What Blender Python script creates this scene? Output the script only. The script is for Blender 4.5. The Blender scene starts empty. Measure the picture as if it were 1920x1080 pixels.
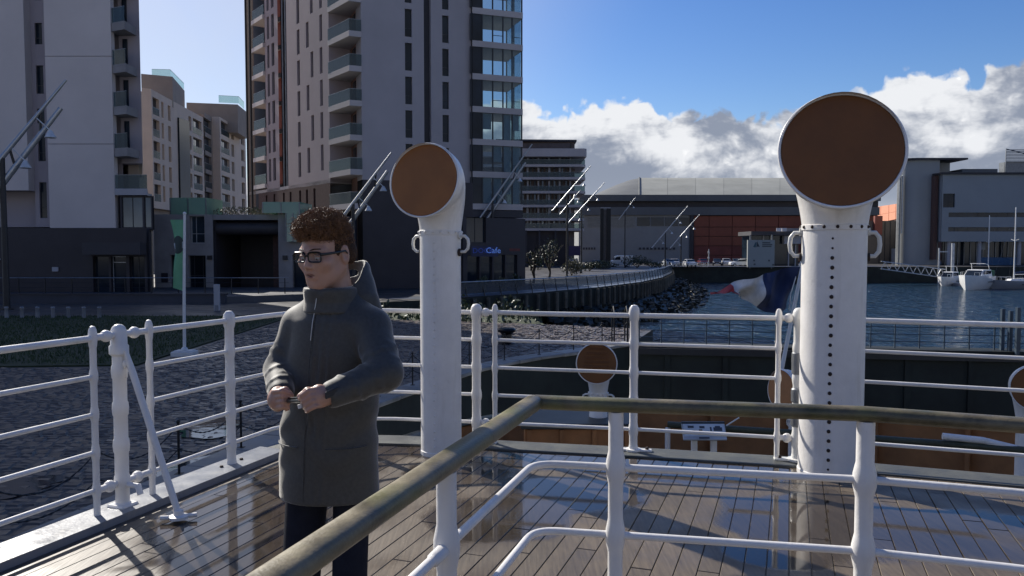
import bpy, bmesh, math, random
import numpy as np
from mathutils import Vector, Matrix, Euler
from mathutils.geometry import tessellate_polygon
R = math.radians
random.seed(7); rng = np.random.default_rng(7)
sc = bpy.context.scene
COL = sc.collection

# ------------------------------------------------------------------ camera, sky, sun, exposure
FPX = 1500.0; TH = math.atan(75/FPX); CAMZ = 1.6
cd = bpy.data.cameras.new('camera'); cam = bpy.data.objects.new('camera', cd); COL.objects.link(cam)
cd.sensor_width = 36; cd.lens = 36*FPX/1920; cd.clip_start = .05; cd.clip_end = 8000
cam.location = (0, 0, CAMZ); cam.rotation_euler = (R(90)-TH, 0, 0)
sc.camera = cam
SUN_AZ, SUN_EL = R(-40), R(33)
SUN = Vector((math.sin(SUN_AZ)*math.cos(SUN_EL), math.cos(SUN_AZ)*math.cos(SUN_EL), math.sin(SUN_EL)))
sl = bpy.data.lights.new('sun', 'SUN'); so = bpy.data.objects.new('sun', sl); COL.objects.link(so)
sl.energy = 5.0; sl.angle = R(.5); sl.color = (1, .95, .87)
so.rotation_euler = (-SUN).to_track_quat('-Z', 'Y').to_euler(); so.location = SUN*200
sc.view_settings.view_transform = 'Standard'; sc.view_settings.look = 'None'
sc.view_settings.exposure = 0.35; sc.view_settings.gamma = 1; sc.view_settings.use_curve_mapping = False
sc.cycles.max_bounces = 8; sc.cycles.transparent_max_bounces = 16

W = bpy.data.worlds.new('World'); sc.world = W; W.use_nodes = True
W.cycles.sampling_method = 'MANUAL'; W.cycles.sample_map_resolution = 256
def build_world():
    nt = W.node_tree; nt.nodes.clear(); L = nt.links.new
    def mth(op, a, b=0., c=0., clamp=False):
        n = nt.nodes.new('ShaderNodeMath'); n.operation = op; n.use_clamp = clamp
        for i, v in enumerate((a, b, c)):
            if hasattr(v, 'links'): L(v, n.inputs[i])
            else: n.inputs[i].default_value = v
        return n.outputs[0]
    def smooth(v, a, b):
        n = nt.nodes.new('ShaderNodeMapRange'); n.interpolation_type = 'SMOOTHSTEP'
        L(v, n.inputs[0]); n.inputs[1].default_value = a; n.inputs[2].default_value = b
        return n.outputs[0]
    def mix(f, a, b):
        n = nt.nodes.new('ShaderNodeMix'); n.data_type = 'RGBA'
        for i, v in ((0, f), (6, a), (7, b)):
            if hasattr(v, 'links'): L(v, n.inputs[i])
            else: n.inputs[i].default_value = v if i == 0 else (*v, 1)
        return n.outputs[2]
    sky = nt.nodes.new('ShaderNodeTexSky'); sky.sky_type = 'NISHITA'; sky.sun_disc = False
    sky.sun_elevation = SUN_EL; sky.sun_rotation = SUN_AZ
    sky.air_density = 1.0; sky.dust_density = 0.4; sky.ozone_density = 3.0
    hs = nt.nodes.new('ShaderNodeHueSaturation'); hs.inputs['Hue'].default_value = .515; hs.inputs['Saturation'].default_value = 1.3; hs.inputs['Value'].default_value = 1.45; L(sky.outputs[0], hs.inputs['Color'])
    tc = nt.nodes.new('ShaderNodeTexCoord'); sep = nt.nodes.new('ShaderNodeSeparateXYZ'); L(tc.outputs['Generated'], sep.inputs[0])
    x, y, z = sep.outputs
    az = mth('ARCTAN2', x, y); el = mth('ARCSINE', z)
    def noise(scale, detail, rough, dist=0., off=(0, 0, 0), zs=1.0):
        mp = nt.nodes.new('ShaderNodeMapping'); L(tc.outputs['Generated'], mp.inputs[0]); mp.inputs['Location'].default_value = off
        mp.inputs['Scale'].default_value = (1, 1, zs)
        n = nt.nodes.new('ShaderNodeTexNoise'); L(mp.outputs[0], n.inputs['Vector'])
        n.inputs['Scale'].default_value = scale; n.inputs['Detail'].default_value = detail; n.inputs['Roughness'].default_value = rough
        n.inputs['Distortion'].default_value = dist
        return n.outputs['Fac']
    def billow(scale, off):
        mp = nt.nodes.new('ShaderNodeMapping'); L(tc.outputs['Generated'], mp.inputs[0]); mp.inputs['Location'].default_value = off
        nz = nt.nodes.new('ShaderNodeTexNoise'); L(mp.outputs[0], nz.inputs['Vector']); nz.inputs['Scale'].default_value = 22; nz.inputs['Detail'].default_value = 4
        ad = nt.nodes.new('ShaderNodeVectorMath'); ad.operation = 'MULTIPLY_ADD'; L(nz.outputs['Color'], ad.inputs[0])
        ad.inputs[1].default_value = (.05,)*3; L(mp.outputs[0], ad.inputs[2])
        v = nt.nodes.new('ShaderNodeTexVoronoi'); v.feature = 'F1'; v.inputs['Scale'].default_value = scale
        v.inputs['Detail'].default_value = 2; v.inputs['Roughness'].default_value = .55
        L(ad.outputs[0], v.inputs['Vector'])
        return v.outputs['Distance']
    # height of the cloud bank's crest as seen around the horizon
    A0, A1, EM = -.35, .75, .3
    pts = [(-.35, .10), (-.2, .12), (-.08, .16), (.0133, .193), (.0267, .187), (.06, .174), (.106, .192), (.126, .197), (.165, .193), (.181, .176), (.242, .180),
           (.285, .166), (.316, .169), (.34, .172), (.38, .182), (.426, .197), (.469, .208), (.482, .2), (.506, .197), (.518, .186), (.534, .205), (.569, .21), (.65, .22), (.75, .17)]
    fc = nt.nodes.new('ShaderNodeFloatCurve'); cv = fc.mapping.curves[0]
    P_ = [((a-A0)/(A1-A0), e/EM) for a, e in pts]
    cv.points[0].location = P_[0]; cv.points[1].location = P_[-1]
    for p in P_[1:-1]: cv.points.new(*p)
    fc.mapping.update()
    t = mth('DIVIDE', mth('SUBTRACT', az, A0), A1-A0, clamp=True)
    L(t, fc.inputs['Value'])
    top = mth('ADD', mth('MULTIPLY', fc.outputs[0], EM), mth('MULTIPLY', smooth(y, .25, -.5), .2))   # unseen higher bank, added behind the camera as neutral fill light
    b1 = billow(26, (3, 1, 2)); n1 = noise(60, 6, .62)
    d = mth('SUBTRACT', top, el)
    d = mth('ADD', d, mth('MULTIPLY', mth('SUBTRACT', .42, b1), .025))
    d = mth('ADD', d, mth('MULTIPLY', mth('SUBTRACT', n1, .5), .011))
    mask = smooth(d, -.002, .007)
    # body of the cloud: white billowing crests, grey flat bases, breaks of light low down
    n2 = noise(5.5, 6, .58, .3, (.3, 1.2, .7), 2.0); n3 = noise(22, 6, .6, .2, (4, 2, 1), 1.6); b2 = billow(44, (7, 3, 5))
    g = mth('ADD', mth('MULTIPLY', d, .85), mth('MULTIPLY', mth('SUBTRACT', n2, .5), .42))
    g = mth('ADD', g, mth('MULTIPLY', mth('SUBTRACT', n3, .5), .035))
    g = mth('ADD', g, mth('MULTIPLY', mth('SUBTRACT', b2, .4), .03))
    grey = smooth(g, -.002, .075)
    grey = mth('MULTIPLY', grey, smooth(el, .015, .06))
    wht = mix(smooth(mth('ADD', b2, mth('MULTIPLY', n3, .6)), .3, .95), (13.2, 13.2, 13.2), (10.2, 10.4, 10.8))
    cc = mix(grey, wht, (3.3, 3.8, 4.9))
    low = smooth(el, .10, .02)
    cc = mix(mth('MULTIPLY', low, .3), cc, (6.2, 6.8, 7.8))
    # thin bright veil towards the sun
    dt = nt.nodes.new('ShaderNodeVectorMath'); dt.operation = 'DOT_PRODUCT'; L(tc.outputs['Generated'], dt.inputs[0]); dt.inputs[1].default_value = SUN
    veil = mth('MULTIPLY', smooth(dt.outputs['Value'], .66, .96), mth('ADD', .45, mth('MULTIPLY', noise(5, 5, .55, .3), .7)), clamp=True)
    skyc = mix(mth('MULTIPLY', veil, .8), hs.outputs[0], (8.4, 8.8, 9.6))
    out = mix(mask, skyc, cc)
    bg = nt.nodes.new('ShaderNodeBackground'); bg.inputs['Strength'].default_value = .066; L(out, bg.inputs['Color'])
    o = nt.nodes.new('ShaderNodeOutputWorld'); L(bg.outputs[0], o.inputs[0])
build_world()

# ------------------------------------------------------------------ helpers
def P(px, py, D):
    """world point seen at photo pixel (px,py), D metres ahead"""
    a = px-960; b = 540-py
    yy = FPX*math.cos(TH)+b*math.sin(TH); zz = -FPX*math.sin(TH)+b*math.cos(TH)
    k = D/yy
    return Vector((a*k, D, CAMZ+zz*k))
def ZY(py, D): return P(960, py, D).z
def XX(px, D): return P(px, 465, D).x
def G(px, py, z):
    q = P(px, py, 1.0); k = (z-CAMZ)/(q.z-CAMZ)
    return Vector((q.x*k, k, z))

class MB:
    def __init__(s): s.v = []; s.f = []
    def add(s, vs, fs):
        n = len(s.v); s.v.extend([tuple(p) for p in vs]); s.f.extend([tuple(i+n for i in f) for f in fs]); return s
    def obox(s, c, ax, ay, az):
        c, ax, ay, az = map(Vector, (c, ax, ay, az))
        vs = [c+ax*i+ay*j+az*k for k in (-1, 1) for j in (-1, 1) for i in (-1, 1)]
        f = [(0, 2, 3, 1), (4, 5, 7, 6), (0, 1, 5, 4), (2, 6, 7, 3), (0, 4, 6, 2), (1, 3, 7, 5)]
        if ax.cross(ay).dot(az) < 0: f = [q[::-1] for q in f]
        return s.add(vs, f)
    def box(s, x0, x1, y0, y1, z0, z1):
        return s.obox(((x0+x1)/2, (y0+y1)/2, (z0+z1)/2), ((x1-x0)/2, 0, 0), (0, (y1-y0)/2, 0), (0, 0, (z1-z0)/2))
    def bar(s, p0, p1, w, h, up=(0, 0, 1)):
        p0, p1, up = Vector(p0), Vector(p1), Vector(up); d = p1-p0
        sd = d.cross(up); sd = sd.normalized() if sd.length > 1e-6 else Vector((1, 0, 0))
        u2 = sd.cross(d).normalized()
        return s.obox((p0+p1)/2, d/2, sd*(w/2), u2*(h/2))
    def tube(s, pts, r, n=8, cap=True, closed=False, sq=1.0, up=None):
        pts = [Vector(p) for p in pts]; m = len(pts)
        rs = r if isinstance(r, (list, tuple)) else [r]*m
        nrm = None; rings = []
        for i in range(m):
            a = pts[i-1] if (i or closed) else pts[i]; b = pts[(i+1) % m] if (i < m-1 or closed) else pts[i]
            t = (b-a).normalized()
            if up is not None:
                bb = t.cross(Vector(up)).normalized(); nrm = bb
            elif nrm is None:
                h = Vector((0, 0, 1)) if abs(t.z) < .9 else Vector((1, 0, 0)); nrm = t.cross(h).normalized()
            else: nrm = (nrm-t*nrm.dot(t)).normalized()
            bn = t.cross(nrm)
            k = 1.0
            if 0 < i < m-1:
                c = (pts[i]-pts[i-1]).normalized().dot((pts[i+1]-pts[i]).normalized()); k = 1/max(.5, math.sqrt((1+c)/2))
            rings.append([pts[i]+nrm*(math.cos(2*math.pi*j/n)*rs[i]*k)+bn*(math.sin(2*math.pi*j/n)*rs[i]*sq) for j in range(n)])
        return s.loft(rings, cap and not closed, closed)
    def loft(s, rings, cap=True, closed=False):
        n = len(rings[0]); m = len(rings); vs = [p for r_ in rings for p in r_]; fs = []
        for i in range(m if closed else m-1):
            a = i*n; b = ((i+1) % m)*n
            fs += [(a+j, a+(j+1) % n, b+(j+1) % n, b+j) for j in range(n)]
        if cap: fs += [tuple(range(n))[::-1], tuple((m-1)*n+j for j in range(n))]
        return s.add(vs, fs)
    def lathe(s, prof, o=(0, 0, 0), n=20, cap=True):
        return s.loft([[(o[0]+r*math.cos(2*math.pi*j/n), o[1]+r*math.sin(2*math.pi*j/n), o[2]+z) for j in range(n)] for r, z in prof], cap)
    def ball(s, c, r, n=12, m=7, sz=1.0):
        return s.lathe([(max(1e-4, r*math.sin(math.pi*i/m)), -r*sz*math.cos(math.pi*i/m)) for i in range(m+1)], c, n)
    def disc(s, c, nrm, r, th, n=24):
        c = Vector(c); nrm = Vector(nrm).normalized(); h = Vector((0, 0, 1)) if abs(nrm.z) < .9 else Vector((1, 0, 0))
        u = h.cross(nrm).normalized(); v = nrm.cross(u)
        return s.loft([[c+nrm*k+u*(r*math.cos(2*math.pi*j/n))+v*(r*math.sin(2*math.pi*j/n)) for j in range(n)] for k in (-th/2, th/2)])
    def prism(s, poly, z0, z1, top=True, bottom=True):
        n = len(poly)
        area = sum(poly[i][0]*poly[(i+1) % n][1]-poly[(i+1) % n][0]*poly[i][1] for i in range(n))
        if area < 0: poly = poly[::-1]
        vs = [(p[0], p[1], z0) for p in poly]+[(p[0], p[1], z1) for p in poly]
        fs = [(i, (i+1) % n, n+(i+1) % n, n+i) for i in range(n)]
        tri = tessellate_polygon([[Vector((p[0], p[1], 0)) for p in poly]])
        def up(t): a, b, c = (Vector((*poly[i][:2], 0)) for i in t); return t if (b-a).cross(c-a).z > 0 else t[::-1]
        tri = [up(tuple(t)) for t in tri]
        if top: fs += [tuple(n+i for i in t) for t in tri]
        if bottom: fs += [t[::-1] for t in tri]
        return s.add(vs, fs)
    def quad(s, a, b, c, d): return s.add([a, b, c, d], [(0, 1, 2, 3)])
    def mesh(s, name, mt, smooth=None, off=(0, 0, 0)):
        me = bpy.data.meshes.new(name)
        o = Vector(off)
        me.from_pydata([(x-o.x, y-o.y, z-o.z) for x, y, z in s.v], [], s.f); me.materials.append(mt)
        if smooth is not None:
            me.polygons.foreach_set('use_smooth', [True]*len(me.polygons))
            me.set_sharp_from_angle(angle=R(smooth))
        me.update(); return me
    def build(s, name, mt, parent=None, smooth=None, bevel=0):
        off = wloc(parent) if parent else Vector((0, 0, 0))
        if parent is None:
            a = np.array(s.v); off = Vector(((a[:, 0].min()+a[:, 0].max())/2, (a[:, 1].min()+a[:, 1].max())/2, a[:, 2].min()))
        me = s.mesh(name, mt, smooth, off)
        if bevel:
            bm = bmesh.new(); bm.from_mesh(me)
            bmesh.ops.bevel(bm, geom=[e for e in bm.edges if len(e.link_faces) == 2 and e.calc_face_angle(0) > .5], offset=bevel, segments=1, affect='EDGES', clamp_overlap=True)
            bm.to_mesh(me); bm.free()
        o = inst(name, me, parent)
        if parent is None: o.location = off
        return o
def wloc(o):
    l = Vector(o.location)
    while o.parent: o = o.parent; l += o.location
    return l
def inst(name, me, parent=None, loc=None, mat4=None):
    o = bpy.data.objects.new(name, me); COL.objects.link(o)
    if parent: o.parent = parent
    if mat4 is not None: o.matrix_basis = mat4
    elif loc is not None: o.location = loc
    return o
def tag(o, label=None, cat=None, group=None, kind=None):
    for k, v in (('label', label), ('category', cat), ('group', group), ('kind', kind)):
        if v: o[k] = v
    return o
def thing(name, label, cat, loc=(0, 0, 0), group=None, rz=0):
    o = bpy.data.objects.new(name, None); COL.objects.link(o); o.location = loc; o.rotation_euler.z = rz
    o.empty_display_size = .1
    return tag(o, label, cat, group)
def copy_thing(o, loc, rz=None, label=None):
    def cp(q, par):
        c = q.copy(); COL.objects.link(c)
        if par: c.parent = par
        for ch in q.children: cp(ch, c)
        return c
    c = cp(o, None); c.location = loc
    if rz is not None: c.rotation_euler.z = rz
    if label: c['label'] = label
    return c

# ------------------------------------------------------------------ materials
def M(name, col, rough=.6, metal=0., var=.2, vs=2.0, bump=0., bs=30., spec=.5, col2=None, stretch=(1, 1, 1), detail=5, rvar=0., coords='pos'):
    m = bpy.data.materials.new(name); m.use_nodes = True; nt = m.node_tree; L = nt.links.new
    b = nt.nodes['Principled BSDF']; b.inputs['Roughness'].default_value = rough; b.inputs['Metallic'].default_value = metal
    b.inputs['Specular IOR Level'].default_value = spec
    if coords == 'pos': src = nt.nodes.new('ShaderNodeNewGeometry').outputs['Position']
    else: src = nt.nodes.new('ShaderNodeTexCoord').outputs['Object']
    mp = nt.nodes.new('ShaderNodeMapping'); L(src, mp.inputs[0]); mp.inputs['Scale'].default_value = stretch
    n = nt.nodes.new('ShaderNodeTexNoise'); n.inputs['Scale'].default_value = vs; n.inputs['Detail'].default_value = detail; n.inputs['Roughness'].default_value = .6
    L(mp.outputs[0], n.inputs['Vector'])
    c1 = tuple(min(1, c*(1-var)) for c in col); c2 = col2 or tuple(min(1, c*(1+var)) for c in col)
    rp = nt.nodes.new('ShaderNodeValToRGB'); rp.color_ramp.elements[0].position = .32; rp.color_ramp.elements[1].position = .7
    rp.color_ramp.elements[0].color = (*c1, 1); rp.color_ramp.elements[1].color = (*c2, 1)
    L(n.outputs['Fac'], rp.inputs[0])
    oi = nt.nodes.new('ShaderNodeObjectInfo'); hs = nt.nodes.new('ShaderNodeHueSaturation')
    mr = nt.nodes.new('ShaderNodeMapRange'); L(oi.outputs['Random'], mr.inputs[0]); mr.inputs[3].default_value = 1-var*.5; mr.inputs[4].default_value = 1+var*.5
    L(mr.outputs[0], hs.inputs['Value']); L(rp.outputs[0], hs.inputs['Color']); L(hs.outputs[0], b.inputs['Base Color'])
    if rvar:
        m2 = nt.nodes.new('ShaderNodeMapRange'); L(n.outputs['Fac'], m2.inputs[0]); m2.inputs[1].default_value = .3; m2.inputs[2].default_value = .7
        m2.inputs[3].default_value = max(.02, rough-rvar); m2.inputs[4].default_value = min(1, rough+rvar); L(m2.outputs[0], b.inputs['Roughness'])
    if bump:
        n2 = nt.nodes.new('ShaderNodeTexNoise'); n2.inputs['Scale'].default_value = bs; n2.inputs['Detail'].default_value = 6; L(mp.outputs[0], n2.inputs['Vector'])
        bp = nt.nodes.new('ShaderNodeBump'); bp.inputs['Strength'].default_value = bump; bp.inputs['Distance'].default_value = .02
        L(n2.outputs['Fac'], bp.inputs['Height']); L(bp.outputs[0], b.inputs['Normal'])
    return m
def glassmat(name, tint, fac, rough=.03, body=.35):
    """clear sheet: part see-through, part mirror-like, tinted"""
    m = bpy.data.materials.new(name); m.use_nodes = True; nt = m.node_tree; L = nt.links.new; nt.nodes.clear()
    o = nt.nodes.new('ShaderNodeOutputMaterial'); mx = nt.nodes.new('ShaderNodeMixShader'); t = nt.nodes.new('ShaderNodeBsdfTransparent')
    p = nt.nodes.new('ShaderNodeBsdfPrincipled'); t.inputs[0].default_value = (*tint, 1); p.inputs['Base Color'].default_value = (*[c*body for c in tint], 1)
    p.inputs['Roughness'].default_value = rough; p.inputs['Specular IOR Level'].default_value = .8
    mx.inputs[0].default_value = fac; L(t.outputs[0], mx.inputs[1]); L(p.outputs[0], mx.inputs[2]); L(mx.outputs[0], o.inputs[0])
    return m
def paintmat(name, col, chip=.5):
    """brush painted steel: uneven gloss coat, grime runs and a few rust freckles"""
    m = M(name, col, .36, 0, .06, 6, .07, 45, .5, rvar=.1); nt = m.node_tree; L = nt.links.new; b = nt.nodes['Principled BSDF']
    src = nt.nodes.new('ShaderNodeNewGeometry').outputs['Position']
    def lay(scale, stretch, lo, hi, col2, amt, prev):
        mp = nt.nodes.new('ShaderNodeMapping'); L(src, mp.inputs[0]); mp.inputs['Scale'].default_value = stretch
        n = nt.nodes.new('ShaderNodeTexNoise'); n.inputs['Scale'].default_value = scale; n.inputs['Detail'].default_value = 6; n.inputs['Roughness'].default_value = .65; L(mp.outputs[0], n.inputs['Vector'])
        r = nt.nodes.new('ShaderNodeMapRange'); L(n.outputs['Fac'], r.inputs[0]); r.inputs[1].default_value = lo; r.inputs[2].default_value = hi; r.inputs[4].default_value = amt
        x = nt.nodes.new('ShaderNodeMix'); x.data_type = 'RGBA'; L(r.outputs[0], x.inputs[0]); L(prev, x.inputs[6]); x.inputs[7].default_value = (*col2, 1)
        return x.outputs[2]
    prev = b.inputs['Base Color'].links[0].from_socket
    prev = lay(9, (1, 1, .12), .55, .8, (.42, .38, .30), .45, prev)
    prev = lay(26, (1, 1, .6), .70, .74, (.16, .07, .03), chip, prev)
    L(prev, b.inputs['Base Color'])
    return m

WHITE = paintmat('white_paint', (.76, .735, .70)); WHITE2 = paintmat('white_paint_rusty', (.74, .715, .68), .8)
CREAMW = paintmat('cream_white_paint', (.70, .69, .65), .4)
BROWNP = M('brown_panel', (.165, .058, .008), .6, 0, .12, 5, .08, 25)
BROWNL = M('lighter_brown_panel', (.28, .105, .022), .6, 0, .12, 5, .08, 25)
BUFF = M('buff_brown_paint', (.36, .15, .05), .5, 0, .2, 3, .1, 20)
DARK = M('dark_metal', (.02, .02, .022), .45); RUST = M('rusty_bolt', (.035, .022, .017), .8, 0, .4, 40)
GREY = M('grey_steel', (.22, .23, .24), .4, .5); LGREY = M('light_grey_metal', (.5, .51, .52), .4, .3)
PANELW = M('pale_render_panel', (.64, .57, .53), .75, 0, .06, .25, .05, 3); PANELW2 = M('pale_render_panel_weathered', (.50, .45, .43), .75, 0, .08, .3, .05, 3)
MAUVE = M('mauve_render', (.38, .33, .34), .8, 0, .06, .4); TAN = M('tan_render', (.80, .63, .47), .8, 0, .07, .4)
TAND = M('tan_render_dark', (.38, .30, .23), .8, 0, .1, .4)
BRICKD = M('dark_brown_brick', (.10, .055, .045), .85, 0, .2, 4, .2, 30); CHAR = M('charcoal_cladding', (.045, .042, .048), .6, 0, .15, .7)
CHAR2 = M('dark_purple_cladding', (.035, .03, .036), .55, 0, .15, .7); CONC = M('concrete', (.30, .28, .27), .85, 0, .15, .8, .15, 8)
CONCL = M('pale_concrete', (.40, .39, .40), .8, 0, .1, .8); REDW = M('red_render', (.28, .07, .045), .8, 0, .1, .5)
GLASSD = M('dark_window_glass', (.011, .019, .030), .08, 0, .5, .35, spec=.35); FRAME = M('dark_window_frame', (.035, .037, .04), .5)
GLASSB = M('blue_window_glass', (.05, .075, .10), .05, .35, .4, .3, spec=.9)
GLASSC = glassmat('clear_glass', (.72, .84, .88), .22); GLASSG = glassmat('green_glass', (.52, .74, .62), .55, body=.7); GLASSR = glassmat('balustrade_glass', (.50, .60, .60), .3)
# ------------------------------------------------------------------ ground, dock, water
GZ = -2.1; WZ = -5.25
EDGE = [(-6.6, -30), (-6.3, 4), (-5.95, 9), (-5.25, 11.8), (-4.55, 14.6), (-3.7, 17.3), (-2.6, 20.3), (-1.0, 24.2), (.6, 26.4), (2.6, 28.3), (4.9, 30.9)]
BANK = [(5.0, 32.0), (6.4, 36.2), (1, 38.8), (-6, 41), (-12, 44.5), (-12, 52), (-6, 57), (-2.4, 61), (2, 66), (8, 75), (14, 87), (19, 101), (24, 120), (27.5, 138), (31, 158)]
GROUND = M('wet_tarmac', (.060, .056, .054), .5, 0, .35, .5, .2, 6, rvar=.2)
STONE = M('wet_setts', (.135, .104, .080), .42, 0, .3, 3, .18, 18, rvar=.18); COPE = M('coping_granite', (.24, .235, .22), .5, 0, .3, 2, .3, 10, rvar=.2)
JOINT = M('dark_joint', (.03, .03, .028), .7, 0, .3, 4); QWALL = M('dark_quay_wall', (.011, .016, .013), .7, 0, .5, .8, .5, 3)
poly = [(-900, -200), (-6.6, -200)]+EDGE+BANK+[(60, 158), (260, 158), (900, 165), (4000, 300), (4000, 5000), (-4000, 5000), (-4000, -200)]
mb = MB(); mb.prism(poly, GZ-8, GZ, bottom=False)
g = mb.build('ground', GROUND); g['kind'] = 'structure'; g.data.materials.append(QWALL)
for p in g.data.polygons: p.material_index = 0 if p.normal.z > .5 else 1
mb = MB(); mb.prism([(-6.6, -60), (5.0, 31.2), (40, 27), (40, -60), ], -10.5, -10.2); tag(mb.build('dock_floor', QWALL), kind='structure')

def watermat():
    m = bpy.data.materials.new('river_water'); m.use_nodes = True; nt = m.node_tree; L = nt.links.new; b = nt.nodes['Principled BSDF']
    b.inputs['Base Color'].default_value = (.012, .035, .06, 1); b.inputs['Roughness'].default_value = .09; b.inputs['IOR'].default_value = 1.33
    src = nt.nodes.new('ShaderNodeNewGeometry').outputs['Position']; prev = None
    for sc_, st, dist, str_ in ((.55, (1, .7, 1), 1.6, .8), (2.4, (1, .6, 1), .4, .7), (.07, (1, 1, 1), 2.0, .35)):
        mp = nt.nodes.new('ShaderNodeMapping'); L(src, mp.inputs[0]); mp.inputs['Scale'].default_value = st; mp.inputs['Rotation'].default_value = (0, 0, .4)
        n = nt.nodes.new('ShaderNodeTexNoise'); n.inputs['Scale'].default_value = sc_; n.inputs['Detail'].default_value = 5; n.inputs['Distortion'].default_value = .6; L(mp.outputs[0], n.inputs['Vector'])
        bp = nt.nodes.new('ShaderNodeBump'); bp.inputs['Strength'].default_value = str_; bp.inputs['Distance'].default_value = dist; L(n.outputs['Fac'], bp.inputs['Height'])
        if prev: L(prev, bp.inputs['Normal'])
        prev = bp.outputs[0]
    L(prev, b.inputs['Normal']); return m
mb = MB(); mb.prism([(-60, 31.7), (4.7, 31.7), (40, 27.7), (60, -200), (1500, -200), (1500, 175), (-60, 175)], WZ-.5, WZ, bottom=False)
tag(mb.build('river_water', watermat()), kind='structure')

# caisson gate closing the dock, with its railing
CA, CB = Vector((4.95, 31.0, 0)), Vector((24, 27.9, 0)); cdir = (CB-CA).normalized(); cn = Vector((-cdir.y, cdir.x, 0))
t = thing('dock_gate', 'black steel gate closing the dry dock in front of the blue river', 'dock gate', (CA.x, CA.y, -10))
mb = MB(); c = (CA+CB)/2; c.z = (GZ-10.2)/2; mb.obox(c, (CB-CA)/2, cn*.5, (0, 0, (GZ+10.2)/2)); mb.build('gate_wall', QWALL, t)
for k in range(9):
    p = CA+(CB-CA)*((k+.5)/9)-cn*.54; mb = MB(); mb.obox((p.x, p.y, -6.2), cdir*.10, cn*.04, (0, 0, 3.9)); mb.build('rib', QWALL, t)
mb = MB(); mb.obox((c.x-cn.x*.6, c.y-cn.y*.6, GZ-.22), (CB-CA)/2, cn*.12, (0, 0, .12)); mb.build('walkway_edge', DARK, t)
BLUEF = M('blue_grey_railing_paint', (.045, .07, .10), .45, .2)
t = thing('gate_railing', 'blue-grey railing with thin uprights along the top of the dock gate', 'railing', (CA.x, CA.y, GZ))
L_ = (CB-CA).length; n = int(L_/.85)
pst = MB(); pst.box(-.022, .022, -.022, .022, 0, .98); pm = pst.mesh('post', BLUEF)
for k in range(n+1):
    p = CA+cdir*(k*.85); inst('post', pm, t, (p.x-CA.x, p.y-CA.y, 0))
for z in (.25, .52, .78, .96):
    mb = MB(); mb.tube([CA+Vector((0, 0, GZ+z)), CA+cdir*(n*.85)+Vector((0, 0, GZ+z))], .018, 6); mb.build('rail', BLUEF, t)
# taller dark end posts beside the gate
for k, (px, h) in enumerate(((1884, 1.5), (1899, 1.45), (1913, 1.6))):
    D = 28.9-.3*k; mb = MB(); x = XX(px, D); mb.box(x-.06, x+.06, D-.06, D+.06, GZ-.3, GZ+h); mb.box(x-.09, x+.09, D-.09, D+.09, GZ-.3, GZ-.1)
    tag(mb.build('gate_post', BLUEF), ('tall dark post at the right end of the gate railing, left of its two neighbours', 'middle one of three tall dark posts at the right end of gate railing', 'tallest dark post at the right edge of the gate railing')[k], 'post', 'posts at the end of the dock gate')

# granite coping round the dock head and setts behind it
def along(pts, step):
    out = []; acc = 0
    for a, b in zip(pts, pts[1:]):
        a, b = Vector(a), Vector(b); l = (b-a).length; s = (step-acc) if acc else 0
        while s <= l: out.append((a+(b-a)*(s/l), (b-a).normalized())); s += step
        acc = l-(s-step)
    return out
def edge_x(d):
    ds = [e[1] for e in EDGE]; xs = [e[0] for e in EDGE]; return float(np.interp(d, ds, xs))
cp = thing('dock_coping', 'row of pale granite kerb stones round the curved head of dry dock', 'kerb stones', (-4.5, 14, GZ))
st_ = along(EDGE[1:], 1.15)
for (p, d), (q, d2) in zip(st_, st_[1:]):
    nn = Vector((-d.y, d.x)); mb = MB(); c = (p+q)/2+nn*.22; v = (q-p); L2 = v.length/2-.012; v = v.normalized()
    mb.obox((c.x, c.y, GZ+.02), (v.x*L2, v.y*L2, 0), (nn.x*.34, nn.y*.34, 0), (0, 0, .05+random.uniform(0, .012))); o = mb.build('kerb_stone', COPE, cp, bevel=.02)
# setts
pav = thing('sett_paving', 'wet grey stone setts paving the quay beside the dry dock', 'paving', (-6, 20, GZ))
pav['kind'] = 'structure'; del pav['category']; del pav['label']
cells = []
row = 0; d = 8.2
while d < 43:
    w = .17; x0 = -17.0 if d < 24.5 else -11.6
    x1 = edge_x(d)-.62 if d < 30.9 else float(np.interp(d, [30.9, 32, 36.2, 38.8, 41, 44.5], [4.6, 4.6, 6.0, .8, -6.2, -12]))
    if d > 36.2 and x1 < x0: break
    x = x0+(.12 if row % 2 else 0)
    while x < x1:
        l = random.uniform(.2, .28); cells.append((x, d, l, w)); x += l+.022
    d += w+.022; row += 1
def settgeo(mb, x, d, l, w, z0=0):
    h = z0+random.uniform(.004, .028); b = .03; tx = random.uniform(-.012, .012); ty = random.uniform(-.012, .012)
    x1, d1 = x+l, d+w
    vs = [(x, d, z0-.02), (x1, d, z0-.02), (x1, d1, z0-.02), (x, d1, z0-.02), (x+b, d+b, h-tx-ty), (x1-b, d+b, h+tx-ty), (x1-b, d1-b, h+tx+ty), (x+b, d1-b, h-tx+ty)]
    mb.add(vs, [(4, 5, 6, 7), (0, 1, 5, 4), (1, 2, 6, 5), (2, 3, 7, 6), (3, 0, 4, 7)])
def shows(c):
    x, d = c[0]+c[2]/2, c[1]; px = 960+x/d*1500; return 0 < px < 560 and d > 9.3 and not (215 < px < 235)
cells.sort(key=lambda c: (not shows(c), c[1]))
for c in cells[:290]:
    mb = MB(); settgeo(mb, c[0], c[1], c[2], c[3], GZ); mb.build('sett', STONE, pav)
mb = MB()
for c in cells[290:]: settgeo(mb, c[0], c[1], c[2], c[3], GZ)
o = mb.build('sett_field', STONE, pav); o['kind'] = 'stuff'
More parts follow.
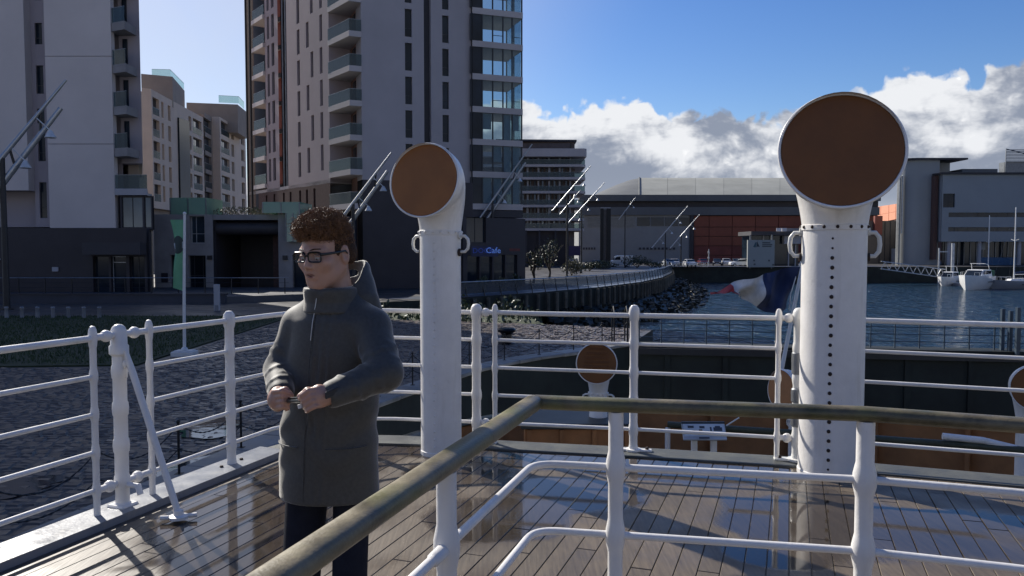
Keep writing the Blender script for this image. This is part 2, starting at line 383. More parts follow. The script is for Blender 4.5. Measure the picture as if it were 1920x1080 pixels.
# standing water on the setts
PUD = M('puddle_water', (.02, .022, .025), .03, 0, .1, 2, .06, 4)
def puddle(name, cx, cy, rx, ry, z, label, seed):
    r_ = random.Random(seed); n = 40; ph = [r_.uniform(0, 6.28) for _ in range(4)]
    ring = []
    for i in range(n):
        a = 2*math.pi*i/n; k = 1+.18*math.sin(2*a+ph[0])+.12*math.sin(3*a+ph[1])+.08*math.sin(5*a+ph[2])+.06*math.sin(9*a+ph[3])
        ring.append((cx+rx*k*math.cos(a), cy+ry*k*math.sin(a), z))
    mb = MB(); mb.add(ring+[(p[0], p[1], z-.01) for p in ring], [tuple(range(n))]+[(i, n+i, n+(i+1) % n, (i+1) % n) for i in range(n)]); return tag(mb.build(name, PUD), kind='structure')
puddle('puddle', -5.2, 13.3, .5, .9, GZ+.03, '', 3); puddle('puddle', -6.2, 16.2, .7, .8, GZ+.03, '', 5); puddle('puddle', -7.6, 12.2, .6, .5, GZ+.028, '', 6)
# grass
GRASS = M('lawn_grass', (.035, .060, .016), .8, 0, .35, .6); GRASS2 = M('lawn_soil', (.03, .042, .014), .9, 0, .3, 1)
lawn = [(-11.8, 25), (-11.8, 41), (-14, 43), (-60, 43), (-60, 22), (-20, 22), (-17, 24.5)]
mb = MB(); mb.prism(lawn, GZ-.1, GZ+.05, bottom=False); tag(mb.build('lawn', GRASS2), kind='structure')
mb = MB()
for _ in range(26000):
    d = 22+21*random.random()**1.3; x = random.uniform(-34, -11.9)
    if d < 25 and x > -17.5-(25-d)*1.0: continue
    if x < -.72*d-4: continue
    a = random.uniform(0, 6.28); h = random.uniform(.05, .13); w = .018; dx, dy = math.cos(a)*w, math.sin(a)*w; lx, ly = random.uniform(-.04, .04), random.uniform(-.04, .04)
    mb.add([(x-dx, d-dy, GZ+.05), (x+dx, d+dy, GZ+.05), (x+lx, d+ly, GZ+.05+h)], [(0, 1, 2)])
tag(mb.build('grass', GRASS), kind='stuff')

# ------------------------------------------------------------------ building helpers
def hit(px, A, B):
    """parameter 0..1 along plan line A-B where the sight line of photo column px crosses it"""
    k = (px-960)/FPX; ax, ay = A[0], A[1]; bx, by = B[0]-A[0], B[1]-A[1]
    return (k*ay-ax)/(bx-k*by)
_wc = {}
def window_meshes(w, h, fr, gl, bars, th=.05):
    key = (round(w, 2), round(h, 2), fr.name, gl.name, bars)
    if key not in _wc:
        m = MB(); t_ = th; d0, d1 = .0, .07
        m.box(0, t_, d0, d1, 0, h); m.box(w-t_, w, d0, d1, 0, h); m.box(t_, w-t_, d0, d1, 0, t_); m.box(t_, w-t_, d0, d1, h-t_, h)
        for kind, u in bars:
            if kind == 'v': m.box(w*u-t_/2, w*u+t_/2, d0+.003, d1-.003, t_, h-t_)
            else: m.box(t_, w-t_, d0+.006, d1-.006, h*u-t_/2, h*u+t_/2)
        p = MB(); p.box(t_*.5, w-t_*.5, d1-.035, d1-.02, t_*.5, h-t_*.5)
        _wc[key] = (m.mesh('window', fr), p.mesh('pane', gl))
    return _wc[key]
def facade(bld, name, A, B, z0, z1, rects, mat_, depth=.25, fr=None, gl=None, jit=0, reveal=None):
    """wall from A to B (left to right as seen from outside) with real openings; rects: (u0,u1,z0,z1,bars,frame,glass)"""
    A, B = Vector((A[0], A[1], 0)), Vector((B[0], B[1], 0)); L_ = (B-A).length; dx = (B-A).normalized(); inn = Vector((-dx.y, dx.x, 0))
    us = sorted({0, L_} | {min(max(r[0], 0), L_) for r in rects} | {min(max(r[1], 0), L_) for r in rects}); zs = sorted({z0, z1} | {r[2] for r in rects} | {r[3] for r in rects})
    zs = [z for z in zs if z0 <= z <= z1]
    mb = MB(); Q = lambda u, y, z: A+dx*u+inn*y+Vector((0, 0, z))
    for i in range(len(us)-1):
        uc = (us[i]+us[i+1])/2; k0 = 0
        if us[i+1]-us[i] < 1e-5: continue
        solid = []
        for k in range(len(zs)-1):
            zc = (zs[k]+zs[k+1])/2; solid.append(not any(r[0] < uc < r[1] and r[2] < zc < r[3] for r in rects))
        k = 0
        while k < len(solid):
            if not solid[k]: k += 1; continue
            e = k
            while e+1 < len(solid) and solid[e+1]: e += 1
            mb.quad(Q(us[i], 0, zs[k]), Q(us[i+1], 0, zs[k]), Q(us[i+1], 0, zs[e+1]), Q(us[i], 0, zs[e+1])); k = e+1
    for r in rects:
        u0, u1, a, b = r[:4]
        mb.quad(Q(u0, 0, a), Q(u0, depth, a), Q(u0, depth, b), Q(u0, 0, b)); mb.quad(Q(u1, 0, a), Q(u1, 0, b), Q(u1, depth, b), Q(u1, depth, a))
        mb.quad(Q(u0, 0, a), Q(u1, 0, a), Q(u1, depth, a), Q(u0, depth, a)); mb.quad(Q(u0, 0, b), Q(u0, depth, b), Q(u1, depth, b), Q(u1, 0, b))
    w = mb.build(name, mat_, bld); ang = math.atan2(dx.y, dx.x); off = wloc(bld)
    for r in rects:
        u0, u1, a, b = r[:4]; bars = tuple(r[4]) if len(r) > 4 and r[4] is not None else (); f_ = r[5] if len(r) > 5 else (fr or FRAME); g_ = r[6] if len(r) > 6 else (gl or GLASSD)
        if len(r) > 4 and r[4] is None: continue
        mw, mp = window_meshes(u1-u0-.004, b-a-.004, f_, g_, bars)
        pos = Q(u0+.002, depth-.08, a+.002)-off
        o = inst('window', mw, bld, mat4=Matrix.Translation(pos) @ Matrix.Rotation(ang, 4, 'Z')); inst('pane', mp, o)
    return w
def core(bld, poly, z0, z1, mat_, name='core'):
    mb = MB(); mb.prism(poly, z0, z1); return mb.build(name, mat_, bld)
def slab(bld, name, poly, z0, z1, mat_): mb = MB(); mb.prism(poly, z0, z1); return mb.build(name, mat_, bld)
def glassrail(bld, pts, z, h=1.05, mat_=None, rail=None):
    """glass balustrade: panes with a metal top rail"""
    for a, b in zip(pts, pts[1:]):
        a, b = Vector((*a[:2], 0)), Vector((*b[:2], 0))
        mb = MB(); mb.bar(a+Vector((0, 0, z+h/2)), b+Vector((0, 0, z+h/2)), .025, h); o = mb.build('balustrade', mat_ or GLASSR, bld)
        mb = MB(); mb.bar(a+Vector((0, 0, z+h+.022)), b+Vector((0, 0, z+h+.022)), .06, .04); mb.build('top_rail', rail or GREY, o)

# ------------------------------------------------------------------ left tower
D = 60.0; X = lambda px: XX(px, D); Zy = lambda py: ZY(py, D)
lt = thing('apartment_tower', 'pale slab-sided tower at left with stacked balconies above dark ground floor', 'tower', (X(130), D+6, GZ)); TOP = 45  # unseen height and left run shaped so the tower shades the quay
core(lt, [(X(-640), D+1.6), (X(215), D+1.6), (XX(213, D+16), D+16), (XX(-640, D), D+16)], 3.2, TOP, MAUVE)
facade(lt, 'panel', (X(-640), D), (X(57), D), Zy(357), TOP, [], PANELW)
sl = X(57); sr = X(95)
slots = [(X(65)-X(57), X(79)-X(57), Zy(a), Zy(b), (('h', .3),)) for a, b in ((78, 37), (172, 118), (228, 200), (300, 246), (408, 340), (-6, -60), (-80, -130), (-150, -200))]
facade(lt, 'recess_wall', (sl, D+.8), (sr, D+.8), Zy(425), TOP, [(u0, u1, a, b, bars, FRAME, GLASSD) for (u0, u1, a, b, bars) in slots], MAUVE, .2)
mb = MB(); mb.box(X(57)-.35, X(57), D+.004, D+1.5, Zy(357), TOP); mb.build('panel_return', PANELW2, lt)
for k, (za, zb) in enumerate(((428, 270.5), (269.5, 106), (105, -58), (-59, -222), (-223, -600))):   # precast leaves with open joints
    mb = MB(); mb.box(X(95), X(218), D-.02, D+.5, Zy(za), min(TOP, Zy(zb))); mb.build('panel', PANELW, lt)
mb = MB(); mb.prism([(X(216), D+1.3), (XX(271, D+1.3), D+1.3), (XX(269, D+14), D+14), (XX(214, D+14), D+14)], Zy(303), TOP); mb.build('balcony_wall', MAUVE, lt)
for k in range(9):
    zt = Zy(278)+k*3.07
    mb = MB(); mb.prism([(X(216), D+.1), (X(250), D-.55), (X(250), D+1.29), (X(216), D+1.29)], zt-.62, zt); b_ = mb.build('balcony', CONC, lt)
    glassrail(b_, [(X(219), D+.1), (X(249), D-.47)], zt)
    mb = MB(); mb.box(X(224), X(233), D+1.22, D+1.28, zt+.05, zt+2.2); mb.build('balcony_door', GLASSD, lt)
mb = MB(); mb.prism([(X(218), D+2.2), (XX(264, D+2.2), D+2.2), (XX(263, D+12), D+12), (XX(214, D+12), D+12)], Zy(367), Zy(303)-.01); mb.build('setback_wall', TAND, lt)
slab(lt, 'terrace_slab', [(X(220), D-.2), (X(281), D-.2), (XX(281, D+6), D+6), (X(220), D+6)], Zy(366), Zy(354), CONCL)
glassrail(lt, [(X(221), D-.15), (X(280), D-.15)], Zy(354), 1.0)
u = lambda px: X(px)-X(226)
facade(lt, 'glazed_bay', (X(226), D+.1), (X(286), D+.1), Zy(430), Zy(367), [(u(229), u(268), Zy(427), Zy(369), (('v', .5),)), (u(271), u(284), Zy(427), Zy(369), ())], CHAR, .15, gl=GLASSB)
core(lt, [(X(226), D+.4), (X(286), D+.4), (XX(285, D+8), D+8), (XX(226, D+8), D+8)], Zy(430), Zy(367), CHAR, 'bay_core')
# dark podium
facade(lt, 'podium_wall', (X(-640), D-1.2), (X(183), D-1.2), GZ, Zy(428), [], CHAR2)
facade(lt, 'podium_wall', (X(183), D-1.2), (X(289), D-1.2), GZ, Zy(428), [(u(222)+X(226)-X(183), X(250)-X(183), GZ+.05, Zy(480), (('h', .85),), LGREY, GLASSD), (X(189)-X(183), X(218)-X(183), GZ+.05, Zy(480), ()), (X(256)-X(183), X(284)-X(183), GZ+.05, Zy(480), (('v', .5),))], CHAR2, .4)
core(lt, [(X(-640), D-.7), (X(288), D-.7), (XX(287, D+10), D+10), (X(-640), D+10)], GZ, Zy(428)-.01, CHAR, 'podium_core')
mb = MB(); mb.box(X(183), X(288), D-2.2, D-1.21, Zy(477), Zy(455)); mb.build('canopy', CHAR, lt)
mb = MB(); mb.box(X(115), X(126), D-1.3, D-1.205, Zy(508), Zy(500)); mb.build('wall_plaque', CONCL, lt)
mb = MB(); mb.box(X(4), X(20), D-1.5, D-1.205, Zy(487), Zy(484)); mb.build('wall_light', CONCL, lt)

# ------------------------------------------------------------------ entrance pavilion between the towers
D = 66.0
pv = thing('entrance_pavilion', 'low concrete gateway with a dark vehicle opening and green glass boxes', 'pavilion', (X(400), D+3, GZ))
zt = Zy(402)
u = lambda px: X(px)-X(289)
facade(pv, 'pylon', (X(289), D), (X(400), D), GZ, zt, [(u(318), u(342), GZ+.05, Zy(478), ()), (u(352), u(385), GZ+.05, Zy(479), (('v', .25), ('v', .75), ('h', .45))), (u(356), u(384), Zy(456), Zy(400.5)-.2, (('v', .33), ('h', .35)), LGREY, GLASSB)], CONC, .5)
core(pv, [(X(289), D+.6), (X(400), D+.6), (X(400), D+7), (X(289), D+7)], GZ, zt-.02, CHAR, 'pylon_core')
facade(pv, 'pylon', (X(522), D), (X(640), D), GZ, zt, [(u(548)-u(522), u(575)-u(522), GZ+.05, Zy(478), ())], CONC, .5)
core(pv, [(X(522), D+.6), (X(640), D+.6), (X(640), D+7), (X(522), D+7)], GZ, zt-.02, CHAR, 'pylon_core')
slab(pv, 'lintel', [(X(398), D+.3), (X(524), D+.3), (X(524), D+7), (X(398), D+7)], Zy(412), zt, CONC)
mb = MB(); mb.tube([(X(400)+i*(X(522)-X(400))/10, D+1.0, Zy(428)) for i in range(11)], .55, 12); mb.build('roller_drum', CHAR, pv, 40)
mb = MB(); mb.box(X(400), X(505), D+6.6, D+6.9, GZ, Zy(412)); mb.build('roller_shutter', CHAR2, pv)
mb = MB(); mb.box(X(497), X(522), D+2.2, D+6.5, GZ, Zy(412)); mb.build('inner_wall', BRICKD, pv)
for px in (390, 531):
    mb = MB(); mb.box(X(px), X(px+8), D-.25, D-.005, Zy(487), Zy(479)); mb.build('wall_lamp', DARK, pv)
mb = MB(); mb.box(X(302), X(314), D-.09, D-.005, Zy(529), Zy(512)); mb.build('notice_board', CHAR2, pv)
for (a, b, ya, yb, da, db, nm) in ((319, 386, 402, 371, .2, 4, 'glass_box'), (498, 566, 400, 380, -.6, 3.5, 'glass_box'), (541, 566, 453, 400.5, -.6, -.02, 'glass_box')):
    mb = MB(); z0, z1 = Zy(ya), Zy(yb)
    mb.box(X(a), X(b), D+da, D+da+.03, z0, z1); mb.box(X(a), X(a)+.03, D+da+.04, D+db, z0, z1); mb.box(X(b)-.03, X(b), D+da+.04, D+db, z0, z1); mb.box(X(a), X(b), D+da, D+db, z1+.003, z1+.03)
    gb = mb.build(nm, GLASSG, pv)
    for q in (a, (a+b)/2, b):
        mb = MB(); mb.box(X(q)-.04, X(q)+.04, D+da-.05, D+da-.004, z0, z1); mb.build('mullion', GREY, gb)
def leafmass(mb, c, r, n, size, rs, sq=1.0):
    for _ in range(n):
        while True:
            p = Vector((rs.uniform(-1, 1), rs.uniform(-1, 1), rs.uniform(-1, 1)))
            if .25 < p.length < 1: break
        p = Vector((c[0]+p.x*r[0], c[1]+p.y*r[1], c[2]+p.z*r[2])); q = Euler((rs.uniform(0, 6.3), rs.uniform(0, 6.3), rs.uniform(0, 6.3))).to_matrix(); s_ = size*rs.uniform(.6, 1.3)
        a, b = q @ Vector((s_, 0, 0)), q @ Vector((0, s_*.5, 0)); mb.add([p-a, p+b, p+a, p-b], [(0, 1, 2, 3)])
LEAF = M('dark_leaf', (.045, .06, .03), .55, 0, .5, 2); LEAFD = M('dry_leaf', (.12, .115, .07), .6, 0, .4, 2); BARK = M('bark', (.06, .048, .04), .9, 0, .3, 5)
mb = MB(); rs = random.Random(4)
for i in range(18):
    px = 402+i*6.9; leafmass(mb, (X(px), D+1.0+rs.uniform(-.3, .5), zt+rs.uniform(.15, .4)), (.5, .5, .4), 46, .1, rs)
tag(mb.build('roof_planting', LEAFD), 'ragged green planting along the roof of the concrete gateway', 'plants', kind='stuff')

# ------------------------------------------------------------------ buildings in the gap
gap = thing('tan_apartment_block', 'tan apartment block seen in the gap between the two towers', 'apartment block', (-52, 130, GZ))
A, B, C = (XX(272, 114), 114), (XX(290, 115), 115), (XX(386, 140), 140)
top = ZY(167, 115)
def ledge(A, B, pxs): return [(hit(p, A, B)) for p in pxs]
def gapfac(bld, A, B, cols, zfl, nfl, zb, ztop, mat_, fl=3.0):
    L_ = (Vector(B)-Vector(A)).length; rects = []
    for (p0, p1, kind) in cols:
        u0, u1 = hit(p0, A, B)*L_, hit(p1, A, B)*L_
        for k in range(nfl):
            z = zfl+k*fl
            if z+2.5 > ztop: continue
            if kind == 'b': rects.append((u0, u1, z, z+2.45, None))
            else: rects.append((u0, u1, z+.1, z+2.4, (('h', .35),), FRAME, GLASSD))
    facade(bld, 'wall', A, B, zb, ztop, [r if r[4] is not None else (*r[:4], (('v', .45),), FRAME, GLASSB) for r in rects], mat_, .55)
    dx = (Vector((*B, 0))-Vector((*A, 0))).normalized()
    for r in rects:
        if r[4] is None:
            a = Vector((*A, 0))+dx*r[0]; b = Vector((*A, 0))+dx*r[1]; glassrail(bld, [a, b], r[2], 1.0)
zb = ZY(392, 118)
facade(gap, 'wall', A, B, zb, top, [], TAN)
gapfac(gap, B, C, [(293, 305, 'b'), (309, 313, 'w'), (321, 326, 'w'), (359, 364, 'w'), (367, 383, 'b')], ZY(378, 117), 5, zb, top, TAN, 3.1)
mb = MB(); q = hit(346, B, C); cx, cy = B[0]+(C[0]-B[0])*q, B[1]+(C[1]-B[1])*q; mb.box(cx-.2, cx+.45, cy-2.0, cy+2.0, zb, top-2.2); mb.build('glazed_stair', GLASSD, gap)
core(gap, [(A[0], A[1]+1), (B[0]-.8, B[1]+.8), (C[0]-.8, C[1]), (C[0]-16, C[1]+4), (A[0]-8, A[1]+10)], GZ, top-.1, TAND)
mb = MB(); mb.prism([(XX(272, 122), 122), (XX(330, 124), 124), (XX(352, 135), 135), (XX(300, 140), 140)], top-1, ZY(141, 123), True); mb.build('roof_house', TAND, gap)
PALEG = glassmat('pale_green_glass', (.80, .92, .88), .22)
glassrail(gap, [(XX(292, 123.5), 123.5), (XX(326, 123.8), 123.8), (XX(351, 134), 134)], ZY(141, 123), 1.0, PALEG)
gap2 = thing('tan_apartment_block', 'far end of tan apartment block with open balconies, beside the drainpipe of the tall tower', 'apartment block', (-52, 150, GZ))
A, B, C = (XX(386, 140), 140.5), (XX(402, 146), 146), (XX(416, 146), 146)
t2 = ZY(219, 146)
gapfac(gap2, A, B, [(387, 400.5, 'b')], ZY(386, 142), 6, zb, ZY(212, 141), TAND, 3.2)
E_ = (XX(464, 166), 166)
facade(gap2, 'wall', B, C, zb, t2, [], TAN)
gapfac(gap2, C, E_, [(419, 434, 'b'), (438, 443, 'w'), (456, 462, 'w')], ZY(388, 148), 5, zb, t2, TAN, 3.3)
core(gap2, [(B[0]-.8, B[1]+1.2), (C[0]-.8, C[1]+1.2), (E_[0]-1.2, E_[1]), (E_[0]-20, E_[1]), (A[0]-9, A[1]+2.0), (A[0]-1.2, A[1]+1.6)], GZ, t2-.1, TAND)
mb = MB(); mb.prism([(XX(355, 150), 150), (XX(450, 152), 152), (XX(466, 160), 160), (XX(370, 170), 170)], t2-2, ZY(194, 151)); mb.build('roof_house', TAND, gap2)
glassrail(gap2, [(XX(415, 151), 151), (XX(452, 152), 152), (XX(462, 158), 158)], ZY(194, 152), 1.3, PALEG)

# ------------------------------------------------------------------ centre tower
ct = thing('apartment_tower', 'tall flare-tinted grey corner tower with slit windows and a glazed right end', 'tower', (-8, 84, GZ))
Cn = (XX(660, 72), 72.0); Lf = (XX(468, 93), 93.0); Rw = (XX(884, 76.4), 76.4); Re = (XX(977, 78.2), 78.2); TOPC = 42
lerp = lambda a, b, t: (a[0]+(b[0]-a[0])*t, a[1]+(b[1]-a[1])*t)
pL = lerp(Cn, Lf, hit(621, Cn, Lf)); pR = lerp(Cn, Rw, hit(681, Cn, Rw))
Z0 = ZY(318, 72.5); FL = 3.05; NF = 11
inL = (Vector((*Lf, 0))-Vector((*Cn, 0))).normalized(); inR = (Vector((*Rw, 0))-Vector((*Cn, 0))).normalized()
FLAREPINK = M('flare_tinted_render', (.40, .33, .33), .8, 0, .06, .3, .05, 3); GREYR = M('grey_lilac_render', (.42, .385, .39), .8, 0, .06, .3, .05, 3)  # pink of the left face paints in lens flare
# left face
bL = lerp(Cn, Lf, hit(543, Cn, Lf)); bR = pL; Lw = (Vector(bR)-Vector(bL)).length; rects = []
for k in range(-1, NF):
    z = Z0+k*FL
    for j, (p0, p1) in enumerate(((562, 567), (579, 584), (587, 592), (604, 609))):
        if k < 0 or (j == 1 and k % 2) or (j == 2 and not k % 2): continue
        rr = (hit(p0, bL, bR)*Lw, hit(p1, bL, bR)*Lw, z+.1+(.25 if j else 0), z+2.55+(.25 if j else 0), (('h', .3),)); rects.append(rr)
facade(ct, 'wall', bL, bR, Z0-.9, TOPC, rects, FLAREPINK, .3)
# drainpipe slot and far left balconies
dA = lerp(Cn, Lf, hit(527, Cn, Lf)); 
mb = MB(); v = Vector((*inL.xy, 0)); nL = Vector((-inL.y, inL.x, 0)); nL = -nL if nL.y > 0 else nL; nL2 = Vector((nL.x, nL.y))
facade(ct, 'slot_wall', dA-nL2*.7 if False else (dA[0]-nL.x*.7, dA[1]-nL.y*.7), (bL[0]-nL.x*.7, bL[1]-nL.y*.7), GZ, TOPC, [], BRICKD)
for q in (.25, .6):
    p = lerp(dA, bL, q); mb = MB(); mb.tube([(p[0]-nL.x*.3, p[1]-nL.y*.3, GZ), (p[0]-nL.x*.3, p[1]-nL.y*.3, TOPC)], .11, 8); mb.build('drainpipe', GREY, ct, 50)
wA = lerp(Cn, Lf, hit(503, Cn, Lf)); Lw = (Vector(dA)-Vector(wA)).length; rects = []
for k in range(0, NF):
    z = Z0+k*FL
    for p0, p1 in ((507, 511), (515, 520)): rects.append((hit(p0, wA, dA)*Lw, hit(p1, wA, dA)*Lw, z+.2, z+2.6, (('h', .3),)))
facade(ct, 'wall', wA, dA, Z0-.9, TOPC, rects, FLAREPINK, .3)
bA = lerp(Cn, Lf, hit(482, Cn, Lf))
facade(ct, 'balcony_wall', (bA[0]-nL.x*1.8, bA[1]-nL.y*1.8), (wA[0]-nL.x*1.8, wA[1]-nL.y*1.8), Z0-.9, TOPC, [], REDW)
for k in range(NF+1):
    z = Z0+k*FL; q = [bA, wA, (wA[0]-nL.x*1.79, wA[1]-nL.y*1.79), (bA[0]-nL.x*1.79, bA[1]-nL.y*1.79)]
    b_ = slab(ct, 'balcony', [(q[0][0]+nL.x*.25, q[0][1]+nL.y*.25), (q[1][0]+nL.x*.25, q[1][1]+nL.y*.25), q[2], q[3]], z-.45, z, PANELW)
    glassrail(b_, [(q[0][0]+nL.x*.1, q[0][1]+nL.y*.1), (q[1][0]+nL.x*.1, q[1][1]+nL.y*.1)], z, 1.05)
facade(ct, 'wall', Lf, bA, GZ, TOPC, [], BRICKD)
for q in (.2, .75):
    p = lerp(Lf, bA, q); mb = MB(); mb.tube([(p[0]+nL.x*.2, p[1]+nL.y*.2, GZ), (p[0]+nL.x*.2, p[1]+nL.y*.2, TOPC)], .12, 8); mb.build('drainpipe', DARK, ct, 50)
# right face
Lw = (Vector(Rw)-Vector(pR)).length; rects = []
uR = lambda p: hit(p, pR, Rw)*Lw
for k in range(-1, NF):
    z = Z0+k*FL
    rects.append((uR(762), uR(775), z+.0, z+2.5, (('h', .32), )))
    rects.append((uR(831), uR(843), z-.2, z+2.3, (('h', .32), )))
facade(ct, 'wall', pR, lerp(pR, Rw, hit(797, pR, Rw)), Z0-.9, TOPC, [r for r in rects if r[1] < uR(790)], GREYR, .28)
sA = lerp(pR, Rw, hit(797, pR, Rw)); sB = lerp(pR, Rw, hit(810, pR, Rw))
nR = Vector((inR.y, -inR.x, 0)); nR = -nR if nR.y > 0 else nR
facade(ct, 'slot_wall', (sA[0]-nR.x*.5, sA[1]-nR.y*.5), (sB[0]-nR.x*.5, sB[1]-nR.y*.5), Z0-.9, TOPC, [], CHAR)
for s_ in (sA, sB):
    mb = MB(); mb.quad((*s_, Z0-.9), (s_[0]-nR.x*.5, s_[1]-nR.y*.5, Z0-.9), (s_[0]-nR.x*.5, s_[1]-nR.y*.5, TOPC), (*s_, TOPC)); mb.build('slot_return', GREYR, ct)
u0 = uR(810)
facade(ct, 'wall', sB, Rw, Z0-.9, TOPC, [(r[0]-u0, r[1]-u0, *r[2:]) for r in rects if r[0] > u0], GREYR, .28)
# corner balconies
inn2 = -(nL+nR).normalized()*1.0
bk = (Cn[0]-(nL.x+nR.x)*1.5, Cn[1]-(nL.y+nR.y)*1.5)
pLi = (pL[0]-nL.x*2.2, pL[1]-nL.y*2.2); pRi = (pR[0]-nR.x*2.2, pR[1]-nR.y*2.2)
facade(ct, 'balcony_wall', (pL[0], pL[1]), pLi, Z0-.9, TOPC, [], FLAREPINK); facade(ct, 'balcony_wall', pLi, pRi, Z0-4.5, TOPC, [], M('terracotta_render', (.30, .17, .13), .8, 0, .1, .6)); facade(ct, 'balcony_wall', pRi, (pR[0], pR[1]), Z0-.9, TOPC, [], GREYR)
for k in range(-1, NF+1):
    z = Z0+k*FL; o_ = .12
    c1 = (pL[0]+nL.x*o_, pL[1]+nL.y*o_); c2 = (Cn[0]+(nL.x+nR.x)*o_, Cn[1]+(nL.y+nR.y)*o_); c3 = (pR[0]+nR.x*o_, pR[1]+nR.y*o_)
    b_ = slab(ct, 'balcony', [c1, c2, c3, pRi, pLi], z-.5, z, PANELW2)
    glassrail(b_, [lerp(c1, c2, .02), lerp(c2, bk, .03), lerp(c3, c2, .02)], z, 1.0)
    if k < 0: continue
    m_ = lerp(pLi, pRi, .45); m2 = lerp(pLi, pRi, .9); d_ = Vector((nL.x+nR.x, nL.y+nR.y, 0)).normalized()
    mb = MB(); mb.bar((m_[0]+d_.x*.06, m_[1]+d_.y*.06, z+1.15), (m2[0]+d_.x*.06, m2[1]+d_.y*.06, z+1.15), .08, 2.2); mb.build('balcony_door', GLASSD, b_)
# glazed right end: floor bands, panes and mullions, rooms you can see through at the corner
gA = (Rw[0]+nR.x*.4, Rw[1]+nR.y*.4); gB = (Re[0]+nR.x*.4, Re[1]+nR.y*.4); gC = (gB[0]-nR.x*5+.35, gB[1]-nR.y*5)
ZG = ZY(389, 78)
Lg = (Vector(gB)-Vector(gA)).length; dg = Vector((*gB, 0))-Vector((*gA, 0)); dg.normalize()
ps = [hit(p, gA, gB) for p in (884, 905.5, 925, 944, 961, 976.5)]
BLIND = M('pale_blind', (.42, .45, .47), .8, 0, .08, 1)
for k in range(0, 12):
    z = ZG+k*FL
    mb = MB(); mb.prism([gA, gB, gC, (gA[0]-nR.x*5, gA[1]-nR.y*5)], z-.28, z+.28); mb.build('floor_band', PANELW2, ct)
    for i in range(5):
        a = lerp(gA, gB, ps[i]); b = lerp(gA, gB, ps[i+1]); ins = .12
        a = (a[0]-nR.x*ins, a[1]-nR.y*ins); b = (b[0]-nR.x*ins, b[1]-nR.y*ins)
        mb = MB(); mb.bar((*a, z+.28+1.245), (*b, z+.28+1.245), .03, 2.49); w_ = mb.build('window', GLASSC if i else GLASSD, ct)
        mb = MB(); mb.obox((*a, z+.28+1.245), dg*.05, nR*.07, (0, 0, 1.243)); mb.build('mullion', FRAME, w_)
        if i in (2, 4) and k % 2: mb = MB(); mb.bar((a[0]-nR.x*.02, a[1]-nR.y*.02, z+.95), (b[0]-nR.x*.02, b[1]-nR.y*.02, z+.95), .06, .05); mb.build('transom', FRAME, w_)
    mb = MB(); a = (gB[0]-nR.x*.15-dg.x*.05, gB[1]-nR.y*.15-dg.y*.05); b = (gC[0]-dg.x*.05, gC[1]-dg.y*.05); mb.bar((*a, z+.28+1.245), (*b, z+.28+1.245), .03, 2.49); w_ = mb.build('window', GLASSC, ct)
    for q in (0, .5, .98):
        p = lerp(a, b, q); mb = MB(); mb.obox((*p, z+.28+1.245), dg*.06, nR*.05, (0, 0, 1.243)); mb.build('mullion', FRAME, w_)
    if k < 3 or k > 7:
        for i in (1, 2, 3, 4):
            if (i*7+k*3) % 5 == 0: continue
            a = lerp(gA, gB, ps[i]+.01); b = lerp(gA, gB, ps[i+1]-.01); mb = MB(); h_ = 2.4 if (i+k) % 3 else 1.5
            mb.bar((a[0]-nR.x*.4, a[1]-nR.y*.4, z+.3+2.49-h_/2-.03), (b[0]-nR.x*.4, b[1]-nR.y*.4, z+.3+2.49-h_/2-.03), .02, h_-.02); mb.build('blind', BLIND, ct)
i0 = lerp(gA, gB, ps[1])
core(ct, [(gA[0]-nR.x*.35, gA[1]-nR.y*.35), (i0[0]-nR.x*.35, i0[1]-nR.y*.35), (i0[0]-nR.x*5, i0[1]-nR.y*5), (gA[0]-nR.x*5, gA[1]-nR.y*5)], ZG-.27, TOPC-1, CHAR, 'room_wall')
facade(ct, 'glazed_end_return', Rw, (Rw[0]+nR.x*.39, Rw[1]+nR.y*.39), ZG, TOPC, [], CHAR)
# mass behind the faces
far1 = (Lf[0]-nL.x*9, Lf[1]-nL.y*9)
back = [(bL[0]-nL.x*2.6+2, bL[1]-nL.y*2.6), (pLi[0]-nL.x*.3, pLi[1]-nL.y*.3), (pRi[0]-nR.x*.3, pRi[1]-nR.y*.3), (Rw[0]-nR.x*.6-.1, Rw[1]-nR.y*.6), (Rw[0]-nR.x*12-.1, Rw[1]-nR.y*12), (Lf[0]+8, Lf[1]+12), (Lf[0]+.4, Lf[1]+1.2), (bA[0]-nL.x*2.0, bA[1]-nL.y*2.0)]
core(ct, back, GZ, TOPC-.2, CHAR)
# dark brick base, with the pale first floor balcony
sl2 = (Cn[0]+1.0, Cn[1]+.6)
facade(ct, 'base_wall', lerp(Lf, Cn, .12), lerp(lerp(Lf, Cn, .12), pL, .999), GZ, Z0-.9, [(u_, u_+.5, 5.0, 7.4, ()) for u_ in (2.2, 4.5, 7.2, 9.0, 11.5, 13.2, 15)], BRICKD, .25)
facade(ct, 'base_wall', pR, gA, GZ, min(Z0-.9, 99), [], CHAR2); facade(ct, 'base_wall', pLi, pRi, GZ, Z0-4.5, [], BRICKD)
slab(ct, 'base_soffit', [Lf, pL, pLi, bA], Z0-.95, Z0-.6, PANELW2)
mb = MB(); mb.prism([gA, gB, gC, (gA[0]-nR.x*5, gA[1]-nR.y*5)], ZG-1.0, ZG-.35); mb.build('fascia', CHAR, ct)
